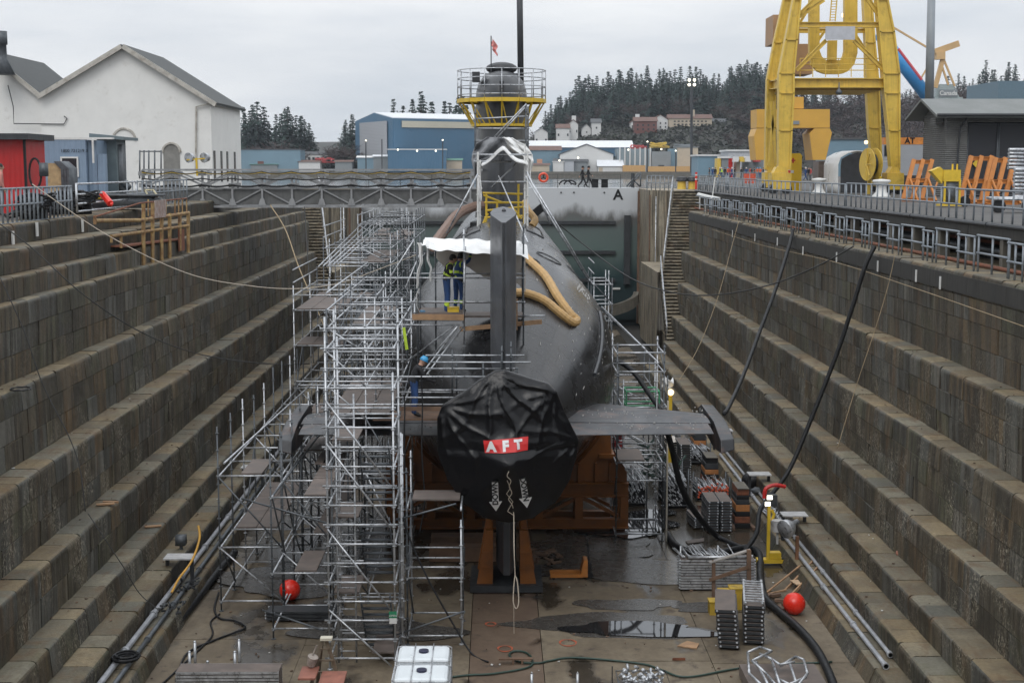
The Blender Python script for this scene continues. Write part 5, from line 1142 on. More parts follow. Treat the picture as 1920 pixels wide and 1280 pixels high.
m = MB(); m.lathe([(0.55, 0), (0.6, 0.12), (0.5, 0.28), (0.1, 0.3)], (0.25, 66.5, -0.95), 18); m.sphere((1.1, 67, -0.9), 0.55, 12, 8, sc=(1.2, 1, 0.5)); m.lathe([(0.3, 0), (0.3, 0.5), (0.2, 0.55)], (-0.9, 65.5, -1.3), 12); m.box((1.0, 64.8, -1.4), (0.5, 0.5, 0.5), rz=0.4); m.box((-0.9, 64, -1.5), (0.4, 0.6, 0.6), rz=0.3)
one('deck_gear', m, BLK, 'black covered hatch and gear piled on deck behind the sail', 'deck gear')
m = MB(); m.bar(atY(1003, 400, 66), atY(1022, 384, 66), 0.5, 0.35); one('fairing', m, BLK, 'short black fairing standing off the hull right of the sail', 'fairing')

# ---- people
LEAN = dict(pelvis=(0, -.05, .95), waist=(0, 0, 1.08), chest=(0, .07, 1.28), neck=(0, .12, 1.44), head=(0, .19, 1.56), shL=(-.19, .08, 1.4), shR=(.19, .08, 1.4), elL=(-.26, .1, 1.12), wrL=(-.2, .33, 1.02), elR=(.26, .1, 1.12), wrR=(.2, .35, 1.0))
person('dark-haired worker in black jacket with yellow hi-vis straps under the canopy, facing right', atY(838, 590, 44.7) * 1.0, R(-80), LEAN, BJKT, NAVY, 2, gloves=GLOVE, scale=1.13)
REACH = dict(chest=(0, .05, 1.3), neck=(0, .08, 1.47), head=(0, .12, 1.6), elL=(-.24, .2, 1.5), wrL=(-.2, .38, 1.7), elR=(.24, .2, 1.5), wrR=(.18, .36, 1.75), shL=(-.19, .05, 1.43), shR=(.19, .05, 1.43))
person('worker in blue coveralls reaching up under the canopy, head hidden by the sheet', atY(860, 585, 45.3), R(-40), REACH, NAVY, NAVY, 1, gloves=GLOVE, scale=1.1)
SIDEARM = dict(elL=(-.28, .25, 1.2), wrL=(-.3, .5, 1.1), elR=(.26, .1, 1.15), wrR=(.2, .3, 1.1))
person('worker in blue hidden behind the upper rudder, only one gloved arm showing', V((Xu(956, 45.3, -2.9), 45.3, -2.94)), R(95), SIDEARM, NAVY, NAVY, 0, gloves=GLOVE)
BEND = dict(pelvis=(0, -.06, .95), waist=(0, 0, 1.08), chest=(0, .1, 1.28), neck=(0, .18, 1.42), head=(0, .26, 1.52), shL=(-.19, .13, 1.38), shR=(.19, .13, 1.38), elL=(-.26, .26, 1.08), wrL=(-.14, .48, .98), elR=(.26, .26, 1.08), wrR=(.12, .5, .98))
person('bending worker in black jacket and blue hard hat on the low stern platform', V((Xu(777, 41.3, -5.5), 41.3, -5.57)), R(-75), BEND, BJKT, NAVY, 0, hat=HATB, gloves=GLOVE, tilt=(-0.45, 0), scale=1.06)
WALK = dict(knL=(-.1, .22, .52), anL=(-.1, .38, .1), toL=(-.1, .55, .07), knR=(.1, -.05, .5), anR=(.1, -.38, .14), toR=(.1, -.28, .03), elL=(-.25, -.1, 1.16), wrL=(-.24, -.22, .95), elR=(.25, .08, 1.16), wrR=(.24, .28, 1.0))
w1 = person('person in dark uniform and cap walking right along the gate top, the one behind', V((Xu(1092, 118.8, 0), 118.8, 0.06)), R(-90), WALK, BJKT, BJKT, 0, hat=BJKT)
person('person in dark uniform and cap walking right along the gate top, the one in front', V((Xu(1103, 118.6, 0), 118.6, 0.06)), R(-90), WALK, BJKT, BJKT, 0, hat=BJKT)
person('person in a reddish jacket by the red shed at the left edge', V((Xu(3, 50, 0), 50, 0)), R(-60), None, pm('dull_pink_cloth', (0.4, 0.17, 0.14), 0.8), GREYC, 0, scale=1.05)
# ================================================================== quayside
def fence(name, label, pts, h, rails, step, mat=RAILM, pr=0.03, group=None, jog=0):
    t = thing(name, label, 'railing', tuple(pts[0]), group); P = [V(p) for p in pts]
    for hh in rails:
        m = MB()
        for a, b in zip(P, P[1:]): m.tube(a + V((0, 0, hh)), b + V((0, 0, hh)), pr)
        m.build('rail', mat, t)
    n = 0
    for a, b in zip(P, P[1:]):
        L = (b - a).length; k = max(1, round(L / step))
        for i in range(k + 1):
            if i == k and b is not P[-1]: continue
            q = a.lerp(b, i / k); m = MB(); m.tube(q, q + V((rnd.uniform(-.02, .02), rnd.uniform(-.02, .02), h)), pr * 1.05); m.tube(q, q + V((0, 0, 0.02)), pr * 2.2); m.build('post', mat, t); n += 1
    return t
# right upper railing, in overlapping lengths
segs = [(34, 47.0, 0.0), (47.0, 62, 0.06), (62, 83, -0.05), (83, 98, 0.05), (98, 107, 0)]
for i, (a, b, dz) in enumerate(segs):
    x = 15.17 + (0.05 if i % 2 else 0)
    fence('quay_railing', ['grey pipe railing on the right quay edge, nearest length, before the orange frames', 'grey pipe railing on the right quay edge beside the yellow pump box', 'grey pipe railing on the right quay edge in front of the yellow crane legs', 'grey pipe railing on the right quay edge past the crane', 'grey pipe railing at the far end of the right quay edge'][i], [(x, a, 0), (x, b - 0.1, 0)], 1.02 + dz * 0.4, (0.5, 1.0 + dz * 0.4), 0.85 if a < 60 else 1.15)
# right lower railing with jogging bays
t = thing('gallery_railing', 'zigzag-topped grey pipe railing along the service gallery above the right dock wall', 'railing', (13.75, 34, ZL[0]))
y = 33.0; k = 0
while y < 97:
    L = (1.6, 2.3, 1.2, 2.6)[k % 4]; dx = 0.05 if k % 2 else 0; dz = (0.0, 0.05, -0.03, 0.08)[(k * 7) % 4]
    m = MB()
    for hh in (0.5, 1.0): m.tube((13.75 + dx, y, ZL[0] + hh + dz), (13.75 + dx, y + L - 0.02, ZL[0] + hh + dz), 0.034)
    m.build('rail', RAILM, t)
    for q in (0.05, L / 2, L - 0.15):
        m = MB(); m.tube((13.75 + dx, y + q, ZL[0]), (13.75 + dx, y + q, ZL[0] + 1.0 + dz), 0.032); m.build('post', RAILM, t) if k * 3 < 96 else None
    y += L; k += 1
wp = thing('lagged_pipe', 'white lagged pipe bend at the top of the right stairs', 'pipe', (14, 98, -1)); m = MB(); m.path([atY(1310, 365, 99), atY(1330, 370, 97), atY(1352, 374, 95)], 0.14, 8, sub=3); m.build('lagging', WHT, wp); m = MB()
for (u, v, v2) in ((1312, 368, 392), (1322, 372, 398), (1334, 374, 400)): m.tube(atY(u, v, 98), atY(u, v2, 98), 0.05)
m.build('stand', WHT, wp); m = MB(); m.tube(atY(1341, 332, 97), atY(1336, 368, 97), 0.05); m.build('stay', WHT, wp)
# railings and gear near the gate, right side
fence('gate_railing', 'short grey railing at the head of the right dock stairs', [(Xu(1213, 108, 0), 108, 0), (Xu(1262, 108, 0), 108, 0)], 1.1, (0.55, 1.1), 0.35)
fence('gate_railing', 'grey railing curving along the quay beyond the right stairs', [(Xu(1312, 112, 0), 112, 0), (Xu(1360, 112, 0), 112, 0), (Xu(1365, 107.5, 0), 107.5, 0)], 1.1, (0.55, 1.1), 0.5)
fence('gate_railing', 'distant grey railing left of the crane with orange netting', [(Xu(1366, 118, 0), 118, 0), (Xu(1432, 118, 0), 118, 0)], 1.3, (0.6, 1.3), 0.6)
for (u, lab) in ((1278, 'yellow mooring bollard with dark cap by the stairs, left of the pair'), (1298, 'yellow mooring bollard with dark cap by the stairs, right of the pair')):
    c = V((Xu(u, 114, 0), 114, 0)); t = thing('mooring_bollard', lab, 'bollard', c); m = MB(); m.lathe([(0.36, 0), (0.34, 0.1), (0.33, 0.62)], c, 14); m.build('post', YEL, t); m = MB(); m.lathe([(0.45, 0.62), (0.47, 0.7), (0.4, 0.95), (0.15, 1.0)], c, 14); m.build('cap', DKG, t)
def channelizer(u, Y, h, lab):
    c = V((Xu(u, Y, 0), Y, 0)); t = thing('traffic_post', lab, 'traffic post', c); m = MB(); m.tube(c, c + V((0, 0, h)), 0.09); m.build('post', pm('traffic_red', (0.65, 0.05, 0.03), 0.4), t)
    for f in (0.55, 0.8): m = MB(); m.tube(c + V((0, 0, h * f)), c + V((0, 0, h * f + 0.1)), 0.095); m.build('band', WHT, t)
channelizer(1305, 113, 1.35, 'red traffic post with white bands beside the yellow bollards'); channelizer(1479, 97, 1.9, 'red traffic post with white bands beside the yellow first aid tent')
for (u0, u1, v0, v1, lab) in ((1110, 1122, 337, 351, 'black box on the gate top, left of a white panel'), (1128, 1140, 337, 351, 'black box on the gate top, right of a white panel')):
    a = atY(u0, v1, 118.6); b = atY(u1, v0, 118.6); m = MB(); m.bb(a.x, b.x, 118.6, 119.2, 0.06, b.z); m.bb(a.x - 0.05, b.x + 0.05, 118.55, 119.25, b.z, b.z + 0.05); one('deck_box', m, BLK, lab, 'box')
m = MB(); m.path([(Xu(1060, 118.5, 0) + 0.5 * math.cos(a) + (0.4 if a > 6 else 0), 118.5, 0.3 + 0.35 * abs(math.sin(a))) for a in [k * 0.35 for k in range(30)]], 0.07, 6); one('coiled_hose', m, BLK, 'black hose coiled on the gate top behind the two walking people', 'hose')
lb = thing('lifebuoy', 'orange lifebuoy ring hung on the rail left of the walking people', 'lifebuoy', atY(1019, 334, 117.9)); c = atY(1019, 333, 117.9); m = MB(); m.path([c + V((math.cos(k * .35) * 0.33, 0, math.sin(k * .35) * 0.33)) for k in range(19)], 0.1, 8); m.build('ring', pm('lifebuoy_orange', (0.75, 0.08, 0.03), 0.4), lb); m = MB()
for k in range(3): a = R(90 + 120 * k); m.tube(c, c + V((math.cos(a) * 0.4, 0, math.sin(a) * 0.4)), 0.04)
m.build('holder', BLK, lb)
t = thing('gangway_trestle', 'grey timber trestle steps at the right end of the gate', 'trestle', (Xu(1190, 118.6, 0), 118.6, 0)); m = MB()
for (a, b) in (((1175, 350), (1197, 325)), ((1180, 350), (1200, 327)), ((1187, 337), (1200, 350)), ((1201, 322), (1201, 350))): m.bar(atY(*a, 118.7), atY(*b, 118.7), 0.12, 0.12)
m.build('frame', GALV_D, t)

# white mushroom bollards
def mushroom(u, Y, lab, s=1.0):
    c = V((Xu(u, Y, 0), Y, 0)); t = thing('ship_bollard', lab, 'bollard', c); m = MB(); m.lathe([(0.52 * s, 0), (0.5 * s, 0.08), (0.3 * s, 0.3), (0.27 * s, 0.6), (0.34 * s, 0.75), (0.5 * s, 0.9), (0.46 * s, 1.0), (0.05, 1.05)], c, 18); m.build('bollard_body', WHT, t, smooth=True)
mushroom(1652, 82, 'large white mushroom bollard in front of the crane\'s right leg', 1.05); mushroom(1535, 92, 'white mushroom bollard left of the brown steel bin', 0.95)

# orange A-frames
def aframe(u0, u1, Y, lab, n, h=2.15):
    x0 = Xu(u0, Y, 0); x1 = Xu(u1, Y, 0); t = thing('a_frame_rack', lab, 'steel frame', ((x0 + x1) / 2, Y, 0)); W = x1 - x0
    for k in range(n + 1):
        x = x0 + (W - 0.75) * k / n; m = MB(); m.ibeam((x, Y, 0.05), (x + 0.75, Y + 0.9, h), 0.2, 0.14, 0.03, up=(0, 1, 0)); m.build('slanted_post', ORG2, t)
        if k != 1: m = MB(); m.bar((x + 0.6, Y - 0.5, 0.05), (x + 0.42, Y + 0.3, 1.1), 0.09, 0.09); m.build('prop', ORG2, t); m = MB(); m.bar((x + 0.6, Y - 0.1, 0.5), (x + 0.9, Y + .3, 1.0), 0.07, 0.07); m.build('brace', ORG2, t)
    for (z, dx, dy) in ((h - 0.12, 0.75, 0.9), (1.05, 0.38, 0.45), (0.08, 0, 0.0), (0.08, 0.5, -0.4)):
        m = MB(); m.ibeam((x0 + dx - 0.05, Y + dy, z), (x1 - 0.75 + dx + 0.05, Y + dy, z), 0.14, 0.2, 0.03); m.build('cross_beam', ORG2, t)
aframe(1693, 1755, 72, 'small orange steel A-frame rack, the left one on the right quay', 2, 2.1)
aframe(1800, 1868, 68, 'orange steel A-frame rack in front of the dark garage doors, the middle one', 2, 2.25)
aframe(1846, 1912, 66, 'orange steel A-frame rack nearest the right edge of the picture', 2, 2.15)
# pump box, cart, rack of tubes
c = V((Xu(1779, 62, 0), 62, 0)); t = thing('pump_unit', 'yellow wheeled pump or winch box with hood on the right quay', 'machine', c)
m = MB(); m.box(c + V((0, 0, 1.35)), (0.75, 0.6, 0.5)); m.prism([(c.x - 0.9, 1.55), (c.x - 0.4, 1.0), (c.x - 0.37, 1.6), (c.x - 0.5, 1.72)], 61.75, 62.25); m.build('hood', YEL2, t)
m = MB()
for dx in (-0.3, 0.35): m.bar(c + V((dx, -0.3, 0.05)), c + V((dx, -0.3, 1.2)), 0.08, 0.06)
m.box(c + V((0, 0, 0.08)), (0.9, 0.7, 0.08)); m.build('frame', YEL2, t); m = MB(); m.box(c + V((0.02, 0, 0.62)), (0.55, 0.5, 0.95)); m.build('tank', GALV_D, t)
m = MB(); m.tube(c + V((0.62, -0.25, 0.24)), c + V((0.62, -0.1, 0.24)), 0.24, 16); m.build('wheel', BLK, t)
for dx in (0.1, 0.3): m = MB(); m.tube(c + V((dx, 0, 1.6)), c + V((dx, 0, 1.85)), 0.04); m.build('valve', YEL2, t)
c = V((Xu(1900, 54, 0), 54, 0)); t = thing('flat_trolley', 'flat grey trolley with black tyres at the right edge of the quay', 'trolley', c)
m = MB(); m.box(c + V((0.2, 0, 0.55)), (2.2, 1.0, 0.1)); m.tube(c + V((-1.0, -0.5, 0.52)), c + V((1.3, -0.5, 0.52)), 0.06); m.build('bed', GALV, t)
for dx in (-0.7, 0.45, 1.0): m = MB(); m.tube(c + V((dx, -0.45, 0.25)), c + V((dx, -0.25, 0.25)), 0.25, 14); m.build('tyre', BLK, t)
for (u0, u1, v0, v1, Y, lab) in ((1890, 1925, 283, 318, 64, 'upper bundle of white pipes racked by the right edge of the picture'), (1900, 1925, 318, 372, 60, 'lower rack of grey pipes by the right edge of the picture')):
    m = MB(); a = atY(u0, v1, Y); b = atY(u1 + 15, v0, Y)
    z = a.z
    while z < b.z:
        m.tube((a.x, Y, z + 0.08), (b.x, Y + 0.4, z + 0.08), 0.075, 8); m.tube((a.x + .1, Y + .2, z + 0.08), (b.x, Y + 0.6, z + 0.08), 0.075, 8); z += 0.16
    one('pipe_bundle', m, GALV, lab, 'pipes')
m = MB(); a = atY(1535, 335, 108); b = atY(1569, 302, 108); m.bb(a.x, b.x, 108, 110, 0.0, b.z); m.bb(a.x - .05, b.x + .05, 107.95, 108, b.z - 0.15, b.z); m.bb(a.x - .05, a.x + .08, 107.94, 107.99, 0, b.z - .15); m.bb(b.x - .08, b.x + .05, 107.94, 107.99, 0, b.z - .15)
one('steel_bin', m, pm('brown_bin', (0.13, 0.1, 0.085), 0.6, 0, 0.3, 2), 'brown steel bin between the yellow first aid tent and the white tent', 'bin')
a = atY(1477, 345, 104); b = atY(1504, 288, 104); t = thing('first_aid_shelter', 'narrow yellow fabric shelter with a red cross beside the crane leg', 'shelter', (a.x, 104, 0)); m = MB()
m.prism([(a.x, 0), (a.x + 0.02, b.z - 0.15), (a.x + 0.15, b.z), (b.x - 0.15, b.z + 0.02), (b.x, b.z - 0.15), (b.x, 0.0)], 104, 105.2); m.build('fabric', pm('yellow_fabric', (0.66, 0.42, 0.02), 0.7, 0, 0.12, 1, bump=0.4), t)
c = atY(1487, 301, 103.97); m = MB(); m.box(c, (0.11, 0.02, 0.36)); m.box(c + V((0, -0.001, 0)), (0.34, 0.022, 0.1)); m.build('red_cross', RED, t)
c = atY(1485, 322, 103.97); m = MB(); m.box(c, (0.25, 0.02, 0.2)); m.build('notice', WHT, t)
# white tent with dark front
t = thing('storage_tent', 'white tunnel tent with black mesh front beside the crane', 'tent', (Xu(1600, 96, 0), 97, 0)); Y = 97
prof = [(1571, 345), (1571, 308), (1576, 295), (1590, 287), (1606, 283), (1620, 284), (1632, 288)]; P = [atY(u, v, Y) for u, v in prof]; P[0].z = 0
m = MB(); m.grid(lambda a, b: (lambda q: (q.x, Y + 4 * b, q.z))(P[min(6, int(a * 6))].lerp(P[min(6, int(a * 6) + 1)], a * 6 - int(a * 6))), 24, 3); m.build('cover', SHEET, t, thick=0.06, smooth=True)
m = MB(); Q = [V((p.x + 0.22, 0, p.z - 0.1)) for p in P[:2]] + [V((p.x + 0.1, 0, p.z - 0.12)) for p in P[2:]] ; m.prism([(q.x, max(0.0, q.z)) for q in Q] + [(Q[-1].x, 0.0)], Y + 0.1, Y + 0.14); m.build('mesh_front', pm('black_mesh', (0.035, 0.037, 0.042), 0.7, 0, 0.4, 2, bump=0.5), t)
# cable drum on the crane side
c = V((Xu(1630, 92, 0), 92, 1.9)); t = thing('cable_drum', 'large yellow cable reel standing beside the crane\'s right leg', 'cable reel', (c.x, c.y, 0)); m = MB()
for dx in (-0.2, 0.25): m.lathe([(1.05, 0), (1.05, 0.05)], c + V((dx, 0, 0)), 28, axis=(1, 0.25, 0))
for k in range(8): a = R(45 * k); m.tube(c + V((-0.22, 0, 0)), c + V((-0.22 + math.cos(a) * 0.0, math.cos(a) * 1.0, math.sin(a) * 1.0)), 0.04)
m.build('flange', YEL, t); m = MB(); m.lathe([(0.7, 0), (0.7, 0.4)], c + V((-0.18, 0, 0)), 20, axis=(1, 0.25, 0)); m.build('cable', DKG, t); m = MB(); m.bar((c.x, 92.3, 0), c, 0.2, 0.2); m.build('stand', YEL, t)

# ---- yellow portal crane
cr = thing('portal_crane', 'big yellow portal crane straddling the right quay, its top out of the picture', 'crane', (Xu(1570, 99, 0), 99, 0))
YN, YF = 94.0, 102.0
def leg(us, Y, dep, nm='leg'):
    m = MB(); P = []
    for (ua, ub, v) in us: a = atY(ua, v, Y); b = atY(ub, v, Y); P.append((a.x, b.x, a.z))
    for (a, b) in zip(P, P[1:]):
        vs = [(a[0], Y, a[2]), (a[1], Y, a[2]), (a[1], Y + dep, a[2]), (a[0], Y + dep, a[2]), (b[0], Y, b[2]), (b[1], Y, b[2]), (b[1], Y + dep, b[2]), (b[0], Y + dep, b[2])]
        m.add(vs, [(0, 1, 5, 4), (1, 2, 6, 5), (2, 3, 7, 6), (3, 0, 4, 7)])
        for s_ in (0, 1): e = a[s_]; f = b[s_]; m.bar((e, Y - 0.06, a[2]), (f, Y - 0.06, b[2]), 0.12, 0.1, up=(0, 1, 0))
        m.bar((a[0] - .05, Y - 0.05, a[2]), (a[1] + .05, Y - 0.05, a[2]), 0.12, 0.06)
    m.build(nm, YEL, cr)
leg([(1461, 1481, 318), (1461, 1484, 245), (1462, 1488, 175), (1462, 1488, 138), (1474, 1494, 75), (1489, 1501, 0), (1503, 1511, -70)], YN, 0.9)
leg([(1672, 1686, 318), (1667, 1686, 245), (1659, 1686, 175), (1657, 1686, 138), (1650, 1676, 60), (1645, 1664, 0), (1638, 1650, -70)], YN, 0.9)
leg([(1436, 1453, 318), (1437, 1453, 240), (1439, 1454, 150), (1452, 1466, 80), (1470, 1484, 0), (1485, 1494, -70)], YF, 0.8)
leg([(1636, 1652, 300), (1630, 1650, 240), (1626, 1648, 165), (1624, 1640, 80), (1620, 1634, 0), (1615, 1626, -70)], YF, 0.8)
def cb(u0, v0, u1, v1, Y, wd, hg, nm='beam', mat=YEL, Y1=None): m = MB(); m.ibeam(atY(u0, v0, Y), atY(u1, v1, Y1 or Y), wd, hg, 0.05); m.build(nm, mat, cr)
cb(1488, 156, 1660, 156, YN + 0.3, 0.6, 0.62, 'portal_beam'); cb(1450, 160, 1640, 160, YF + 0.3, 0.5, 0.5, 'portal_beam')
for (u, v, u2, v2) in ((1475, 156, 1448, 160), (1673, 156, 1640, 160)): cb(u, v, u2, v2, YN + 0.4, 0.5, 0.6, 'side_beam', Y1=YF + 0.3)
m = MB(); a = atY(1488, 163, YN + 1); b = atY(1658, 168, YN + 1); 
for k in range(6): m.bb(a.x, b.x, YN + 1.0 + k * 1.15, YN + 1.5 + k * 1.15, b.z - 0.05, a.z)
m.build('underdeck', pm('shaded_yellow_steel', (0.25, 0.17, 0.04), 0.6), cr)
cb(1498, 47, 1652, 47, YN + 0.3, 0.35, 0.36, 'cross_beam'); cb(1480, 58, 1632, 58, YF + 0.3, 0.3, 0.32, 'cross_beam')
for (q) in ((1549, 76, 1493, 132), (1601, 76, 1658, 132), (1497, 30, 1535, -8), (1650, 32, 1620, -12), (1545, 0, 1498, 32)): cb(*q, YN + 0.3, 0.22, 0.26, 'diagonal_brace')
for (q) in ((1640, 120, 1600, 60), (1505, 120, 1545, 60), (1480, 75, 1520, 10), (1445, 190, 1455, 310), (1453, 190, 1441, 310), (1662, 190, 1676, 300), (1660, 70, 1668, 130)): cb(*q, YF - 2, 0.16, 0.18, 'diagonal_brace')
a = atY(1547, 75, YN); b = atY(1603, 50, YN); m = MB(); m.bb(a.x, b.x, YN - 0.08, YN, a.z, b.z); m.build('blank_sign', pm('pale_sign_panel', (0.45, 0.46, 0.49), 0.5, 0, 0.1, 3), cr)
# U-shaped plate
Yp = YN + 3.2; outer = [(1518, -60), (1518, 100), (1522, 122), (1534, 134), (1552, 139), (1574, 139), (1590, 134), (1602, 121), (1608, 100), (1608, -60)]; inner = [(1584, -60), (1584, 92), (1580, 104), (1573, 111), (1571, 111), (1571, -60)]
PO = [atY(u, v, Yp) for u, v in outer]
m = MB()
def pl(px): P = [atY(u, v, Yp) for u, v in px]; m.prism([(p.x, p.z) for p in P], Yp, Yp + 0.5)
pl([(1518, -60), (1518, 100), (1522, 122), (1534, 134), (1545, 138), (1548, 113), (1541, 106), (1537, 95), (1537, -60)]); pl([(1545, 138), (1552, 139), (1574, 139), (1581, 138), (1578, 113), (1571, 113), (1552, 113), (1548, 113)]); pl([(1581, 138), (1590, 134), (1602, 121), (1608, 100), (1608, -60), (1584, -60), (1584, 95), (1582, 104), (1578, 113)]); m.build('curved_web_plate', YEL, cr)
m = MB(); a = atY(1552, 113, Yp - 0.5); b = atY(1570, 76, Yp - 0.5); m.bb(a.x, b.x, Yp - 0.5, Yp - 0.2, a.z, b.z); m.build('centre_column', YEL, cr)
m = MB()
for u in (1556, 1566): m.tube(atY(u, 40, YN + 1), atY(u + 4, -10, YN + 1), 0.04)
for k in range(9): m.tube(atY(1556 + k * .4, 38 - k * 5, YN + 1), atY(1566 + k * .4, 38 - k * 5, YN + 1), 0.025)
m.build('ladder', YEL, cr)
for v in (110, 121, 132):
    m = MB(); m.tube(atY(1500, v, YN + 0.5), atY(1648, v, YN + 0.5), 0.03); m.build('hand_rail', YEL, cr)
for k in range(7): m = MB(); m.tube(atY(1500 + k * 24, 110, YN + 0.5), atY(1500 + k * 24, 145, YN + 0.5), 0.03); m.build('rail_post', YEL, cr)
a = atY(1449, 82, YF + 4); b = atY(1500, 28, YF + 4); m = MB(); m.bb(a.x, b.x, YF + 4, YF + 7, a.z, b.z); m.bb(a.x + 1.3, b.x + 1.0, YF + 4, YF + 7, a.z - 2.2, a.z - 0.02); m.build('machine_house', pm('faded_tan_paint', (0.34, 0.2, 0.1), 0.55, 0, 0.2, 1), cr)
c = atY(1573, 172, YN - 0.2); m = MB(); m.lathe([(0.03, 0.6), (0.05, 0.2), (0.22, 0.0), (0.2, -0.15), (0.05, -0.2)], c, 12); m.build('hanging_lamp', GALV_D, cr); m = MB(); m.sphere(atY(1582, 29, YF + 1), 0.16, 8, 6); m.sphere(atY(1590, 29, YF + 1), 0.16, 8, 6); m.build('lamp', LAMPW, cr)
m = MB(); m.sphere(atY(1624, 267, YN + 1), 0.13, 10, 8); m.build('lamp', LAMPW, cr)
for (u0, u1, Y) in ((1440, 1485, YN), (1655, 1695, YN - 2), (1428, 1455, YF), (1632, 1660, YF)):
    x0 = Xu(u0, Y, 0); x1 = Xu(u1, Y, 0); m = MB(); m.bb(x0 + .15, x1 - .15, Y - 0.4, Y + 0.9, 0.6, 1.35); m.bb(x0 + .2, x1 - .2, Y - 0.6, Y - 0.51, 0.3, 1.1); m.prism([(x0 + 0.3, 1.36), (x1 - 0.3, 1.36), (x1 - 0.5, 1.75), (x0 + 0.5, 1.75)], Y - 0.2, Y + 0.7); m.build('wheel_bogie', YEL, cr)
    for s_ in (0.22, 0.78): m = MB(); xx = x0 + (x1 - x0) * s_; m.tube((xx, Y - 0.3, 0.3), (xx, Y + 0.5, 0.3), 0.3, 14); m.build('wheel', DKG, cr)

# tall grey mast behind the garage
m = MB(); m.tube(atY(1742, 200, 105), atY(1747, -30, 105), 0.32, 16, r2=0.28); one('tall_mast', m, pm('grey_mast_paint', (0.24, 0.265, 0.29), 0.5, 0, 0.12, 1), 'tall grey tubular mast rising behind the dark roofed garage', 'mast', smooth=True)
# garage building on the right
gb = thing('garage_building', 'grey block garage with dark mesh doors and shallow metal roof at the right edge', 'building', (Xu(1850, 90, 0), 90, 0))
BLOCK = pm('grey_blockwork', (0.125, 0.125, 0.12), 0.85, 0, 0.2, 2, bump=0.3, wave=('Z', 2.6)); ROOFM = pm('grey_metal_roof', (0.13, 0.14, 0.135), 0.45, 0.1, 0.12, 0.8)
YG = 84.0; xL = Xu(1770, YG, 0); xE = 75; zE = 4.85; zR = 5.6
m = MB(); m.bb(xL, xL + 1.25, YG, YG + 0.4, 0, zE); m.bb(xL, xL + 0.3, YG + 0.41, YG + 4.5, 0, zE); m.prism([(YG, zE + 0.01), (YG + 4.5, zE + 0.01), (YG + 2.25, zR - .1)], xL, xL + 0.3, axis='x')
for k in range(1, 8): m.bb(xL + k * 5.2 - 0.1, xL + k * 5.2 + 0.4, YG, YG + 0.4, 0, zE)
m.bb(xL + 1.26, xE, YG + 0.1, YG + 0.4, zE - 0.5, zE - .01); m.bb(xL + 1.26, xE, YG + 3.5, YG + 3.7, 0, zE); m.build('wall', BLOCK, gb)
m = MB()
for (ya, za, yb, zb) in ((YG - 1.0, zE - 0.28, YG + 2.25, zR + 0.05), (YG + 2.26, zR + 0.05, YG + 5.5, zE - 0.28)):
    vs = [(xL - .9, ya, za), (xE, ya, za), (xE, yb, zb), (xL - .9, yb, zb)]; vs += [(x, y, z + 0.15) for x, y, z in vs]
    m.add(vs, [(0, 3, 2, 1), (4, 5, 6, 7), (0, 1, 5, 4), (1, 2, 6, 5), (2, 3, 7, 6), (3, 0, 4, 7)])
m.build('roof', ROOFM, gb)
m = MB(); m.tube((xL - .9, YG - 1.1, zE - 0.12), (xE, YG - 1.1, zE - 0.12), 0.09); m.build('gutter', DKG, gb)
m = MB(); m.path([(xL + 0.9, YG - 0.9, zE - 0.25), (xL + 0.75, YG - 0.2, zE - 0.8), (xL + 0.7, YG - 0.1, 2.6), (xL + 0.7, YG - 0.1, 0)], 0.06, 6); m.build('downpipe', DKG, gb)
MESHM = pm('dark_mesh_door', (0.018, 0.019, 0.024), 0.6, 0, 0.3, 2)
for k in range(7):
    for j in range(2):
        x0 = xL + 1.35 + k * 5.2 + j * 1.85 + (0 if k == 0 else -1.0) + (0.3 if k else 0); x1 = x0 + 1.75; m = MB(); m.bb(x0, x1, YG + 0.25, YG + 0.29, 0.05, zE - 0.55); d = m.build('mesh_door', MESHM, gb)
        f = MB()
        for x in (x0, x1): f.bar((x, YG + 0.2, 0), (x, YG + 0.2, zE - 0.55), 0.07, 0.07)
        for z in (0.1, 2.3, zE - 0.6): f.bar((x0, YG + 0.2, z), (x1, YG + 0.2, z), 0.05, 0.05)
        f.build('door_frame', GALV_D, d)
for (u, v, mt, nm) in ((1800, 304, pm('sea_green_sign', (0.12, 0.36, 0.25), 0.5), 'green_diamond_sign'), (1832, 307, YEL2, 'yellow_diamond_sign')):
    c = atY(u, v, YG + 0.1); m = MB(); m.prism([(c.x, c.z + 0.28), (c.x + 0.28, c.z), (c.x, c.z - 0.28), (c.x - 0.28, c.z)][::-1], YG + 0.08, YG + 0.1)
    if 'green' in nm: m.mi = 1; m.prism([(c.x, c.z + 0.23), (c.x + 0.03, c.z + 0.2), (c.x - 0.2, c.z - 0.03), (c.x - 0.23, c.z)][::-1], YG + 0.07, YG + 0.079); 
    m.build(nm, [mt, WHT], gb)
m = MB(); m.bb(xL - 0.5, xL - 0.02, YG + 0.5, YG + 1.5, 4.2, 4.6); m.build('wall_vent', BLOCK, gb)
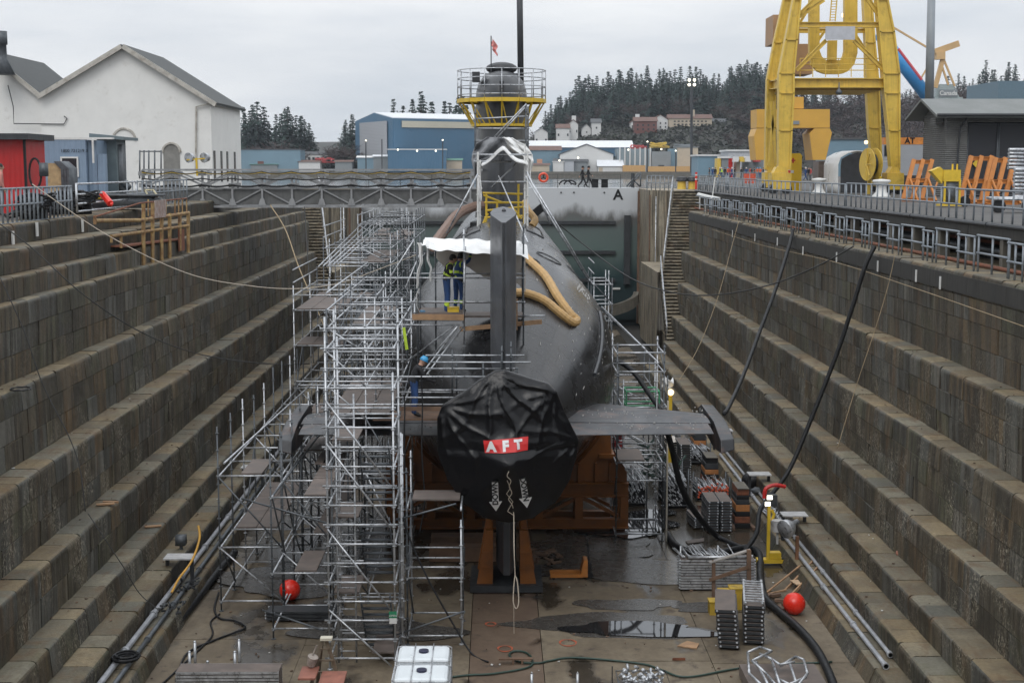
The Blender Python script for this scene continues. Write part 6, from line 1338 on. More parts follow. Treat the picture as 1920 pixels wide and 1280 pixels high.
# site office trailer behind
Y = 112; a = atY(1655, 330, Y); b = atY(1735, 258, Y); so_ = thing('site_trailer', 'white site trailer with orange stripe reading AT, behind the crane leg', 'trailer', (a.x, Y, 0)); m = MB(); m.bb(a.x, b.x, Y, Y + 4, 0.4, b.z - 0.55); m.build('body', pm('trailer_grey_white', (0.33, 0.345, 0.37), 0.5, 0, 0.08, 1), so_)
m = MB(); m.bb(a.x, b.x, Y - 0.02, Y + 4, b.z - 0.54, b.z); m.build('orange_stripe', pm('trailer_orange', (0.6, 0.22, 0.04), 0.5), so_); m = MB(); c0 = atY(1658, 288, Y); c1 = atY(1666, 268, Y); m.bb(c0.x, c1.x, Y - 0.04, Y - 0.005, c0.z - 0.2, c1.z - 0.2); m.build('window', GLASS, so_)
m = MB(); m.bb(a.x + 1.6, b.x, Y - 0.03, Y - 0.006, 0.3, 1.1); m.build('skirting', DKG, so_)
text_mesh('lettering', 'AT', 0.62, BLK, Matrix.Translation(atY(1706, 264.5, Y - 0.04)) @ FACE, so_, 0.005, 0.02)
# excavator-like vehicle hint at crane foot: yellow forklift body
c = V((Xu(1660, 98, 0), 98, 0)); t = thing('forklift', 'small yellow forklift parked behind the crane\'s right leg', 'forklift', c); m = MB(); m.box(c + V((0, 0, 0.75)), (1.5, 1.0, 0.7)); m.box(c + V((0.55, 0, 1.2)), (0.4, 0.9, 0.3)); m.build('body', YEL2, t, bevel=0.05); m = MB()
for dx in (-0.4, 0.5):
    for dy in (-0.45, 0.45): m.bar(c + V((dx, dy, 1.1)), c + V((dx * .9, dy, 2.1)), 0.07, 0.07)
m.box(c + V((0.05, 0, 2.13)), (1.1, 1.0, 0.07)); m.build('cab_frame', WHT, t)
for dx in (-0.5, 0.5): m = MB(); m.tube(c + V((dx, -0.6, 0.32)), c + V((dx, -0.4, 0.32)), 0.32, 14); m.build('wheel', BLK, t)

# ---------------------------------------------------------------- left quay
fence('quay_railing', 'grey pipe railing on the left quay edge in front of the red shed', [(-14.85, 34, 0), (-14.85, 50.2, 0)], 1.08, (0.55, 1.05), 0.42, pr=0.034)
t = thing('barrier_gate', 'four-bar galvanised gate panel on the left quay', 'gate', (-14.8, 50.6, 0)); m = MB()
for zz in (0.15, 0.42, 0.75, 1.12): m.tube((-14.8, 50.6, zz), (-14.8, 59, zz), 0.035)
for yy in (50.6, 59): m.tube((-14.8, yy, 0.1), (-14.8, yy, 1.15), 0.04)
m.build('gate_bars', GALV, t)
fence('quay_railing', 'short grey railing on the left quay by the end of the truss bridge', [(-15.3, 59.5, 0), (-15.3, 71, 0)], 1.15, (0.6, 1.1), 0.8, pr=0.03)
# rusty yellow cage platform hung on the wall
rc = thing('access_cage', 'rusty yellow tubular access cage bracketed to the left dock wall', 'access platform', (-13.4, 55, -2)); Yc = 56.0
RP = lambda u, v: atX(u, v, -13.15)
for (u, vt, vb) in ((269, 382, 498), (286, 380, 495), (303, 410, 490), (318, 400, 488), (337, 400, 470), (353, 398, 476)):
    m = MB(); m.tube(RP(u, vb), RP(u, vt), 0.075); m.build('upright', RUSTY, rc)
for (u0, v0, u1, v1, r_) in ((178, 414, 265, 413, .07), (265, 413, 354, 399, .07), (208, 443, 354, 423, .06), (176, 407, 262, 381, .03), (262, 381, 350, 372, .03), (178, 404, 178, 421, .05), (209, 440, 209, 455, .05), (227, 443, 227, 465, .05)):
    m = MB(); m.tube(RP(u0, v0), RP(u1, v1), r_); m.build('rail', RUSTY if r_ > .04 else RUST, rc)
for u in (278, 311, 328, 335, 342, 350): m = MB(); m.tube(RP(u, 405), RP(u, 374), 0.03); m.build('bar', RUSTY, rc)
m = MB(); P = [RP(286, 376), RP(307, 374), RP(307, 407), RP(286, 409)]; m.add([tuple(p + V((0.1, 0, 0))) for p in P] + [tuple(p + V((0.06, 0, 0))) for p in P], [(0, 1, 2, 3), (7, 6, 5, 4), (0, 4, 5, 1), (1, 5, 6, 2), (2, 6, 7, 3), (3, 7, 4, 0)]); m.build('sign_board', pm('rusted_white_board', (0.34, 0.27, 0.24), 0.7, 0, 0.3, 5, dirt=(0.22, 0.08, 0.05), dirt_amt=0.6), rc)
m = MB(); a = RP(235, 462); b = RP(345, 448); m.bar(a + V((-0.5, 0, 0)), b + V((-0.5, 0, 0)), 0.9, 0.06); m.build('floor_plate', RUST, rc)
m = MB(); P = RP(340, 450); m.box(P, (0.05, 1.0, 0.9)); m.build('end_plate', RUST, rc)
# truss bridge
tb = thing('truss_bridge', 'grey steel truss footbridge spanning from the left quay to the submarine', 'footbridge', (-10, 75, -0.3)); TM = pm('bridge_grey_paint', (0.27, 0.275, 0.28), 0.5, 0.1, 0.2, 2, streak=0.3); Y0b, Y1b = 74.0, 75.6
xa = Xu(268, 74, 0.7); xb = Xu(905, 74, 0.7); zb_, zm, zt_ = -0.30, 0.70, 1.58; step = 1.535; N = int((xb - xa) / step)
def zoff(x): return 0.0
for Y in (Y0b, Y1b):
    for z, w_, h_ in ((zb_, 0.16, 0.12), (zm - 0.08, 0.07, 0.05), (zt_, 0.16, 0.1)):
        m = MB(); m.bar((xa, Y, z), (xb, Y, z), w_, h_); m.build('chord', TM, tb)
    for k in range(N + 1):
        x = xa + k * step; m = MB(); m.bar((x, Y, zb_), (x, Y, zt_), 0.1, 0.14, up=(0, 1, 0)); m.bb(x - 0.2, x + 0.2, Y - 0.09, Y - 0.085 + 0.02, zt_ - 0.3, zt_ - 0.08); m.bb(x - 0.18, x + 0.18, Y - 0.1, Y - 0.08, zm - 0.02, zm + 0.2)
        m.prism([(x - 0.2, zb_ + 0.04), (x + 0.2, zb_ + 0.04), (x + 0.1, zb_ + 0.4), (x - 0.1, zb_ + 0.4)], Y - 0.11, Y - 0.08); m.build('upright', TM, tb)
        if k < N:
            m = MB(); s_ = k % 2; m.bar((x, Y, zt_ - .1 if s_ else zm + .1), (x + step, Y, zm + .1 if s_ else zt_ - .1), 0.07, 0.09); m.bar((x, Y, zb_ + .1 if s_ else zm - .1), (x + step, Y, zm - .1 if s_ else zb_ + .1), 0.05, 0.07); m.build('diagonal', TM, tb)
m = MB(); m.bb(xa, xb, Y0b + 0.1, Y1b - 0.1, zb_ - 0.02, zb_ + 0.04); m.build('walkway', GALV_D, tb)
m = MB(); m.bb(xa, xb, Y0b + 0.06, Y0b + 0.075, zb_ + 0.12, zm - 0.12); m.build('mesh_panel', pm('grey_mesh_panel', (0.11, 0.112, 0.11), 0.7, 0, 0.25, 2, streak=0.3), tb)
for (z, amp, r_, mt) in ((zm + 0.12, 0.1, 0.05, BLK), (zm + 0.75, 0.09, 0.015, YEL2), (zm + 0.45, 0.08, 0.035, BLK), (zm + 0.8, 0.12, 0.025, BLK)):
    m = MB(); pts = []
    for k in range(N * 6 + 1): pts.append((xa + k * step / 6, Y0b - 0.16, z - amp * abs(math.sin(math.pi * k / 6))))
    m.path(pts, r_, 5); m.build('cable', mt, tb)
# red shed
RS = pm('red_corrugated_steel', (0.42, 0.014, 0.014), 0.45, 0, 0.12, 1.5, wave=('X', 1.6))
t = thing('red_shed', 'bright red steel shed with dark flat roof at the left edge', 'shed', (-20, 54, 0)); xr_ = Xu(50, 53, 0); z1 = atY(60, 262, 53).z
m = MB(); m.bb(-30, xr_, 53, 55.4, 0, z1); m.build('body', RS, t); m = MB(); m.bb(-30, xr_ + 0.3, 52.6, 55.7, z1, z1 + 0.22); m.build('roof', DKG, t)
m = MB(); m.bb(xr_ - 0.02, xr_ + 0.06, 52.95, 53.05, 0, z1); m.build('dark_trim', BLK, t)
m = MB(); c = atY(66, 325, 52.9); m.path([c + V((0.22 * math.cos(k * .5), -0.01 * (k % 3), 0.55 * math.sin(k * .5))) for k in range(40)], 0.04, 5); one('hose_reel', m, BLK, 'coil of black hose hanging on the red shed', 'hose')
m = MB(); m.box(atY(82, 318, 52.8), (0.28, 0.2, 0.5)); one('junction_box', m, GALV_D, 'grey electrical box on the corner of the red shed', 'box')
# blue-grey container
CB = pm('blue_grey_container', (0.20, 0.27, 0.36), 0.5, 0, 0.1, 1, wave=('X', 1.3)); Y = 64
a = atY(86, 262, Y); b = atY(178, 262, Y); z1 = a.z; t = thing('shipping_container', 'blue-grey container office with a square window between the red shed and white building', 'container', (a.x, Y, 0)); m = MB(); b = atY(160, 262, Y); m.bb(a.x - 2, b.x, Y, Y + 2.4, 0.05, z1); m.build('body', CB, t)
m = MB(); a2 = atY(115, 332, Y); b2 = atY(147, 294, Y)
for q in ((a2.x, b2.x, a2.z, a2.z + .07), (a2.x, b2.x, b2.z - .07, b2.z), (a2.x, a2.x + .07, a2.z + .07, b2.z - .07), (b2.x - .07, b2.x, a2.z + .07, b2.z - .07)): m.bb(q[0], q[1], Y - 0.06, Y - 0.005, q[2], q[3])
wf = m.build('window_frame', WHT, t); m = MB(); m.bb(a2.x + .07, b2.x - .07, Y - 0.03, Y - 0.006, a2.z + .07, b2.z - .07); m.build('pane', GLASS, wf)
m = MB(); m.bb(a.x, b.x + 1.2, Y - 0.04, Y + 0.3, z1 + 0.02, z1 + 0.1); m.tube((b.x + 0.35, Y - .1, z1), (b.x + 0.35, Y - .1, 1.9), 0.05); m.build('white_conduit', WHT, t)
m = MB(); c = b.x + 0.55; m.bb(b.x + 0.02, b.x + 0.40, Y + 0.3, Y + 2.4, 0.05, z1 - .02); m.bb(b.x + 0.45, b.x + 0.8, Y + .2, Y + 0.5, 0.6, 2.3); m.build('end_panel', CB, t)
text_mesh('lettering', '1800 721219 3', 0.2, BLK, Matrix.Translation(atY(139, 283, Y - 0.05)) @ FACE, t, 0.002)
a = atY(184, 340, 66); b = atY(218, 258, 66); GS = pm('green_grey_cabinet', (0.13, 0.165, 0.175), 0.5, 0, 0.12, 1); t = thing('switch_cabinet', 'tall green-grey electrical cabinet with sloping canopy left of the white building', 'cabinet', (a.x, 66, 0)); m = MB(); m.bb(a.x, b.x, 66, 67.6, 0, b.z); m.build('body', GS, t); m = MB(); m.prism([(a.x - 0.2, b.z), (b.x + 0.45, b.z - 0.12), (b.x + 0.45, b.z + 0.02), (a.x - 0.2, b.z + 0.18)], 65.5, 68.2); m.build('canopy', GS, t)
m = MB(); m.bb(b.x + 0.005, b.x + 0.03, 66.2, 67.4, 0.1, b.z - 0.3); m.build('door', GALV_D, t)
a = atY(90, 345, 60); b = atY(130, 305, 60); t = thing('pallet_cabinet', 'tan plywood crate with rounded grey corner covers by the container', 'crate', (a.x, 60, 0)); m = MB(); m.bb(a.x, b.x - 0.35, 60, 61, 0, b.z - 0.02); m.build('plywood_side', pm('tan_plywood', (0.42, 0.3, 0.16), 0.6), t); m = MB()
for k in range(3): m.prism([(b.x - 0.34 + k * .12, 0), (b.x - 0.24 + k * .12, 0), (b.x - 0.24 + k * .12, b.z - .25), (b.x - .55 + k * .1, b.z + 0.06), (b.x - .62 + k * .1, b.z + 0.04), (b.x - .34 + k * .12, b.z - .28)], 59.9, 61.1)
m.build('corner_cover', GALV_D, t)
# clutter behind the left railing: pumps, hose coils, boxes
for k, (u, v, Y, lab) in enumerate(((98, 372, 52, 'dark coil of hoses heaped behind the left railing'), (128, 380, 52, 'second heap of black hoses, right of the first, behind the left railing'), (40, 385, 47, 'black pump unit standing close behind the left railing'))):
    c = atY(u, v, Y); c.z = 0; m = MB()
    for j in range(7): m.path([c + V((0.5 * math.cos(q * .6 + j) + 0.1 * j, 0.4 * math.sin(q * .6), 0.15 + 0.1 * j + 0.1 * math.sin(q))) for q in range(14)], 0.045, 5)
    m.box(c + V((0.2, 0.6, 0.4)), (0.9, 0.5, 0.8), rz=0.3); one('hose_heap', m, BLK, lab, 'hoses')
m = MB(); m.tube(atY(155, 372, 56), atY(250, 369, 60), 0.06); m.tube(atY(150, 372, 56), atY(158, 380, 56), 0.06); one('yellow_pipe', m, YEL2, 'long yellow pipe lying behind the barrier gate', 'pipe')
m = MB(); m.tube(atY(192, 364, 54), atY(207, 382, 53.5), 0.13); m.tube(atY(207, 382, 53.5), atY(211, 384, 53.5), 0.08); one('fire_extinguisher', m, REDB, 'red cylinder leaning behind the barrier gate', 'cylinder')
m = MB(); m.box(atY(235, 378, 58), (2.4, 1.0, 0.5)); m.box(atY(245, 366, 58), (2.6, 1.2, 0.08)); one('work_bench', m, GALV_D, 'grey steel bench behind the barrier gate', 'bench')
m = MB()
for (a_, b_) in (((272, 356), (280, 371)), ((272, 356), (287, 356)), ((287, 356), (297, 369))): m.bar(atY(*a_, 58), atY(*b_, 58), 0.09, 0.05)
one('a_board', m, pm('cream_paint', (0.6, 0.54, 0.36), 0.5), 'cream folding frame by the rusty cage', 'frame')
t = thing('flood_lamps', 'pair of silver flood lamps on a yellow stand by the truss bridge', 'lamps', (Xu(365, 78, 0), 78, 0))
for u in (353, 382): c = atY(u, 296, 78); m = MB(); m.lathe([(0.28, 0), (0.22, 0.3), (0.1, 0.45)], c, 12, axis=(0.5, 1, 0.1)); m.build('lamp_head', GALV, t)
m = MB(); m.tube(atY(368, 296, 78), atY(370, 330, 78), 0.06); m.bar(atY(350, 300, 78), atY(388, 297, 78), 0.06, 0.06); m.build('stand', YEL2, t)
m = MB()
for (u, v, s_) in ((170, 340, .2), (192, 338, .15), (235, 345, .2), (240, 350, .16)): m.sphere(atY(u, v, 66), s_, 8, 6)
one('gas_valves', m, GALV_D, 'cluster of small valves and gauges above the barrier gate', 'valves')
one('mesh_fence', (lambda m: ([m.tube(atY(u, 282, 92), atY(u, 335, 92), 0.05) for u in (262, 270, 279, 290, 302)], m.tube(atY(262, 284, 92), atY(302, 284, 92), 0.04), m)[-1])(MB()), GALV_D, 'grey steel fence panel in front of the white building', 'fence')

# ---- white building on the left
WB = pm('white_painted_brick', (0.70, 0.695, 0.67), 0.7, 0, 0.05, 0.8, dirt=(0.30, 0.27, 0.21), dirt_amt=0.16, bump=0.15); SH = pm('grey_shingle_roof', (0.075, 0.08, 0.08), 0.85, 0, 0.3, 2, bump=0.4); FA = pm('weathered_fascia', (0.42, 0.4, 0.36), 0.7, 0, 0.2, 2, dirt=(0.15, 0.12, 0.08), dirt_amt=0.5)
Yw = 110.0; L_ = atY(75, 183, Yw); Rr_ = atY(395, 190, Yw); A_ = atY(232, 88, Yw); Dp = 12.5
wb = thing('white_gabled_building', 'large white painted gabled building with grey shingle roof on the left', 'building', ((L_.x + Rr_.x) / 2, Yw, 0))
m = MB(); m.prism([(L_.x, 0), (Rr_.x, 0), (Rr_.x, Rr_.z), (A_.x, A_.z - 0.1), (L_.x, L_.z)], Yw, Yw + Dp); wall_ = m.build('wall', WB, wb)
def roofslab(parent, x0, z0, x1, z1, y0, y1, ov, th=0.18):
    d = V((x1 - x0, 0, z1 - z0)).normalized(); a = V((x0, y0, z0)); b = V((x1, y0, z1)) + d * ov; m = MB(); up = V((-d.z, 0, d.x)) if d.x > 0 else V((d.z, 0, -d.x)); vs = [a, b, b + V((0, y1 - y0, 0)), a + V((0, y1 - y0, 0))]; vs += [p + up * th for p in vs]
    m.add(vs, [(0, 3, 2, 1), (4, 5, 6, 7), (0, 1, 5, 4), (1, 2, 6, 5), (2, 3, 7, 6), (3, 0, 4, 7)]); r_ = m.build('roof', SH, parent)
    f = MB(); f.bar(a + V((0, -0.05, -0.1)) + up * 0.1, b + V((0, -0.05, -0.1)) + up * 0.1, 0.12, 0.34, up=tuple(up)); f.build('fascia', FA, r_)
roofslab(wb, A_.x, A_.z, Rr_.x, Rr_.z, Yw - 0.5, Yw + Dp, 0.5); roofslab(wb, A_.x, A_.z, L_.x, L_.z, Yw - 0.5, Yw + Dp, 0.0)
def arch(u, vb, vt, hw, Y, parent, mat, nm):
    c = atY(u, vb, Y); w_ = hw * Y / F; zt = atY(u, vt, Y).z; P = [(c.x - w_, 0.2 if vb > 325 else c.z), (c.x + w_, 0.2 if vb > 325 else c.z)] + [(c.x + w_ * math.cos(R(a)), zt - w_ + w_ * math.sin(R(a))) for a in range(0, 181, 15)]; m = MB(); m.prism(P, Y - 0.06, Y - 0.005); o = m.build(nm, mat, parent)
    m = MB(); m.path([(c.x + w_ * 1.08 * math.cos(R(a)), Y - 0.08, zt - w_ + w_ * 1.08 * math.sin(R(a))) for a in range(0, 181, 15)], 0.1, 5); m.build('arch_band', FA, o)
arch(323, 330, 270, 15, Yw, wb, pm('bricked_arch_grey', (0.2, 0.195, 0.18), 0.8, 0, 0.25, 2), 'arched_opening'); arch(233, 262, 243, 19, Yw, wb, WB, 'blind_arch')
m = MB(); m.path([atY(395, 194, Yw - 0.3), atY(368, 200, Yw - 0.15), atY(367, 320, Yw - 0.15)], 0.07, 6); m.build('downpipe', FA, wb)
for u in (402, 415, 426, 440):
    a = atX(u, 283, Rr_.x + 0.02); b = atX(u, 312, Rr_.x + 0.02); m = MB(); m.bb(Rr_.x + 0.0, Rr_.x + 0.04, a.y - 0.35, a.y + 0.35, 0.6, 3.0); m.build('side_window', GLASS, wb)
m = MB(); m.path([atY(15, 160, Yw - .1), atY(25, 200, Yw - .1), atY(26, 232, Yw - .1), atY(120, 233, Yw - .1), atY(126, 222, Yw - .1), atY(120, 218, Yw - .1)], 0.04, 5); m.build('wall_cable', DKG, wb)
t = thing('white_side_building', 'second white gabled building cut off by the left edge', 'building', (-38, Yw, 0)); B0 = atY(-25, 110, Yw + 0.5); m = MB(); m.prism([(-52, 0), (L_.x - 0.02, 0), (L_.x - 0.02, L_.z), (B0.x, B0.z + 0.4), (-52, 6)], Yw + 0.3, Yw + 14); m.build('wall', WB, t); roofslab(t, B0.x, B0.z + 0.5, L_.x, L_.z + 0.1, Yw - 0.1, Yw + 14, 0)
m = MB(); c = atY(5, 125, Yw - 1); m.lathe([(0.9, -0.6), (0.35, 0.6), (0.33, 1.6), (0.42, 1.62), (0.42, 2.6)], c, 14); m.build('vent_stack', GALV_D, t)
# ================================================================== far shore
def farbox(name, label, cat, u0, u1, vt, Y, dep, mat, roof=None, gable=0, z0=None, group=None, wins=None, doors=None, yaw=0, ridge='x'):
    a = atY(u0, vt, Y); b = atY(u1, vt, Y); zb = hz((a.x + b.x) / 2, Y) - 0.3 if z0 is None else z0; zt = a.z
    t = thing(name, label, cat, ((a.x + b.x) / 2, Y, zb), group); m = MB()
    if gable and ridge == 'y':
        mid = (a.x + b.x) / 2; m.prism([(a.x, zb), (b.x, zb), (b.x, zt - gable), (mid, zt), (a.x, zt - gable)], Y, Y + dep)
    elif gable: m.bb(a.x, b.x, Y, Y + dep, zb, zt - gable)
    else: m.bb(a.x, b.x, Y, Y + dep, zb, zt)
    m.build('wall', mat, t)
    if roof:
        m = MB()
        if gable and ridge == 'y':
            for s_ in (a.x - 0.4, b.x + 0.4):
                vs = [(s_, Y - 0.4, zt - gable - 0.1), (mid, Y - 0.4, zt + 0.05), (mid, Y + dep, zt + 0.05), (s_, Y + dep, zt - gable - 0.1)]; vs += [(x, y, z + 0.25) for x, y, z in vs]; m.add(vs, [(0, 3, 2, 1), (4, 5, 6, 7), (0, 1, 5, 4), (1, 2, 6, 5), (2, 3, 7, 6), (3, 0, 4, 7)])
        elif gable: m.prism([(Y - 0.5, zt - gable), (Y + dep + 0.5, zt - gable), (Y + dep / 2, zt)], a.x - 0.5, b.x + 0.5, axis='x')
        else: m.bb(a.x - 0.3, b.x + 0.3, Y - 0.3, Y + dep, zt, zt + 0.35)
        m.build('roof', roof, t)
    W = b.x - a.x; Hh_ = zt - gable - zb
    for (fx, fz, fw, fh) in (wins or []):
        m = MB(); m.bb(a.x + W * (fx - fw / 2), a.x + W * (fx + fw / 2), Y - 0.15, Y - 0.01, zb + Hh_ * (fz - fh / 2), zb + Hh_ * (fz + fh / 2)); m.build('window', GLASS, t)
    for (fx, fw, fh, mt) in (doors or []):
        m = MB(); m.bb(a.x + W * (fx - fw / 2), a.x + W * (fx + fw / 2), Y - 0.12, Y - 0.01, zb + 0.1, zb + Hh_ * fh); m.build('door', mt, t)
    return t
C_BL = pm('hangar_blue_cladding', (0.05, 0.13, 0.215), 0.5, 0, 0.08, 0.08, wave=('X', 0.5)); C_BG = pm('pale_blue_cladding', (0.15, 0.24, 0.3), 0.55, 0, 0.1, 0.1); C_W = pm('far_white_wall', (0.6, 0.6, 0.59), 0.6, 0, 0.06, 0.2); C_G = pm('far_grey_wall', (0.2, 0.22, 0.23), 0.6, 0, 0.12, 0.2); C_T = pm('far_tan_wall', (0.46, 0.39, 0.3), 0.7, 0, 0.12, 0.2)
C_R = pm('far_brown_roof', (0.13, 0.075, 0.06), 0.8, 0, 0.2, 0.3); C_DR = pm('far_dark_roof', (0.08, 0.085, 0.09), 0.8, 0, 0.2, 0.3); C_WR = pm('far_white_roof', (0.62, 0.64, 0.66), 0.5, 0, 0.06, 0.2); C_RB = pm('far_red_brown_wall', (0.14, 0.055, 0.045), 0.7, 0, 0.15, 0.2); C_CR = pm('far_cream_panel', (0.48, 0.45, 0.36), 0.6, 0, 0.06, 0.1)
# blue hangar
hg_ = thing('blue_hangar', 'large blue hangar with a grey roller door across the harbour, left of the sail', 'building', (-40, 600, 0))
C = atY(737, 222, 600); Lf = atY(667, 228, 640); Ap = atY(702, 212, 620); RtX = atY(935, 226, 640)
def P3(p, z=None): return (p.x, p.y, p.z if z is None else z)
m = MB(); m.add([(Lf.x, Lf.y, 0), (C.x, C.y, 0), (C.x, C.y, C.z), (Ap.x, Ap.y, Ap.z), (Lf.x, Lf.y, Lf.z)], [(0, 1, 2, 3, 4)]); m.add([(C.x, C.y, 0), (RtX.x, RtX.y, 0), (RtX.x, RtX.y, RtX.z), (C.x, C.y, C.z)], [(0, 1, 2, 3)]); m.build('wall', C_BL, hg_, thick=0.5)
dv = V((RtX.x - C.x, RtX.y - C.y, 0)); m = MB(); q = [V(P3(C)), V(P3(RtX)), V((Ap.x + dv.x, Ap.y + dv.y, Ap.z + (RtX.z - C.z))), V(P3(Ap))]; m.add(q, [(0, 1, 2, 3)]); m.add([V(P3(Lf)), V(P3(Ap)), q[2], V((Lf.x + dv.x, Lf.y + dv.y, Lf.z))], [(0, 1, 2, 3)]); m.build('roof', C_WR, hg_, thick=0.6)
m = MB(); a = V(P3(C)).lerp(V(P3(RtX)), 0.08) + V((0, -0.8, -1)); b = V(P3(RtX)) + V((0, -0.8, -1)); m.add([a, b, b + V((0, 0, -2.7)), a + V((0, 0, -2.7))], [(0, 3, 2, 1)]); m.build('cream_band', C_CR, hg_, thick=0.3)
m = MB(); a = V((Lf.x, Lf.y, 0)).lerp(V((C.x, C.y, 0)), 0.15) + V((-.5, -0.8, 0)); b = V((Lf.x, Lf.y, 0)).lerp(V((C.x, C.y, 0)), 0.87) + V((-.5, -0.8, 0)); zd = atY(700, 229, 620).z; m.add([a, b, b + V((0, 0, zd)), a + V((0, 0, zd))], [(0, 1, 2, 3)]); m.build('roller_door', pm('roller_door_grey', (0.33, 0.34, 0.36), 0.6, 0, 0.06, 0.2, wave=('Z', 0.5)), hg_, thick=0.3)
farbox('blue_annex', 'blue annex with lit eaves in front of the blue hangar', 'building', 727, 836, 281, 590, 10, C_BL, C_WR)
for (u, v) in ((746, 281), (782, 283), (817, 283), (686, 265), (828, 264), (1306, 155)): pass
farbox('low_blue_building', 'long low pale blue building among trees right of the white building', 'building', 448, 563, 281, 598, 15, C_BG, C_DR, doors=[(0.35, .1, .5, C_RB)])
farbox('white_terrace', 'white house with a row of dark windows left of the blue hangar', 'house', 565, 628, 284, 640, 10, C_W, C_DR, 1.2, wins=[(0.1 + 0.13 * k, .6, .07, .4) for k in range(7)])
farbox('blue_roofed_warehouse', 'long warehouse with white roof and blue gable, right of the sail', 'building', 988, 1187, 263, 640, 20, C_BL, C_WR, 3.2)
farbox('brown_roofed_shed', 'blue-grey shed with brown roof partly behind the deck shelter', 'shed', 985, 1052, 273, 612, 14, C_BG, C_R, 2.0, doors=[(.4, .15, .6, pm('salmon_door', (0.55, 0.28, 0.18), 0.6))])
farbox('white_gabled_shed', 'wide white shed with low gable across the water', 'shed', 1050, 1150, 271, 606, 16, C_W, C_DR, 4.2, ridge='y', wins=[(.12, .5, .04, .3)])
farbox('grey_shed', 'small grey shed with pitched roof in front of the wide white shed', 'shed', 1040, 1102, 297, 603, 8, C_G, C_DR, 1.4)
farbox('white_box_shed', 'small white shed left of the grey shed by the water', 'shed', 1037, 1057, 304, 600, 4, C_W, C_W)
farbox('grey_box_shed', 'tiny pale grey shed next to the small white shed', 'shed', 1058, 1076, 302, 600.5, 4, pm('pale_grey', (0.4, 0.42, 0.45), 0.5), C_G)
farbox('white_tent', 'white peaked tent on the far quay behind the walking people', 'tent', 1122, 1168, 300, 600, 8, C_W, C_WR, 2.6, ridge='x', doors=[(.1, .15, .8, C_T)])
t = farbox('steel_silo_block', 'grey ribbed steel tank block on the far quay', 'tank block', 1158, 1222, 279, 604, 14, pm('silo_blue_grey', (0.24, 0.3, 0.33), 0.5))
for k in range(7): m = MB(); a = atY(1161 + k * 9.5, 277, 603.5); m.bb(a.x, a.x + 0.5, 602.8, 603.8, 0, a.z); m.build('rib', C_W, t)
farbox('dark_warehouse', 'dark grey blank warehouse right of the ribbed tank block', 'building', 1222, 1258, 284, 602, 14, C_G, doors=[(.5, .3, .35, GLASS)])
farbox('ribbed_tower', 'pale blue-grey tower block with a small red sign', 'building', 1257, 1270, 279, 604, 10, C_BG)
farbox('beige_warehouse', 'beige square warehouse in a grey frame right of the far quay', 'building', 1270, 1309, 277, 603, 12, C_T, C_G)
for (u0, u1, vt, mt, rf, lab) in ((670, 700, 292, C_BG, C_W, 'low pale shed at the left foot of the blue hangar'), (700, 740, 290, C_G, C_WR, 'low grey shed with white roof under the hangar door'), (745, 790, 296, C_BG, C_DR, 'dark roofed shed in front of the hangar side'), (802, 833, 296, C_CR, C_CR, 'cream shed right of the dark roofed shed'), (835, 866, 297, C_T, pm('far_green_roof', (0.08, 0.2, 0.15), .7), 'tan shed with green roof left of the sail'), (628, 660, 300, C_G, C_R, 'small brown roofed shed left of the hangar'), (560, 600, 300, C_W, C_R, 'small white and red shed above the bridge'), (470, 520, 305, C_G, pm('far_green_roof', (0.08, 0.2, 0.15), .7), 'low shed with green roof above the bridge'), (1168, 1210, 310, pm('orange_hoarding', (0.5, 0.3, 0.12), .7), None, 'ochre hoarding along the far quay'), (1215, 1300, 312, pm('orange_hoarding', (0.5, 0.3, 0.12), .7), None, 'ochre barrier line right of the far quay'), (985, 1030, 306, C_T, C_R, 'low tan shed behind the lifebuoy')):
    farbox('harbour_shed', lab, 'shed', u0, u1, vt, 597.5, 3 if rf is None else 6, mt, rf, 0.8 if rf else 0)
# red and yellow plant on the far quay
def gantryish(u0, u1, v0, v1, Y, mt, lab):
    t = thing('harbour_plant', lab, 'machinery', atY((u0 + u1) / 2, v1, Y)); m = MB(); r2 = random.Random(u0)
    for k in range(14):
        a = atY(r2.uniform(u0, u1), r2.uniform(v0, v1), Y + r2.uniform(-3, 3)); b = atY(r2.uniform(u0, u1), r2.uniform(v0, v1), Y); m.bar(a, b, 0.5, 0.5)
    m.bar(atY(u0, v1, Y), atY(u1, v1, Y), 0.6, 0.6); m.build('framework', mt, t)
gantryish(1180, 1215, 272, 280, 620, pm('far_red', (0.4, 0.06, 0.06), .6), 'red steel framework beyond the ribbed tank block'); gantryish(1218, 1255, 267, 276, 620, YEL, 'yellow steel framework above the dark warehouse'); gantryish(1262, 1300, 270, 277, 622, C_G, 'grey lattice plant above the beige warehouse'); gantryish(590, 630, 296, 304, 600, pm('far_red', (0.4, 0.06, 0.06), .6), 'red steel stacks on the quay left of the hangar')
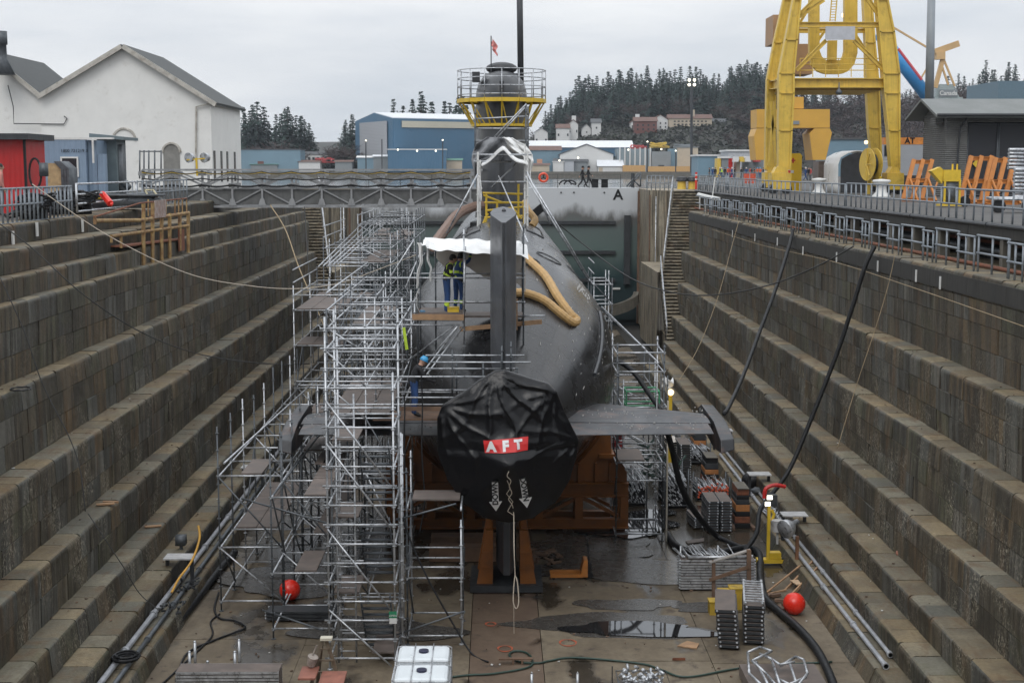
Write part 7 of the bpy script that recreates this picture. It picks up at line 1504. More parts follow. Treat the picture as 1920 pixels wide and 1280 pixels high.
# houses on the hill
hs = [(1003, 1027, 240, C_W, C_DR, 'white bungalow low on the hillside, nearest the sail'), (1044, 1068, 232, C_W, C_R, 'white house with brown roof, second along the hillside'), (1066, 1084, 225, C_W, C_R, 'white house with a square white chimney block'), (1110, 1127, 222, C_W, C_DR, 'narrow white house half hidden by trees'), (1183, 1205, 222, C_W, C_R, 'white fronted house beside the red-brown block'), (1190, 1232, 219, C_RB, C_R, 'dark red-brown apartment house on the hillside'), (1225, 1252, 216, C_W, C_R, 'white gabled house behind the apartments'), (1254, 1335, 214, C_T, C_R, 'big tan house with chimney and bay windows'), (1316, 1362, 222, C_T, C_DR, 'tan house with dark roof, right of the big tan house'), (1376, 1424, 178, C_RB, C_R, 'red-brown chalet high among the trees'), (1232, 1240, 188, C_W, C_W, 'tiny white house high up in the firs'), (1560, 1580, 229, C_W, C_DR, 'small white house seen under the yellow crane'), (1092, 1108, 233, C_W, C_DR, 'small white cottage between bushes'), (1380, 1408, 205, C_RB, C_DR, 'brown house below the chalet')]
for i, (u0, u1, vt, mt, rf, lab) in enumerate(hs):
    Yh = {1376: 840, 1232: 860, 1380: 790}.get(u0, 700 + (i * 7) % 30); a = atY((u0 + u1) / 2, vt, Yh); n_ = max(1, int((u1 - u0) / 9)); zg = hz(a.x, Yh)
    t = farbox('hillside_house', lab, 'house', u0, u1, vt, Yh, 9, mt, rf, 2.2, z0=min(zg - 1, a.z - 7), ridge='y' if i % 2 == 0 and (u1 - u0) < 30 else 'x', wins=[(0.14 + 0.72 * k / max(1, n_ - 1) if n_ > 1 else .5, fz, 0.5 / (n_ + 2), .13) for k in range(n_) for fz in ((.72, .42) if (u1 - u0) > 26 else (.65,))])
    if i in (2, 7, 4): m = MB(); c = atY(u0 + (u1 - u0) * .55, vt - 4, Yh + 3); m.bb(c.x - 1, c.x + 1, Yh + 2, Yh + 4, c.z - 4, c.z + 1); m.build('chimney', C_W if i != 7 else C_T, t)

# ---- trees
FOL = pm('fir_foliage', (0.013, 0.036, 0.027), 0.8, 0, 0.55, 0.12); FOL2 = pm('scrub_foliage', (0.024, 0.028, 0.019), 0.8, 0, 0.5, 0.15); TWIG = pm('bare_twigs', (0.06, 0.04, 0.036), 0.85, 0, 0.35, 0.2); BARK = pm('bark', (0.06, 0.045, 0.035), 0.9, 0, 0.3, 1)
def conifer(seed, h=22, spread=4.2, sparse=0.0):
    r2 = random.Random(seed); root = thing('fir_tree', 'x', 'tree', (0, 0, 0)); m = MB(); m.tube((0, 0, -2), (0, 0, h * 0.97), 0.38, 6, r2=0.04); m.build('trunk', BARK, root); m = MB()
    z = h * r2.uniform(0.1, 0.18); lvl = 0
    while z < h * 0.985:
        f = z / h; rr = spread * (1 - f) ** 1.0 * r2.uniform(0.55, 1.25) * (0.8 if f < 0.2 else 1) + 0.15; nb = 7 if f < 0.8 else 5; a0 = r2.uniform(0, 6.28)
        for b in range(nb):
            if r2.random() < 0.1 + sparse: continue
            a = a0 + 2 * math.pi * b / nb + r2.uniform(-.3, .3); L = rr * r2.uniform(0.6, 1.15); dx, dy = math.cos(a), math.sin(a); steps = max(2, int(L / 0.8))
            for s_ in range(steps):
                t_ = (s_ + 0.6) / steps; px, py, pz = dx * L * t_, dy * L * t_, z - 0.35 * L * t_ * t_ + 0.1 * L * t_
                for q in range(2):
                    w_ = r2.uniform(0.5, 1.3) * (1.15 - t_ * 0.55) * (0.3 + 0.7 * (1 - f)); an = a + r2.uniform(-1.2, 1.2); ex, ey = math.cos(an) * w_, math.sin(an) * w_; fx, fy = -math.sin(an) * w_ * .6, math.cos(an) * w_ * .6; dz = r2.uniform(-.95, .0) * (0.5 + 0.5 * (1 - f))
                    o = V((px + r2.uniform(-.25, .25), py + r2.uniform(-.25, .25), pz + r2.uniform(-.2, .2)))
                    m.add([o - V((ex, ey, -.15)), o + V((fx, fy, dz * .9)), o + V((ex, ey, dz)), o - V((fx, fy, -.35 * w_))], [(0, 1, 2, 3)])
        z += h / 26 * r2.uniform(0.75, 1.25); lvl += 1
    m.build('crown', FOL, root); return root
def bare(seed, h=11):
    r2 = random.Random(seed); root = thing('bare_tree', 'x', 'tree', (0, 0, 0)); m = MB(); m.tube((0, 0, -1.5), (0, 0, h * .5), .25, 5, r2=.14)
    m.build('trunk', BARK, root); m = MB()
    for k in range(26):
        a = r2.uniform(0, 6.28); z0 = r2.uniform(.2, .5) * h; L = r2.uniform(.25, .5) * h; el_ = r2.uniform(.3, 1.2); p = V((0, 0, z0)); q = p + V((math.cos(a) * math.cos(el_) * L, math.sin(a) * math.cos(el_) * L, math.sin(el_) * L)); m.tube(p, q, .08, 3, r2=.03)
        for j in range(16):
            s_ = p.lerp(q, r2.uniform(.3, 1)); e = s_ + V((r2.uniform(-1, 1), r2.uniform(-1, 1), r2.uniform(-.2, 1.1))) * 1.4; w_ = V((r2.uniform(-1, 1), r2.uniform(-1, 1), r2.uniform(-1, 1))) * .09; m.add([s_ - w_, s_ + w_, e], [(0, 1, 2)])
    m.build('crown', TWIG, root); return root
def bush(seed, r=2.6):
    r2 = random.Random(seed); root = thing('evergreen_bush', 'x', 'bush', (0, 0, 0)); m = MB(); m.tube((0, 0, -1), (0, 0, r), .15, 5); m.build('trunk', BARK, root); m = MB()
    for k in range(420):
        d = V((r2.gauss(0, 1), r2.gauss(0, 1), r2.gauss(0, 1))); d.normalize(); rr = r * (0.55 + 0.45 * r2.random() ** .5) * (1 + .25 * math.sin(d.x * 5 + seed) + .2 * math.sin(d.z * 6)); o = V((d.x * rr, d.y * rr, r * .8 + d.z * rr * .8)); e = V((r2.uniform(-1, 1), r2.uniform(-1, 1), r2.uniform(-.6, .6))) * .45; g = V((r2.uniform(-1, 1), r2.uniform(-1, 1), r2.uniform(-.6, .6))) * .4
        m.add([o - e, o - g, o + e, o + g], [(0, 1, 2, 3)])
    m.build('crown', FOL2, root); return root
firs = [conifer(s_, 22, sp, spr) for s_, sp, spr in ((1, 5.6, 0), (2, 4.8, .1), (3, 6.2, .05), (4, 4.4, 0), (5, 6.6, .25), (6, 5.4, .15))]; bares = [bare(s_) for s_ in (1, 2, 3)]; bushes = [bush(s_) for s_ in (1, 2, 3)]
usedp = set()
def plant(protos, x, y, z, s_, label, group):
    p = protos[rnd.randrange(len(protos))]
    if p.name not in usedp: usedp.add(p.name); p.location = (x, y, z); p.rotation_euler = (0, 0, rnd.uniform(0, 6)); p.scale = (s_ * 1.6, s_ * 1.6, s_); p['label'] = label; p['group'] = group; KID[p.name] = kids(p); return p
    return copy_tree(p, (x, y, z), rnd.uniform(0, 6.28), label, group, (s_ * 1.6, s_ * 1.6, s_))
for p in firs + bares + bushes: KID[p.name] = kids(p)
def top_at(u, pts):
    for (a, b), (c, d) in zip(pts, pts[1:]):
        if a <= u <= c: return b + (d - b) * (u - a) / (c - a)
    return pts[-1][1]
SKY = [(1020, 205), (1040, 180), (1060, 158), (1085, 150), (1100, 145), (1130, 140), (1190, 128), (1215, 132), (1245, 128), (1290, 130), (1330, 134), (1345, 138), (1365, 122), (1400, 118), (1440, 122), (1500, 150), (1600, 165), (1690, 165), (1720, 160), (1760, 150), (1800, 140), (1830, 118), (1860, 128), (1885, 108), (1920, 125), (1960, 120)]
def ridge_trees(u0, u1, n, Yr, sky, lab, grp, lo=0, protos=None):
    for k in range(n):
        u = u0 + (u1 - u0) * (k + rnd.uniform(0.1, .9)) / n; Y = rnd.uniform(*Yr); x = Xu(u, Y, 20); zg = hz(x, Y); vt = top_at(u, sky) + lo + rnd.choice((0, 4, 9, 16, 24, 30)) + rnd.uniform(-6, 4); zt = EYE.z + (315 - vt) * Y / F; s_ = (zt - zg) / 22
        plant(protos or firs, x, Y, zg, max(0.28, min(1.7, s_)), lab, grp)
ridge_trees(1022, 1190, 34, (860, 930), SKY, 'dark fir on the skyline of the wooded hill right of the sail', 'firs on the skyline right of the sail')
ridge_trees(1190, 1345, 34, (860, 930), SKY, 'dark fir on the skyline above the tan and brown hillside houses', 'firs on the skyline above the houses')
ridge_trees(1345, 1460, 26, (860, 930), SKY, 'tall dark fir just left of the yellow crane', 'firs left of the crane')
ridge_trees(1460, 1700, 26, (800, 900), SKY, 'fir seen between the yellow crane legs', 'firs behind the crane')
ridge_trees(1700, 1950, 30, (840, 920), SKY, 'fir on the skyline above the garage roof', 'firs above the garage roof')
ridge_trees(1030, 1460, 98, (745, 850), SKY, 'dark fir partway down the wooded hill', 'firs on the hillside', lo=22)
SL = [(440, 215), (470, 195), (482, 192), (500, 205), (520, 215), (540, 198), (560, 205), (580, 225), (600, 238), (640, 235), (655, 218), (670, 215), (700, 200), (730, 185), (760, 182), (800, 178), (815, 195), (835, 182), (860, 180), (880, 190)]
ridge_trees(452, 505, 9, (640, 680), SL, 'tall ragged fir right of the white building', 'ragged firs by the white building', protos=firs[4:])
ridge_trees(510, 590, 12, (640, 680), SL, 'broad fir in the clump between white building and blue hangar', 'firs in the clump before the hangar')
ridge_trees(640, 672, 5, (650, 680), SL, 'dark tree close to the left end of the blue hangar', 'trees left of the hangar', lo=2)
ridge_trees(735, 815, 10, (690, 720), SL, 'fir poking above the blue hangar roof', 'firs above the hangar roof', lo=0)
ridge_trees(832, 880, 6, (690, 720), SL, 'fir above the hangar roof close to the sail', 'firs beside the sail', lo=0)
for k in range(34):
    u = rnd.uniform(455, 665); Y = rnd.uniform(606, 640); x = Xu(u, Y, 0); plant(bares + bushes, x, Y, hz(x, Y), rnd.uniform(0.9, 1.5), 'brownish low tree or bush along the far shore left of the hangar', 'low trees along the left far shore')
for k in range(70):
    u = rnd.uniform(1000, 1460); Y = rnd.choice((rnd.uniform(640, 680), rnd.uniform(738, 800))); x = Xu(u, Y, 10); plant(bares + bushes, x, Y, hz(x, Y), (rnd.uniform(0.45, 0.7) if Y < 700 else rnd.uniform(.9, 1.4)), 'bare or scrubby tree between the hillside houses', 'scrub between the hillside houses')
for k in range(50):
    u = rnd.uniform(1360, 1720); Y = rnd.uniform(625, 800); x = Xu(u, Y, 10); plant(bushes + bares, x, Y, hz(x, Y), rnd.uniform(1.2, 2.2), 'dark evergreen scrub on the slope behind the yellow crane', 'scrub behind the crane')
for k in range(24):
    u = rnd.uniform(1680, 1920); Y = rnd.uniform(640, 780); x = Xu(u, Y, 10); plant(bares, x, Y, hz(x, Y), rnd.uniform(1.3, 2.2), 'bare brown tree behind the garage roof', 'bare trees behind the garage')
# undergrowth: one mass nobody could count
m = MB(); r2 = random.Random(5)
for k in range(26000):
    u = r2.uniform(420, 1960) if k % 3 else r2.uniform(1000, 1480); Y = r2.uniform(615, 900); x = Xu(u, Y, 10); z = hz(x, Y)
    if 665 < u < 990: continue
    s_ = r2.uniform(.5, 1.5); o = V((x, Y, z + r2.uniform(0, 2.2 if Y > 735 else .8))); e = V((r2.uniform(-1, 1), r2.uniform(-1, 1), r2.uniform(-.3, .8))) * s_; g = V((r2.uniform(-1, 1), r2.uniform(-1, 1), r2.uniform(-.8, .8))) * s_; m.add([o - e, o - g, o + e, o + g], [(0, 1, 2, 3)])
one('undergrowth', m, FOL2, 'dense brown-green undergrowth covering the far hillsides', 'undergrowth')['kind'] = 'stuff'

# ---- lamp poles and right-hand distance
for (u, vt, vb, Y, lab) in ((686, 264, 300, 560, 'thin harbour lamp post in front of the hangar door, left one'), (716, 262, 300, 590, 'thin unlit harbour post before the hangar door'), (830, 263, 300, 560, 'thin harbour lamp post before the hangar side'), (1297, 155, 272, 500, 'tall dark floodlight mast with four bright lamps on the hillside'), (1267, 283, 312, 560, 'short lamp post at the beige warehouse'), (1214, 266, 300, 560, 'short lamp post above the ribbed tank block')):
    a = atY(u, vb, Y); a.z = 0; b = atY(u, vt, Y); t = thing('lamp_post', lab, 'lamp post', a); m = MB(); m.tube(a, b, 0.25 if vt > 200 else .5, 6); m.build('pole', DKG, t); m = MB()
    if vt < 200:
        for dx in (-1, 1):
            for dz in (-.8, .8): m.sphere(b + V((dx * .9, -.3, dz)), .5, 8, 6)
    else: m.sphere(b, .3, 8, 6)
    m.build('lamp', LAMP if 'unlit' not in lab else GALV_D, t)
for k, (u, v, Y, pl_) in enumerate(((746, 281, 588, 'left of three'), (782, 283, 588, 'middle of three'), (817, 283, 588, 'right of three'), (1049, 301, 596, 'on the small white shed'), (1084, 296, 596, 'on the grey shed'), (1178, 281, 596, 'on the ribbed tank block'), (1240, 280, 596, 'on the dark warehouse'))):
    m = MB(); m.sphere(atY(u, v, Y), 0.34, 8, 6); one('flood_lamp', m, LAMP, 'small bright lamp under the hangar annex eaves, ' + pl_ if k < 3 else 'small bright harbour lamp ' + pl_, 'lamp')
# orange gantry far behind the crane
t = thing('far_gantry', 'orange-yellow boxy gantry with two bulging legs, seen behind the yellow crane', 'gantry', (Xu(1490, 210, 0), 210, 0)); OY = pm('gantry_orange_yellow', (0.56, 0.31, 0.045), 0.5, 0, 0.08, 0.3)
def pf(px, Y, dep, nm): P = [atY(u, v, Y) for u, v in px]; m = MB(); m.prism([(p.x, p.z) for p in P][::-1], Y, Y + dep); m.build(nm, OY, t)
pf([(1419, 205), (1556, 205), (1556, 240), (1419, 240)], 210, 5, 'beam'); pf([(1484, 182), (1507, 182), (1507, 204), (1484, 204)], 211, 3, 'head'); pf([(1419, 241), (1434, 241), (1436, 300), (1418, 300), (1414, 255)], 210, 5, 'leg'); pf([(1527, 241), (1556, 241), (1560, 249), (1548, 300), (1524, 300), (1518, 250)], 210, 5, 'leg')
c = atY(1491, 230, 209.9); m = MB(); m.box(c, (1.2, .1, .5)); m.build('panel', C_G, t)
# second crane: pale A-frame, blue boom
t = thing('harbour_crane', 'distant crane with pale yellow A-frame, blue boom and a grey cab house', 'crane', (Xu(1775, 280, 0), 280, 0)); PY_ = pm('pale_crane_paint', (0.55, 0.36, 0.17), 0.5, 0, 0.1, .4); BB = pm('boom_blue', (0.04, 0.26, 0.58), 0.4, 0, 0.1, .3); Y = 280
def cbar(u0, v0, u1, v1, w_, mt, nm='strut'): m = MB(); m.bar(atY(u0, v0, Y), atY(u1, v1, Y), w_, w_); m.build(nm, mt, t)
for q in ((1752, 98, 1797, 82, 1.2), (1762, 98, 1762, 112, 1.7), (1768, 110, 1753, 165, .8), (1768, 108, 1790, 162, .35), (1764, 118, 1778, 160, .35), (1672, 50, 1748, 95, .35), (1740, 125, 1725, 150, .3)): cbar(*q, PY_)
m = MB(); m.tube(atY(1648, 62, Y), atY(1738, 180, Y), 1.25, 14); m.build('boom', BB, t, smooth=True); m = MB(); m.tube(atY(1684, 92, Y - 1), atY(1728, 150, Y - 1), .3, 6); m.build('boom_stripe', pm('far_red_stripe', (0.55, 0.08, 0.1), .5), t)
a = atY(1752, 182, Y); b = atY(1796, 158, Y); m = MB(); m.prism([(a.x, a.z), (b.x + .4, a.z), (b.x - 1, b.z), (a.x + 1, b.z)], Y, Y + 5); m.bb(a.x, b.x + 1, Y - .2, Y + 5.2, a.z - 2.6, a.z - .05); m.build('cab_house', pm('crane_house_grey', (0.30, 0.35, 0.35), .5), t)
m = MB(); c = atY(1778, 175, Y - .3); m.box(c, (3.6, .1, 1.4)); m.build('name_board', C_G, t); text_mesh('lettering', 'Canada', 1.15, WHT, Matrix.Translation(c + V((0, -.1, 0))) @ FACE, t, .01, .02)
m = MB(); a = atY(1748, 196, Y); m.bb(a.x, a.x + 1.5, Y, Y + 4, 0, a.z); a = atY(1790, 196, Y); m.bb(a.x, a.x + 1.5, Y, Y + 4, 0, a.z + 1); m.build('pedestal', C_G, t)
farbox('blue_shipyard_hall', 'dark blue-grey hall above the garage roof at the right edge', 'building', 1872, 1990, 152, 300, 20, pm('hall_blue_grey', (0.10, 0.16, 0.2), .55), z0=0)
farbox('low_blue_hall', 'low pale blue hall seen under the yellow crane', 'building', 1555, 1668, 262, 290, 12, C_BG, C_DR, z0=0, wins=[(.35, .5, .08, .12)])
farbox('pale_low_hall', 'long pale hall behind the crowd of workers', 'building', 1309, 1400, 293, 300, 10, C_BG, C_W, z0=0)
farbox('pale_office_block', 'pale grey office block with white roof behind the crowd', 'building', 1366, 1435, 284, 290, 10, pm('office_pale', (0.42, 0.43, 0.45), .6), C_W, z0=0)
for (u0, u1, mt, lab) in ((1345, 1352, YEL, 'yellow booth, leftmost behind the crowd'), (1353, 1366, C_G, 'dark grey booth beside the yellow one'), (1381, 1388, C_T, 'ochre booth right of the grey booth'), (1396, 1432, C_G, 'long dark open booth behind the crowd'), (1366, 1374, RED, 'red booth in the middle of the row')):
    farbox('work_booth', lab, 'booth', u0, u1, 297, 255, 3, mt, C_W if u1 - u0 > 12 else None, z0=0)
for k, (u, mt) in enumerate(((1374, C_W), (1395, C_W), (1383, YEL), (1413, pm('far_red', (0.4, 0.06, 0.06), .6)))):
    m = MB(); a = atY(u, 294, 254); m.prism([(a.x, a.z - .9), (a.x + 1.1, a.z - .9), (a.x + .9, a.z), (a.x + .2, a.z)], 253, 255); one('awning', m, mt, ['white awning, left of two, over the booths', 'white awning, right of two, over the booths', 'yellow awning between the white ones', 'red awning over the long dark booth'][k], 'awning')
# crowd
cols = [(BJKT, GREYC), (NAVY, NAVY), (HIVO, NAVY), (pm('red_cloth', (0.4, .05, .05), .8), GREYC), (HIV, NAVY)]
cp = []
for i, (j, t_) in enumerate(cols): cp.append(person('x', (0, 0, 0), 0, [None, WALK, SIDEARM][i % 3], j, t_, 0, hat=[None, WHT, HATB][i % 3]))
for p in cp: KID[p.name] = kids(p)
names = ['black', 'blue', 'orange hi-vis', 'red', 'yellow hi-vis']; first = set()
spots = [(1330, 0), (1336, 1), (1341, 0), (1350, 1), (1359, 0), (1368, 3), (1372, 1), (1377, 0), (1390, 0), (1399, 1), (1408, 0), (1414, 0), (1420, 2), (1425, 2), (1431, 0), (1510, 1), (1516, 0), (1520, 3), (1527, 3), (1532, 0), (1406, 3), (1353, 4), (1364, 2)]
for (u, c_) in spots:
    Y = 235 + rnd.uniform(-8, 8) if u < 1500 else 190 + rnd.uniform(-4, 4); x = Xu(u, Y, 0); lab = 'distant standing worker in %s clothes in the crowd %s' % (names[c_], 'left of the crane' if u < 1500 else 'behind the brown bin'); g = 'distant workers in %s %s the crane' % (names[c_], 'left of' if u < 1500 else 'beyond')
    if c_ not in first: first.add(c_); p = cp[c_]; p.location = (x, Y, 0); p.rotation_euler = (0, 0, rnd.uniform(0, 6)); p['label'] = lab; p['group'] = g
    else: copy_tree(cp[c_], (x, Y, 0), rnd.uniform(0, 6.28), lab, g)
m = MB(); m.box(V((Xu(1405, 120, 0), 120, .8)), (.9, .6, .8)); one('orange_crate', m, pm('net_orange', (0.6, .1, .05), .7), 'orange-red crate on the quay left of the crane foot', 'crate')
# ================================================================== things on the dock floor and ledges
def FP(u, v): return atZ(u, v, FLOOR)
# hoses and cables
def cable(label, pts, r_, mat=BLK, name='hose', z=None, sub=8, cat='hose'):
    """pts: (u, v, Y) hanging point or (u, v) lying on the floor"""
    P = []
    for q in pts: P.append(atY(q[0], q[1], q[2]) if len(q) == 3 else atZ(q[0], q[1], (z if z is not None else FLOOR) + r_ + .01))
    m = MB(); m.path(spline(P, sub), r_, 8); return one(name, m, mat, label, cat, smooth=True)
cable('thick black hose hanging from the right gallery railing down to the floor, the nearer one', [(1640, 462, 49.6), (1622, 500, 49.5), (1600, 570, 49.5), (1570, 660, 49.5), (1525, 775, 49.3), (1480, 880, 48.8), (1440, 935, 48), (1424, 960, 47.5), (1418, 1000, 46.6), (1395, 1035)], 0.08)
cable('black hose hanging from the right gallery railing to the tip of the stern plane', [(1487, 430, 64), (1480, 460, 63), (1455, 540, 60), (1425, 620, 57), (1395, 700, 53.5), (1368, 760, 50.3), (1358, 775, 49)], 0.08)
cable('black hose drooping from the right stern plane to the floor by the tube racks', [(1252, 812, 46), (1262, 850, 46), (1275, 905, 46), (1300, 955, 46.5), (1345, 1005), (1400, 1030)], 0.1)
cable('thick black hose snaking along the floor to the bottom right of the picture', [(1252, 1000), (1268, 1022), (1300, 1035), (1350, 1035), (1400, 1026), (1424, 1040), (1426, 1080), (1434, 1118), (1460, 1145), (1495, 1175), (1530, 1215), (1555, 1262), (1568, 1300)], 0.115)
cable('dark hose leaving the hull and running down inside the right scaffold', [(1143, 678, 54), (1165, 680, 54), (1190, 700, 53.5), (1215, 735, 53), (1240, 770, 52)], 0.1)
cable('black pipe lying along the foot of the left dock wall', [(160, 1330), (250, 1262), (300, 1205), (355, 1140), (405, 1075), (440, 1035)], 0.12, name='black_pipe', cat='pipe')
cable('thin black cable looping on the floor left of the low scaffold', [(330, 1275), (350, 1225), (400, 1200), (440, 1185), (460, 1175), (440, 1163), (412, 1158), (402, 1140), (410, 1110)], 0.03, cat='cable', name='cable')
cable('second thin black cable on the floor at the lower left', [(300, 1285), (370, 1220), (398, 1190), (395, 1165), (412, 1150)], 0.025, cat='cable', name='cable')
cable('dark green air line curving across the floor from centre to lower right', [(690, 1300), (850, 1268), (925, 1262), (990, 1250), (998, 1235), (985, 1222), (965, 1220), (955, 1228), (975, 1240), (1010, 1242), (1030, 1238), (1080, 1232), (1200, 1243), (1240, 1255), (1290, 1268), (1400, 1250), (1560, 1240)], 0.028, pm('dark_green_hose', (0.02, 0.045, 0.035), .5), cat='cable', name='air_line')
cable('black line from the scaffold wing down to the centre floor', [(750, 940, 37.2), (765, 1000, 37.0), (800, 1080, 36.8), (850, 1170, 36.6), (885, 1225), (915, 1240)], 0.025, cat='cable', name='cable')
for (u, lab, Y) in ((757, 'dark hanging hose near the bending worker, left of two', 40.6), (790, 'dark green hanging hose near the bending worker, right of two', 40.6)):
    cable(lab, [(u, 740 if u < 760 else 705, Y), (u + 2, 760, Y), (u + 1, 850, Y - .3), (u + 6, 940, Y - .6), (u - 4, 1000, Y - .8)], 0.022, cat='cable', name='cable')
WIRE = pm('black_wire', (0.03, 0.03, 0.03), .6); TAN = pm('tan_line', (0.30, 0.23, 0.14), .8)
cable('long pale rope sagging from the left railing across to the canopy platform', [(60, 345, 45), (200, 440, 45.5), (350, 512, 46.5), (470, 536, 47.5), (560, 541, 48), (640, 530, 47.5), (710, 505, 46), (780, 478, 44.6)], 0.013, ROPE, cat='rope', name='rope')
cable('thin black cable sagging from the left wall to the scaffold', [(0, 420, 40.6), (60, 465, 40.8), (160, 555, 41.3), (270, 625, 44), (380, 665, 51), (500, 682, 54), (580, 682, 57)], 0.018, WIRE, cat='cable', name='cable')
cable('thin brown rope running from under the truss bridge down to the scaffold', [(507, 385, 73), (535, 430, 71), (560, 500, 68), (590, 570, 65), (620, 640, 62)], 0.03, TAN, cat='rope', name='rope')
cable('thin dark cable dropping from the truss bridge beside the brown rope', [(571, 388, 73), (575, 450, 71), (582, 560, 68), (588, 680, 65)], 0.025, WIRE, cat='cable', name='cable')
cable('black cable sagging from the hull past the gate to the right railing', [(1018, 395, 66), (1090, 455, 68), (1180, 520, 64), (1260, 548, 63), (1340, 553, 61), (1440, 535, 57.5), (1530, 500, 54.5), (1600, 462, 52)], 0.028, WIRE, cat='cable', name='cable')
cable('thin tan line stretched along the top of the right dock wall', [(1335, 430, 86.5), (1430, 460, 70), (1560, 490, 55.3), (1700, 535, 45), (1920, 612, 35)], 0.012, TAN, cat='rope', name='rope')
cable('thin rope hanging down the right wall left of the nearer hose', [(1678, 478, 46.6), (1664, 540, 46.6), (1640, 620, 46.5), (1605, 725, 46.4), (1570, 840, 46)], 0.012, TAN, cat='rope', name='rope')
cable('thin rope hanging down the far right wall', [(1385, 415, 77.5), (1370, 470, 76.5), (1345, 560, 74), (1310, 650, 71), (1272, 715, 67)], 0.016, TAN, cat='rope', name='rope')
cable('thin black cord hanging down the upper left wall', [(0, 520, 36.9), (45, 620, 36.9), (80, 720, 36.9), (130, 820, 36.9), (150, 880, 36.8), (160, 958, 36.6)], 0.015, WIRE, cat='cord', name='cord')
cable('thin black cord trailing over the lower left steps', [(165, 962, 36.6), (190, 1000, 36.5), (230, 1060, 36.6), (262, 1112, 36.7), (300, 1145, 36.8)], 0.013, WIRE, cat='cord', name='cord')
cable('black hose hanging at the lower left corner of the picture', [(-15, 1205, 31), (10, 1245, 31), (34, 1290, 31)], 0.05)
cable('orange-yellow air hose running along the pipes on the lower left ledge', [(372, 985, 41.5), (374, 1010, 41.2), (360, 1050, 40.2), (335, 1085, 39.2), (322, 1110, 38.6)], 0.035, pm('yellow_ochre_hose', (0.5, 0.27, 0.04), .5))
# pipes along the ledges
def ledgepipe(lab, pts, r_, mat=GALV):
    m = MB()
    for a, b in zip(pts, pts[1:]):
        m.tube(a, b, r_, 10); m.tube(a, a + (V(b) - V(a)).normalized() * 0.12, r_ * 1.45, 10)
    return one('pipe', m, mat, lab, 'pipe', smooth=False)
PG = pm('pale_grey_pipe', (0.33, 0.34, 0.36), .45, .2)
zl = ZL[6]
ledgepipe('pale pipe lying on the lowest right ledge, the outer one', [V((9.95, y, ZL[6] + .1)) for y in (34.6, 38, 42, 46, 50, 54, 58, 62, 66, 70)], 0.055, PG)
ledgepipe('pale pipe lying on the lowest right ledge, the inner one', [V((9.62, y, ZL[6] + .09)) for y in (33.8, 37, 40.5, 44, 48, 52, 56, 60)], 0.06, PG)
ledgepipe('pale pipe lying on the lowest left ledge, the outer one', [V((-9.45, y, ZL[6] + .12)) for y in (32, 35, 38, 41.5, 45, 49, 53, 57, 61, 65)], 0.075, PG)
ledgepipe('darker pipe lying on the lowest left ledge, the inner one', [V((-9.12, y, ZL[6] + .09)) for y in (32, 36, 39, 42.5, 46, 50, 54, 58, 62)], 0.06, GALV_D)
# white-topped pipe stands
for (x, y, lab) in ((9.9, 46.2, 'small white-topped steel table on the lower right ledge beside the yellow lamp stand'), (9.9, 52.5, 'small white-topped steel table on the lower right ledge beside the stern plane tip'), (9.95, 61.5, 'small white-topped steel table far along the lower right ledge'), (-9.4, 41.2, 'small white-topped steel table on the lower left ledge'), (-9.4, 54, 'small white-topped steel table on the left ledge behind the stern plane tip')):
    t = thing('pipe_table', lab, 'table', (x, y, ZL[6])); m = MB(); m.bb(x - .42, x + .42, y - .3, y + .3, ZL[6] + .85, ZL[6] + .89); m.build('table_top', pm('dull_white', (0.42, 0.42, 0.42), .6), t)
    for dx in (-.36, .36): m = MB(); m.bb(x + dx - .05, x + dx + .05, y - .05, y + .05, ZL[6], ZL[6] + .85); m.build('leg', DKG, t)
# decks stacks helper
def stack(name, label, c, w_, l_, n, th, rz, top=DECK, side=GALV, hooks=True, tilt=0, ladderlike=False):
    t = thing(name, label, 'stack', c); Q = Matrix.Rotation(rz, 3, 'Z')
    for k in range(n):
        z = c[2] + 0.06 + k * th; dx = rnd.uniform(-.015, .015) + tilt * k; m = MB(); cc = V((c[0], c[1], z)) + Q @ V((dx, 0, 0))
        if ladderlike and k >= n - 1:
            for s_ in (-1, 1): m.box(cc + Q @ V((s_ * (w_ / 2 - .03), 0, th * .45)), (.05, l_, th * .8), rz=rz, mi=2)
            for j in range(9): m.box(cc + Q @ V((0, -l_ / 2 + l_ * (j + .5) / 9, th * .6)), (w_ - .08, .05, .03), rz=rz, mi=2)
        else:
            m.box(cc + V((0, 0, th * .72)), (w_ - .02, l_ - .02, th * .2), rz=rz, mi=0)
            for s_ in (-1, 1): m.box(cc + Q @ V((s_ * (w_ / 2 - .02), 0, th * .45)), (.035, l_, th * .72), rz=rz, mi=1)
            for s_ in (-1, 1): m.box(cc + Q @ V((0, s_ * (l_ / 2 - .015), th * .45)), (w_ - .08, .03, th * .6), rz=rz, mi=1 if hooks else 0)
        if hooks:
            for sx in (-1, 1):
                for sy in (-1, 1): m.sphere(cc + Q @ V((sx * (w_ / 2 - .06), sy * (l_ / 2 + .02), th * .5)), .034, 6, 4, mi=2)
        m.build('deck_plank', [top, side, GALV], t)
    m = MB()
    for s_ in (-.35, .35): m.box(V((c[0], c[1], c[2] + .03)) + Q @ V((0, s_ * l_, 0)), (w_ * .95, .1, .05), rz=rz)
    m.build('bearer', WOODD, t); return t
p = FP(1345, 1108); t = stack('plank_stack', 'long stack of silver scaffold planks with loose tubes on top, behind a timber trestle', (p.x, p.y + .3, FLOOR), .6, 2.25, 11, .085, R(90), side=GALV, top=DECK)
m = MB(); r2 = random.Random(4); top = FLOOR + .06 + 11 * .085
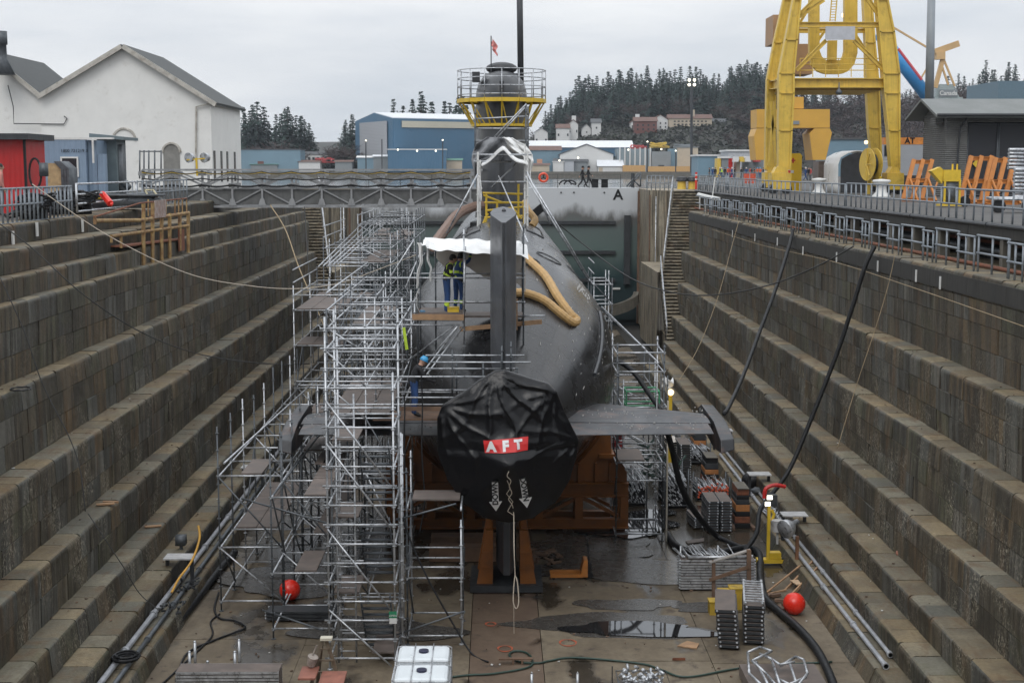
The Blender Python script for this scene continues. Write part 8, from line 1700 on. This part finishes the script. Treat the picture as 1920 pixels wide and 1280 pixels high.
for k in range(26): x0 = p.x - 1.05 + k * .062; m.tube((x0, p.y + .05, top + .03 + r2.uniform(0, .12)), (x0 - .15 + r2.uniform(-.1, .1), p.y + .85, top + .05 + r2.uniform(0, .2)), .022, 6)
m.bb(p.x - .9, p.x + 1.0, p.y, p.y + .08, top + .02, top + .1); one('loose_tubes', m, GALV, 'heap of short bright tubes lying on the long plank stack', 'tubes')
for dx in (-1.05, .1): m = MB(); m.tube((p.x + dx, p.y + .65, FLOOR), (p.x + dx, p.y + .65, FLOOR + 1.25), .03); one('rack_post', m, GALV, 'upright rack post with pointed cap at the ' + ('left end' if dx < 0 else 'middle') + ' of the long plank stack', 'post')
t = thing('timber_trestle', 'dark weathered timber trestle in front of the long plank stack', 'trestle', FP(1370, 1130)); m = MB()
Y = FP(1370, 1128).y
for (a, b, w_) in (((1338, 1125), (1338, 1050), .1), ((1404, 1105), (1404, 1030), .12)): m.bar(atY(*a, Y), atY(*b, Y), w_, w_)
m.bar(atY(1330, 1087, Y - .08), atY(1404, 1062, Y - .08), .05, .1); m.build('post', WOODD, t); m = MB(); m.bar(atY(1330, 1054, Y - .02), atY(1407, 1030, Y + .1), .16, .04); m.build('top_rail', pm('grey_timber', (0.3, 0.28, 0.26), .8, 0, .3, 4), t)
for (u0, u1, v, h_, lab) in ((1332, 1352, 1155, .4, 'smallest yellow step box, leftmost of the three'), (1350, 1371, 1150, .62, 'middle yellow step box'), (1370, 1413, 1146, .66, 'largest yellow step box, rightmost of the three')):
    a = FP(u0, v); b = FP(u1, v); m = MB(); m.bb(a.x, b.x, a.y + .1, a.y + .5, FLOOR, FLOOR + h_ - .03); m.bb(a.x - .02, b.x + .02, a.y + .08, a.y + .52, FLOOR + h_ - .03, FLOOR + h_); one('step_box', m, pm('worn_yellow_box', (0.42, 0.28, 0.03), .6, 0, .2, 4, dirt=(.2, .14, .06), dirt_amt=.5), lab, 'step box')
p = FP(1378, 1222); stack('plank_stack', 'stack of scaffold planks with plywood top, left of the ladder-topped stack', (p.x, p.y + 1.05, FLOOR), .56, 1.9, 9, .12, R(-9), tilt=-.012, side=DKG)
p = FP(1425, 1212); stack('plank_stack', 'stack of silver scaffold planks topped by a ladder-like frame', (p.x, p.y + 1.1, FLOOR), .56, 2.1, 10, .12, R(-9), ladderlike=True, side=DKG)
# pile of bent guard frames at lower right
t = thing('guard_frame_pile', 'tangled pile of silver hexagonal guard frames on flat planks at the bottom right', 'frames', FP(1465, 1270)); Y = FP(1460, 1300).y
m = MB(); a = FP(1405, 1310); m.bb(a.x, a.x + 1.9, a.y, a.y + 1.5, FLOOR + .05, FLOOR + .35); m.build('plank_bed', DECK, t)
for (px) in ([(1402, 1222), (1425, 1212), (1447, 1220), (1410, 1238), (1437, 1262), (1460, 1290), (1435, 1290), (1405, 1262), (1402, 1222)], [(1425, 1225), (1447, 1235), (1465, 1290), (1445, 1292), (1418, 1240)], [(1463, 1248), (1492, 1230), (1507, 1236), (1514, 1262), (1495, 1285), (1480, 1240)], [(1440, 1230), (1462, 1245), (1490, 1240)], [(1455, 1270), (1480, 1282), (1512, 1268)]):
    m = MB(); P = [atZ(u, v, FLOOR + .55 + .05 * i % .2) for i, (u, v) in enumerate(px)]
    for a, b in zip(P, P[1:]): m.tube(a, b, .034)
    m.build('guard_frame', GALV, t)
# coupler basket at bottom
t = thing('coupler_basket', 'wire basket heaped with silver scaffold couplers at the bottom edge', 'basket', FP(1205, 1310)); c = atZ(1205, 1272, FLOOR + .75); m = MB(); r2 = random.Random(9)
for k in range(120):
    q = c + V((r2.uniform(-.5, .5), r2.uniform(-.4, .4), r2.uniform(-.35, .18))); d = V((r2.uniform(-1, 1), r2.uniform(-1, 1), r2.uniform(-1, 1))).normalized() * .07; m.tube(q - d, q + d, .035, 7)
one_ = m.build('couplers', GALV, t); tag(one_, kind='stuff'); m = MB()
for k in range(9): m.tube(c + V((-.6 + k * .15, -.5, -.75)), c + V((-.6 + k * .15, -.5, .02)), .01, 4)
for z in (-.7, -.35, 0.02): m.path([c + V((-.6, -.5, z)), c + V((.6, -.5, z)), c + V((.6, .5, z)), c + V((-.6, .5, z)), c + V((-.6, -.5, z))], .015, 4)
m.build('wire_cage', GALV_D, t)
for (u, lab) in ((997, 'pointed steel post tip at the bottom edge, left of centre pair'), (1083, 'pointed steel post tip at the bottom edge, right of centre pair')):
    a = atY(u, 1262, 33); m = MB(); m.tube((a.x, a.y, FLOOR), a, .035); m.tube(a, a + V((0, 0, .05)), .035, r2=.005); one('rack_post', m, GALV, lab, 'post')
a = atY(1148, 1248, 34); m = MB(); m.tube((a.x, a.y, FLOOR), a, .014); one('thin_rod', m, DKG, 'thin upright rod at the bottom edge left of the coupler basket', 'rod')
# debris boards
for (pts, lab, mt) in (([(1270, 1212), (1288, 1203), (1311, 1208), (1306, 1217)], 'small piece of plywood lying by the puddle', WOOD), ([(1285, 1015), (1320, 1010), (1320, 1016), (1290, 1020)], 'plank lying beside the tube racks', DECK)):
    P = [FP(u, v) + V((0, 0, .01)) for u, v in pts]; m = MB(); m.add(P + [p_ + V((0, 0, .03)) for p_ in P], [(0, 3, 2, 1), (4, 5, 6, 7), (0, 1, 5, 4), (1, 2, 6, 5), (2, 3, 7, 6), (3, 0, 4, 7)]); one('board', m, mt, lab, 'board')
a = FP(1261, 1238); b = FP(1285, 1238); m = MB(); m.bb(a.x, b.x, a.y, a.y + .09, FLOOR + .01, FLOOR + .02); m.bb(a.x, b.x, a.y, a.y + .01, FLOOR + .02, FLOOR + .08); one('angle_iron', m, RUST, 'short rusty angle iron on the floor right of centre', 'iron')
a = FP(935, 1253); b = FP(985, 1253); m = MB(); m.bb(a.x, b.x + .2, a.y + .3, a.y + .42, FLOOR + .12, FLOOR + .16); m.bb(a.x + .35, a.x + .4, a.y + .3, a.y + .42, FLOOR, FLOOR + .12); m.bb(b.x - .1, b.x - .05, a.y + .3, a.y + .42, FLOOR, FLOOR + .12); one('low_timber_stool', m, WOODD, 'low board on two feet on the keel strip at bottom centre', 'stool')
m = MB(); r2 = random.Random(3)
for k in range(16): q = FP(r2.uniform(992, 1048), r2.uniform(1038, 1060)); m.box(q + V((0, 0, .06 + .1 * r2.random())), (r2.uniform(.3, .7), .1, .06), rz=r2.uniform(0, 3))
one('offcut_heap', m, WOODD, 'heap of dark timber offcuts right of the rudder stand', 'offcuts')
# small litter on floor and ledges (cannot be counted)
m = MB(); r2 = random.Random(8)
for k in range(900):
    if k % 3: x = r2.uniform(-9, 9); y = r2.uniform(34, 80); z = FLOOR + .012
    else:
        i = r2.randrange(1, 7); sg = r2.choice((-1, 1))
        if sg > 0: x = r2.uniform(RF[i] + .15, RB[i]); z = ZL[i] + .02
        else: j = i + 3; x = -r2.uniform(LF[j] + .15, LB[j]); z = LZ[j] + .02
        y = r2.uniform(34, 85)
    a = r2.uniform(.012, .04); q = [V((x + math.cos(t_) * a * r2.uniform(.6, 1.5), y + math.sin(t_) * a * 1.5, z)) for t_ in (0.3, 1.8, 3.4, 4.9)]; m.add(q + [p_ + V((0, 0, r2.uniform(.004, .02))) for p_ in q], [(4, 5, 6, 7), (0, 1, 5, 4), (1, 2, 6, 5), (2, 3, 7, 6), (3, 0, 4, 7)], mi=r2.choice((0, 0, 0, 1, 2)))
one('litter', m, [pm('dead_leaf_litter', (0.07, 0.04, 0.025), .8), pm('white_litter', (0.5, 0.5, 0.48), .6), WOODD], 'small debris and fallen leaves scattered over the floor and ledges', 'litter')['kind'] = 'stuff'
# pallet jack
t = thing('pallet_jack', 'orange pallet jack standing on the wet floor right of the rudder stand', 'pallet jack', FP(1070, 1087)); c = FP(1095, 1087); m = MB()
for dy in (0, .45): m.bb(c.x - 1.05, c.x - .05, c.y + dy, c.y + dy + .16, FLOOR + .08, FLOOR + .17)
m.prism([(c.x - .12, FLOOR + .08), (c.x + .12, FLOOR + .08), (c.x + .12, FLOOR + .6), (c.x, FLOOR + .62)], c.y + .05, c.y + .58); m.build('forks', ORG2, t); m = MB()
for dx in (.2,): m.tube((c.x + dx, c.y + .2, FLOOR + .1), (c.x + dx, c.y + .4, FLOOR + .1), .1, 12)
m.tube((c.x - .95, c.y + .02, FLOOR + .05), (c.x - .95, c.y + .14, FLOOR + .05), .05, 10); m.box((c.x + .17, c.y + .3, FLOOR + .35), (.16, .25, .25)); m.build('wheel', BLK, t); m = MB(); m.tube((c.x + .18, c.y + .3, FLOOR + .4), (c.x + .12, c.y + .32, FLOOR + 1.15), .025); m.tube((c.x + .12, c.y + .15, FLOOR + 1.17), (c.x + .12, c.y + .5, FLOOR + 1.17), .025); m.build('handle', BLK, t)
# red buoys
c = FP(1490, 1153); m = MB(); m.sphere(c + V((0, .1, .32)), .32, 24, 16); one('red_buoy', m, REDB, 'bright red ball buoy on the right of the floor, by the leaning ladder', 'buoy', smooth=True)
c = FP(543, 1126); m = MB(); m.sphere(c + V((0, .1, .31)), .31, 24, 16); one('red_buoy', m, REDB, 'red ball buoy under the left scaffold', 'buoy', smooth=True)
# lamp stand
t = thing('lamp_stand', 'yellow wheeled mast with lit twin work lamps on the right of the floor', 'work lamp', FP(1450, 1060)); c = FP(1440, 1060); m = MB(); m.bb(c.x - .05, c.x + .05, c.y, c.y + .1, FLOOR + .1, FLOOR + 2.0); m.bb(c.x - .35, c.x + .5, c.y - .02, c.y + .3, FLOOR + .08, FLOOR + .2); m.bb(c.x + .06, c.x + .42, c.y, c.y + .3, FLOOR + .21, FLOOR + .42); m.path([(c.x + .1, c.y, FLOOR + 1.5 + .0), (c.x + .16, c.y, FLOOR + 1.7), (c.x + .08, c.y, FLOOR + 1.85)], .05, 6); m.build('mast', YEL2, t); m = MB(); m.tube((c.x + .55, c.y, FLOOR + .13), (c.x + .55, c.y + .12, FLOOR + .13), .13, 14); m.build('wheel', BLK, t)
m = MB(); m.box(c + V((.08, .12, 2.15)), (.35, .25, .35)); m.build('lamp_housing', DKG, t)
for (dx, dz) in ((.0, 2.26), (-.06, 2.05)): m = MB(); m.box(c + V((dx, -.03, dz)), (.17, .03, .13)); m.build('lamp', LAMP, t)
sheet_ = MB(); sheet_.path([c + V((-.15, .1, 2.2)), c + V((-.1, .15, 2.5)), c + V((.2, .2, 2.62)), c + V((.55, .25, 2.55))], .07, 6, sub=4); one('red_sheet', sheet_, RED, 'red plastic sheet knotted over the yellow lamp stand', 'sheet')
t = thing('flood_lamp', 'large silver bell-shaped flood lamp on a brown timber post', 'flood lamp', FP(1493, 1112)); c = atY(1472, 992, 43.5); m = MB(); m.lathe([(.30, -.02), (.31, 0), (.27, .18), (.16, .34), (.10, .36), (.09, .62), (.02, .64)], c, 20, axis=(.75, .6, .25)); m.build('reflector', GALV, t, smooth=True); m = MB(); m.lathe([(.27, 0), (.26, .02)], c, 20, axis=(.75, .6, .25)); m.build('lens', pm('lamp_lens', (.55, .58, .6), .15), t); m = MB(); a = atY(1495, 1005, 43.8); m.bar((a.x, a.y, FLOOR), a, .1, .1); m.build('post', pm('brown_post', (0.17, .08, .04), .8, 0, .3, 3), t)
m = MB(); c = atY(1458, 985, 44.5); m.lathe([(.15, -.19), (.18, .17), (.185, .18), (.16, .18)], c, 16); m.tube(c + V((0, 0, -.6)), c + V((0, 0, -.19)), .04); one('white_bucket', m, pm('grey_white_bucket', (.45, .45, .45), .5), 'grey-white bucket on a short pipe beside the flood lamp', 'bucket')
# leaning wooden ladder
t = thing('leaning_ladder', 'old wooden ladder leaning across the lower right ledges', 'ladder', atY(1470, 1100, 42)); A0 = atY(1382, 1153, 40.3); A1 = atY(1448, 1140, 41.3); B0 = atY(1546, 1024, 45.4); B1 = atY(1566, 1022, 46.3); m = MB()
A0 = atY(1440, 1140, 41.5); A1 = atY(1452, 1148, 41.0); B0 = atY(1553, 1022, 44); B1 = atY(1566, 1030, 43.4)
m.bar(A0, B0, .05, .09); m.bar(A1, B1, .05, .09); m.build('rail', WOOD, t); m = MB()
for f in (.42, .97): a = A0.lerp(B0, f); b = A1.lerp(B1, f); m.bar(a + V((0, 0, .03)), b + V((0, 0, .03)), .28, .03)
m.build('rung', pm('pale_timber', (0.5, .35, .22), .7, 0, .2, 4), t)
for (a, b, lab) in (((1492, 1165, 40.6), (1548, 1105, 42.5), 'brown plank leaning behind the red buoy on the right'), ((1418, 1117, 41.6), (1475, 1105, 42), 'thin lath lying left of the red buoy'), ((1415, 1128, 41.3), (1500, 1060, 43), 'long thin lath leaning on the right ledge')):
    m = MB(); m.bar(atY(*a), atY(*b), .12 if 'plank' in lab else .05, .04); one('timber', m, WOODD if 'plank' in lab else WOOD, lab, 'timber')
m = MB(); r2 = random.Random(2)
for k in range(9): m.box(FP(r2.uniform(1440, 1500), r2.uniform(1118, 1145)) + V((0, 0, .06)), (r2.uniform(.2, .5), .12, .08), rz=r2.uniform(0, 3))
one('offcut_heap', m, WOODD, 'timber offcuts scattered round the red buoy on the right', 'offcuts')
m = MB(); c = atY(1558, 1070, 43); m.path([c + V((.35 * math.cos(k * .6), .3 * math.sin(k * .6), .02 * (k % 5))) for k in range(30)], .025, 5); one('coiled_line', m, TAN, 'tan line coiled on the pipes of the lower right ledge', 'rope')
m = MB(); c = atY(1688, 1052, 39.6); m.lathe([(.13, 0), (.14, .05), (.12, .12), (.0, .125)], (c.x, c.y, ZL[4] + .0), 12); one('rusty_can', m, pm('salmon_rust', (.35, .16, .11), .7, 0, .3, 6), 'small salmon-coloured can alone on the middle right ledge', 'can')
c = FP(1340, 776) ; m = MB(); p_ = V((9.9, 53.8, ZL[6])); m.sphere(p_ + V((0, 0, .35)), .4, 12, 8, sc=(1.1, 1, .8)); one('black_sack', m, BLK, 'black sack on the right ledge above the stern plane tip', 'sack', smooth=True)
m = MB(); m.sphere(p_ + V((.1, -1.0, .15)), .3, 10, 6, sc=(1.3, .8, .45)); one('grey_sandbag', m, GALV_D, 'pale grey sandbag beside the black sack', 'sandbag')
# racks of tubes and couplers, right of the hull
def tuberack(u0, u1, vb, L, n, lab, red=False, h_=.8):
    a = FP(u0, vb); b = FP(u1, vb); t = thing('tube_rack', lab, 'tube rack', ((a.x + b.x) / 2, a.y, FLOOR)); r2 = random.Random(u0); m = MB(); e = MB()
    for k in range(n):
        x = a.x + (b.x - a.x) * r2.random(); z = FLOOR + .15 + h_ * r2.random(); dy = r2.uniform(-.05, .05); q0 = V((x, a.y + dy, z)); q1 = V((x + r2.uniform(-.25, .1), a.y + L + dy, z + r2.uniform(-.02, .08))); m.tube(q0, q1, .024, 6)
        if red: e.tube(q0 - V((0, .02, 0)), q0 + V((0, .09, 0)), .036, 6)
    tag(m.build('tubes', GALV, t), kind='stuff')
    if red: tag(e.build('red_couplers', pm('coupler_red', (.5, .09, .04), .5), t), kind='stuff')
    for x in (a.x - .06, b.x + .06):
        for y in (a.y + .15, a.y + L * .75): m = MB(); m.tube((x, y, FLOOR), (x, y, FLOOR + h_ + .35), .032); m.sphere((x, y, FLOOR + h_ + .36), .036, 6, 4); m.build('post', GALV_D, t)
    m = MB()
    for y in (a.y + .15, a.y + L * .75): m.tube((a.x - .06, y, FLOOR + .12), (b.x + .06, y, FLOOR + .12), .03)
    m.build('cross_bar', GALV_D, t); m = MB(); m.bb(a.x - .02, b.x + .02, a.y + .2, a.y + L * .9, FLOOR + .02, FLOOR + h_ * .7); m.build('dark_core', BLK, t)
tuberack(1163, 1210, 925 + 25, 2.4, 110, 'rack of scaffold tubes inside the right scaffold tower, left of two', h_=.95); tuberack(1250, 1288, 955, 2.6, 110, 'tall rack of bright scaffold tubes just right of the scaffold tower', h_=1.15); tuberack(1310, 1366, 940, 1.5, 90, 'rack of scaffold tubes with red couplers', True, .55); tuberack(1298, 1330, 872, 2.0, 60, 'small far rack of scaffold tubes below the stern plane tip', h_=.6)
p = FP(1331, 1000); stack('plank_stack', 'double stack of black-sided scaffold planks with silver tops, left column', (p.x + .12, p.y + .8, FLOOR), .42, 1.5, 11, .1, 0, side=GALV_D); stack('plank_stack', 'double stack of black-sided scaffold planks with silver tops, right column', (p.x + .58, p.y + .8, FLOOR), .42, 1.5, 11, .1, 0, side=GALV_D)
p = FP(1325, 998); stack('plank_stack', 'low short plank pile left of the double stack', (p.x - .28, p.y + 1.0, FLOOR), .38, 1.2, 5, .08, R(5), side=GALV_D)
p = FP(1263, 900); stack('plank_stack', 'tall black stack with pale wrapped top beneath the stern plane', (p.x + .05, p.y + 1.5, FLOOR), .45, 1.4, 14, .1, 0, side=BLK, top=CREAM); p = FP(1290, 910); stack('plank_stack', 'tall dark plank stack with brown top beneath the stern plane, right of the wrapped one', (p.x, p.y + 1.5, FLOOR), .5, 1.5, 15, .1, 0, side=DKG, top=DECK)
p = FP(1270, 870); stack('plank_stack', 'far pile of grey planks beneath the stern plane', (p.x, p.y + 4, FLOOR), 1.1, 2.0, 9, .1, 0, side=GALV)
def keel(u, vb, h_, w_, lab):
    p = FP(u, vb); t = thing('keel_block', lab, 'keel block', (p.x, p.y + .4, FLOOR)); z = FLOOR; r2 = random.Random(u); k = 0
    cols_ = [BLK, RUST, BLK, pm('block_orange', (.32, .13, .04), .7, 0, .3, 3), DKG]
    while z < FLOOR + h_:
        hh = r2.uniform(.16, .26); ww = w_ * (1.15 - .3 * (z - FLOOR) / h_); m = MB(); m.bb(p.x - ww / 2, p.x + ww / 2, p.y, p.y + 1.1, z, z + hh - .012); m.build('block', cols_[k % 5], t, bevel=.02); z += hh; k += 1
    m = MB(); m.bb(p.x - w_ * .42, p.x + w_ * .42, p.y - .05, p.y + 1.1, z - .03, z + .0); m.build('cap', CONC, t)
    m = MB()
    for s_ in (-1, 1): m.bar((p.x + s_ * w_ * .75, p.y - .35, FLOOR + .06), (p.x + s_ * w_ * .55, p.y + .9, FLOOR + .06), .12, .1)
    m.build('skid', WOODD, t)
keel(1392, 990, 1.25, .5, 'tall rust and orange block stack by the lower right ledge, nearest'); keel(1334, 918, 1.25, .55, 'rust and orange block stack with debris on top, second away'); keel(1312, 862, 1.2, .55, 'dark rusty block stack beneath the stern plane tip')
m = MB(); r2 = random.Random(6)
for k in range(14): q = V((9.7 + r2.uniform(-.3, .3), 49 + r2.uniform(-1.4, 1.4), ZL[6] + .2)); m.tube(q, q + V((r2.uniform(-.3, .3), r2.uniform(.3, .8), r2.uniform(0, .15))), .024, 6)
one('loose_tubes', m, GALV, 'loose silver tubes heaped on the pipes of the lower right ledge', 'tubes')
# gear behind the right stern plane
m = MB(); r2 = random.Random(12)
for k in range(12): q = V((6.8 + r2.uniform(-.6, .6), 57 + r2.uniform(-1.5, 1.5), FLOOR + r2.uniform(.1, 1.2))); m.path([q, q + V((.3, .4, .3)), q + V((.1, .9, -.1)), q + V((-.4, .6, .1))], .05, 5, sub=3)
one('hose_heap', m, pm('dark_green_hose', (0.02, 0.045, 0.035), .5), 'heap of dark green hoses behind the right scaffold tower', 'hoses')
m = MB(); c = V((4.9, 60, FLOOR)); 
for k in range(7): m.box(c + V((.1 * k, .3 * (k % 2), .3 + k * .35)), (.5 - .03 * k, .5, .3), rz=k * .3)
one('red_machine', m, pm('dull_red_machine', (.28, .02, .02), .6, 0, .3, 3), 'tall dull red pump unit between hull and right scaffold', 'pump')
gr = thing('green_trolley', 'green tubular trolley on the right scaffold deck beyond the stern plane', 'trolley', (5.7, 54, -8.05)); m = MB(); q4 = [(4.95, 53.4), (6.2, 53.4), (6.2, 54.4), (4.95, 54.4)]
for z in (-7.3, -6.75):
    for k in range(4): m.tube((*q4[k], z), (*q4[(k + 1) % 4], z), .03)
for x_, y_ in q4: m.tube((x_, y_, -8.02), (x_, y_, -6.75), .03)
m.build('frame', pm('light_green_paint', (.05, .27, .13), .5), gr)
t = thing('lamp_stand', 'yellow post lamp with a warm glow and bright torn sheet past the stern plane', 'work lamp', (7.1, 56, FLOOR)); c = atY(1257, 737, 56); m = MB(); m.bar((c.x, c.y, FLOOR), c, .14, .14); m.build('mast', YEL2, t); m = MB(); m.sphere(c + V((0, -.1, .05)), .13, 10, 8); m.build('lamp', LAMPW, t); m = MB(); c2 = atY(1252, 712, 56); m.grid(lambda a, b: (c2.x + (a - .5) * .45, c2.y + .12 * math.sin(a * 9 + b * 5), c2.z - .12 + (b - .5) * .35 + .06 * math.sin(a * 7)), 14, 10); m.build('torn_sheet', SHEET, t, thick=.02)
# white liquid totes at the bottom
TOTE = pm('translucent_white_tote', (.62, .66, .68), .35, 0, .04, 2)
def tote(cx, cy, z0, lab):
    t = thing('liquid_tote', lab, 'tank', (cx, cy, z0)); m = MB(); m.bb(cx - .57, cx + .57, cy - .47, cy + .47, z0 + .16, z0 + 1.1); m.build('tank', TOTE, t, bevel=.09, smooth=False); m = MB(); m.lathe([(.11, 0), (.11, .045), (.09, .05)], (cx, cy + .02, z0 + 1.1), 16); m.build('lid', pm('navy_lid', (.01, .012, .04), .4), t); m = MB(); m.bb(cx - .6, cx + .6, cy - .5, cy + .5, z0, z0 + .13); m.build('pallet', DKG, t); m = MB()
    for z in (.2, .42, .64, .86, 1.06): m.path([(cx - .6, cy - .42, z0 + z), (cx - .52, cy - .51, z0 + z), (cx + .52, cy - .51, z0 + z), (cx + .6, cy - .42, z0 + z), (cx + .6, cy + .42, z0 + z), (cx + .52, cy + .51, z0 + z), (cx - .52, cy + .51, z0 + z), (cx - .6, cy + .42, z0 + z), (cx - .6, cy - .42, z0 + z)], .012, 5)
    for k in range(7): x = cx - .5 + k * 1.0 / 6; m.tube((x, cy - .51, z0 + .13), (x, cy - .51, z0 + 1.06), .011, 5)
    for k in range(5): y = cy - .4 + k * .2; m.tube((cx + .6, y, z0 + .13), (cx + .6, y, z0 + 1.06), .011, 5); m.tube((cx - .6, y, z0 + .13), (cx - .6, y, z0 + 1.06), .011, 5)
    for x in (cx - .2, cx + .2): m.tube((x, cy - .51, z0 + 1.12), (x, cy + .51, z0 + 1.12), .012, 5); m.tube((x, cy - .51, z0 + 1.05), (x, cy - .51, z0 + 1.12), .012, 5)
    m.build('cage', GALV, t)
xA_ = Xu(795, 30.2, -8.8); xB_ = Xu(791, 29, -8.8)
tote(xA_, 30.1, FLOOR, 'white caged liquid tote at the bottom of the rear stack'); tote(xA_, 30.1, FLOOR + 1.17, 'white caged liquid tote with dark lid on top, rear of the two stacks'); tote(xB_, 28.9, FLOOR, 'white caged liquid tote at the bottom of the front stack'); tote(xB_, 28.9, FLOOR + 1.17, 'white caged liquid tote with dark lid on top, front of the two stacks')
tote(xA_ + .3, 27.6, FLOOR + 1.0, 'white caged liquid tote cut off by the bottom edge of the picture')
# stack with posts at lower left
p = V((Xu(430, 33.7, -10.5), 33.7, FLOOR)); stack('plank_stack', 'wide stack of long silver planks with worn top at the bottom left', (p.x, p.y, FLOOR), .62, 2.5, 7, .085, R(90), side=GALV, hooks=False)
for (u, v) in ((355, 1222), (365, 1203), (440, 1222), (448, 1200), (389, 1240)):
    a = atY(u, v, 35.2 if v < 1215 else 34.6); m = MB(); m.tube((a.x, a.y, FLOOR), a, .04 if u != 389 else .018); m.sphere(a, .042, 8, 6); one('rack_post', m, GALV, {355: 'front left capped rack post of the bottom left plank stack', 365: 'rear left capped rack post of the bottom left plank stack', 440: 'front right capped rack post of the bottom left plank stack', 448: 'rear right capped rack post of the bottom left plank stack', 389: 'thin middle rod behind the bottom left plank stack'}[u], 'post')
t = thing('step_ladder', 'brown fibreglass step ladder with a flat top at the bottom of the picture', 'step ladder', atY(612, 1290, 32.5)); Y = 32.6; m = MB()
for (a, b, yy) in (((604, 1200), (572, 1330), Y - .3), ((612, 1200), (655, 1330), Y), ((604, 1200), (590, 1330), Y + .5)): m.bar(atY(a[0], a[1], Y), atY(b[0], b[1], yy), .08, .05)
for k in range(5): m.bar(atY(600 - k * 6, 1215 + k * 22, Y - .05), atY(617 + k * 8, 1215 + k * 22, Y - .05), .07, .03)
m.build('side_rail', pm('brown_fibreglass', (.13, .1, .07), .5, 0, .2, 4), t); m = MB(); m.box(atY(612, 1196, Y), (.28, .2, .06)); m.build('top_cap', pm('beige_cap', (.5, .47, .38), .5), t)
m = MB(); c = atY(585, 1238, 32.4); m.lathe([(.1, -.12), (.13, .12), (.1, .13)], c, 12, axis=(.3, -.2, 1)); m.tube(c + V((0, 0, .1)), c + V((.12, 0, .38)), .02); one('cement_bucket', m, pm('crusted_bucket', (.3, .26, .23), .8, 0, .4, 9, bump=.5), 'crusty pale bucket with a stick hung on the step ladder', 'bucket')
m = MB(); c = atY(590, 1262, 32); m.bb(c.x - .35, c.x + .05, 31.7, 32.5, c.z - .05, c.z); m.bb(c.x + .12, c.x + .7, 31.7, 32.5, c.z - .18, c.z - .12); one('red_brown_board', m, pm('red_brown_board', (.25, .1, .07), .7, 0, .3, 4), 'red-brown plywood boards stacked beside the step ladder', 'board')
m = MB(); c = FP(640, 1130); stack('plank_stack', 'flat pile of dark planks on the floor behind the ladder tower', (Xu(560, 38.5, -11), 39.4, FLOOR), .6, 2.0, 3, .09, R(88), side=DKG, top=DKG)
# couplers and coils on the left ledge
m = MB(); r2 = random.Random(21)
for (u, v, Yy) in ((322, 1128, 38.4), (375, 1055, 40.5)):
    c = V((-9.0, Yy, ZL[6] + .1))
    for k in range(22): q = c + V((r2.uniform(-.3, .3), r2.uniform(-.35, .35), r2.uniform(0, .22))); d = V((r2.uniform(-1, 1), r2.uniform(-1, 1), r2.uniform(-1, 1))).normalized() * .06; m.tube(q - d, q + d, .03, 6)
one('coupler_heap', m, DKG, 'dark heaps of scaffold couplers on the pipes of the lower left ledge', 'couplers')
m = MB(); c = V((-9.2, 34.2, ZL[6] + .05))
for k in range(5): m.path([c + V(((.2 + .035 * k) * math.cos(j * .5), (.2 + .035 * k) * math.sin(j * .5), .03 + .05 * (k % 3) + .15)) for j in range(14)], .03, 5)
one('coiled_hose', m, BLK, 'flat black hose coil on the pipes at the lower left', 'hose')
m = MB(); c = atY(265, 1230, 36); m.box(c, (.22, .1, .25), rz=.3)
for k in range(4): m.tube(c + V((.1, 0, -.1 + .07 * k)), c + V((.3, 0, -.08 + .07 * k)), .02)
one('air_manifold', m, YEL2, 'small yellow air manifold on the edge of the lower left ledge', 'manifold')
m = MB(); m.box(V((-9.75, 43.0, ZL[6] + .9)) , (.3, .3, .3)); m.tube((-9.75, 43.0, ZL[6]), (-9.75, 43, ZL[6] + .8), .05); one('utility_box', m, GALV_D, 'small grey utility box by the white-topped table on the left ledge', 'box')
m = MB(); c = V((-10.9, 34.6, 0)); m.path([V((-12.2, 36.2, LZ[4] + .03)) + V((.25 * math.cos(j * .45), .3 * math.sin(j * .45), .01 * (j % 4))) for j in range(28)], .018, 5); one('coiled_line', m, WIRE, 'black line coiled on the upper left ledge', 'rope')
for (u, v, X, lab) in ((300, 1068, -11.2, 'two splintered timber pieces on the middle left ledge'), (345, 1013, -10.6, 'small flat board on the lower left ledge')):
    Yq = 40.0 if u == 300 else 43; Z_ = LZ[6] if u == 300 else LZ[7]; m = MB(); m.box((X, Yq, Z_ + .04), (.5, .14, .04), rz=.3); 
    if u == 300: m.box((X + .1, Yq + .2, Z_ + .05), (.45, .08, .05), rz=-.1)
    one('timber', m, WOOD, lab, 'timber')
# numeral painted on the lowest right riser
M6 = Matrix(((0, 0, -1, 9.33), (1, 0, 0, 37.3), (0, 1, 0, FLOOR + .55), (0, 0, 0, 1)))
q6 = atX(1547, 1265, 9.3)
M6 = Matrix(((0, 0, -1, 9.28), (-1, 0, 0, q6.y), (0, 1, 0, q6.z), (0, 0, 0, 1))); text_mesh('painted_numeral', '6', .5, BLK, M6, None, .003, .01); tag(bpy.data.objects['painted_numeral'], 'black painted numeral 6 on the lowest riser of the right dock wall', 'numeral')
# ================================================================== damp air
m = MB(); m.bb(-1250, 1550, -60, 1700, -14, 110)
hz_ = m.build('haze', newmat('haze_volume')[0]); hz_['kind'] = 'stuff'
nt = hz_.data.materials[0].node_tree; nt.nodes.remove(nt.nodes['Principled BSDF']); pv = nt.nodes.new('ShaderNodeVolumePrincipled'); pv.inputs['Color'].default_value = (0.80, 0.87, 0.96, 1); pv.inputs['Density'].default_value = 0.00011; pv.inputs['Anisotropy'].default_value = 0.0
nt.links.new(pv.outputs[0], nt.nodes['Material Output'].inputs['Volume'])
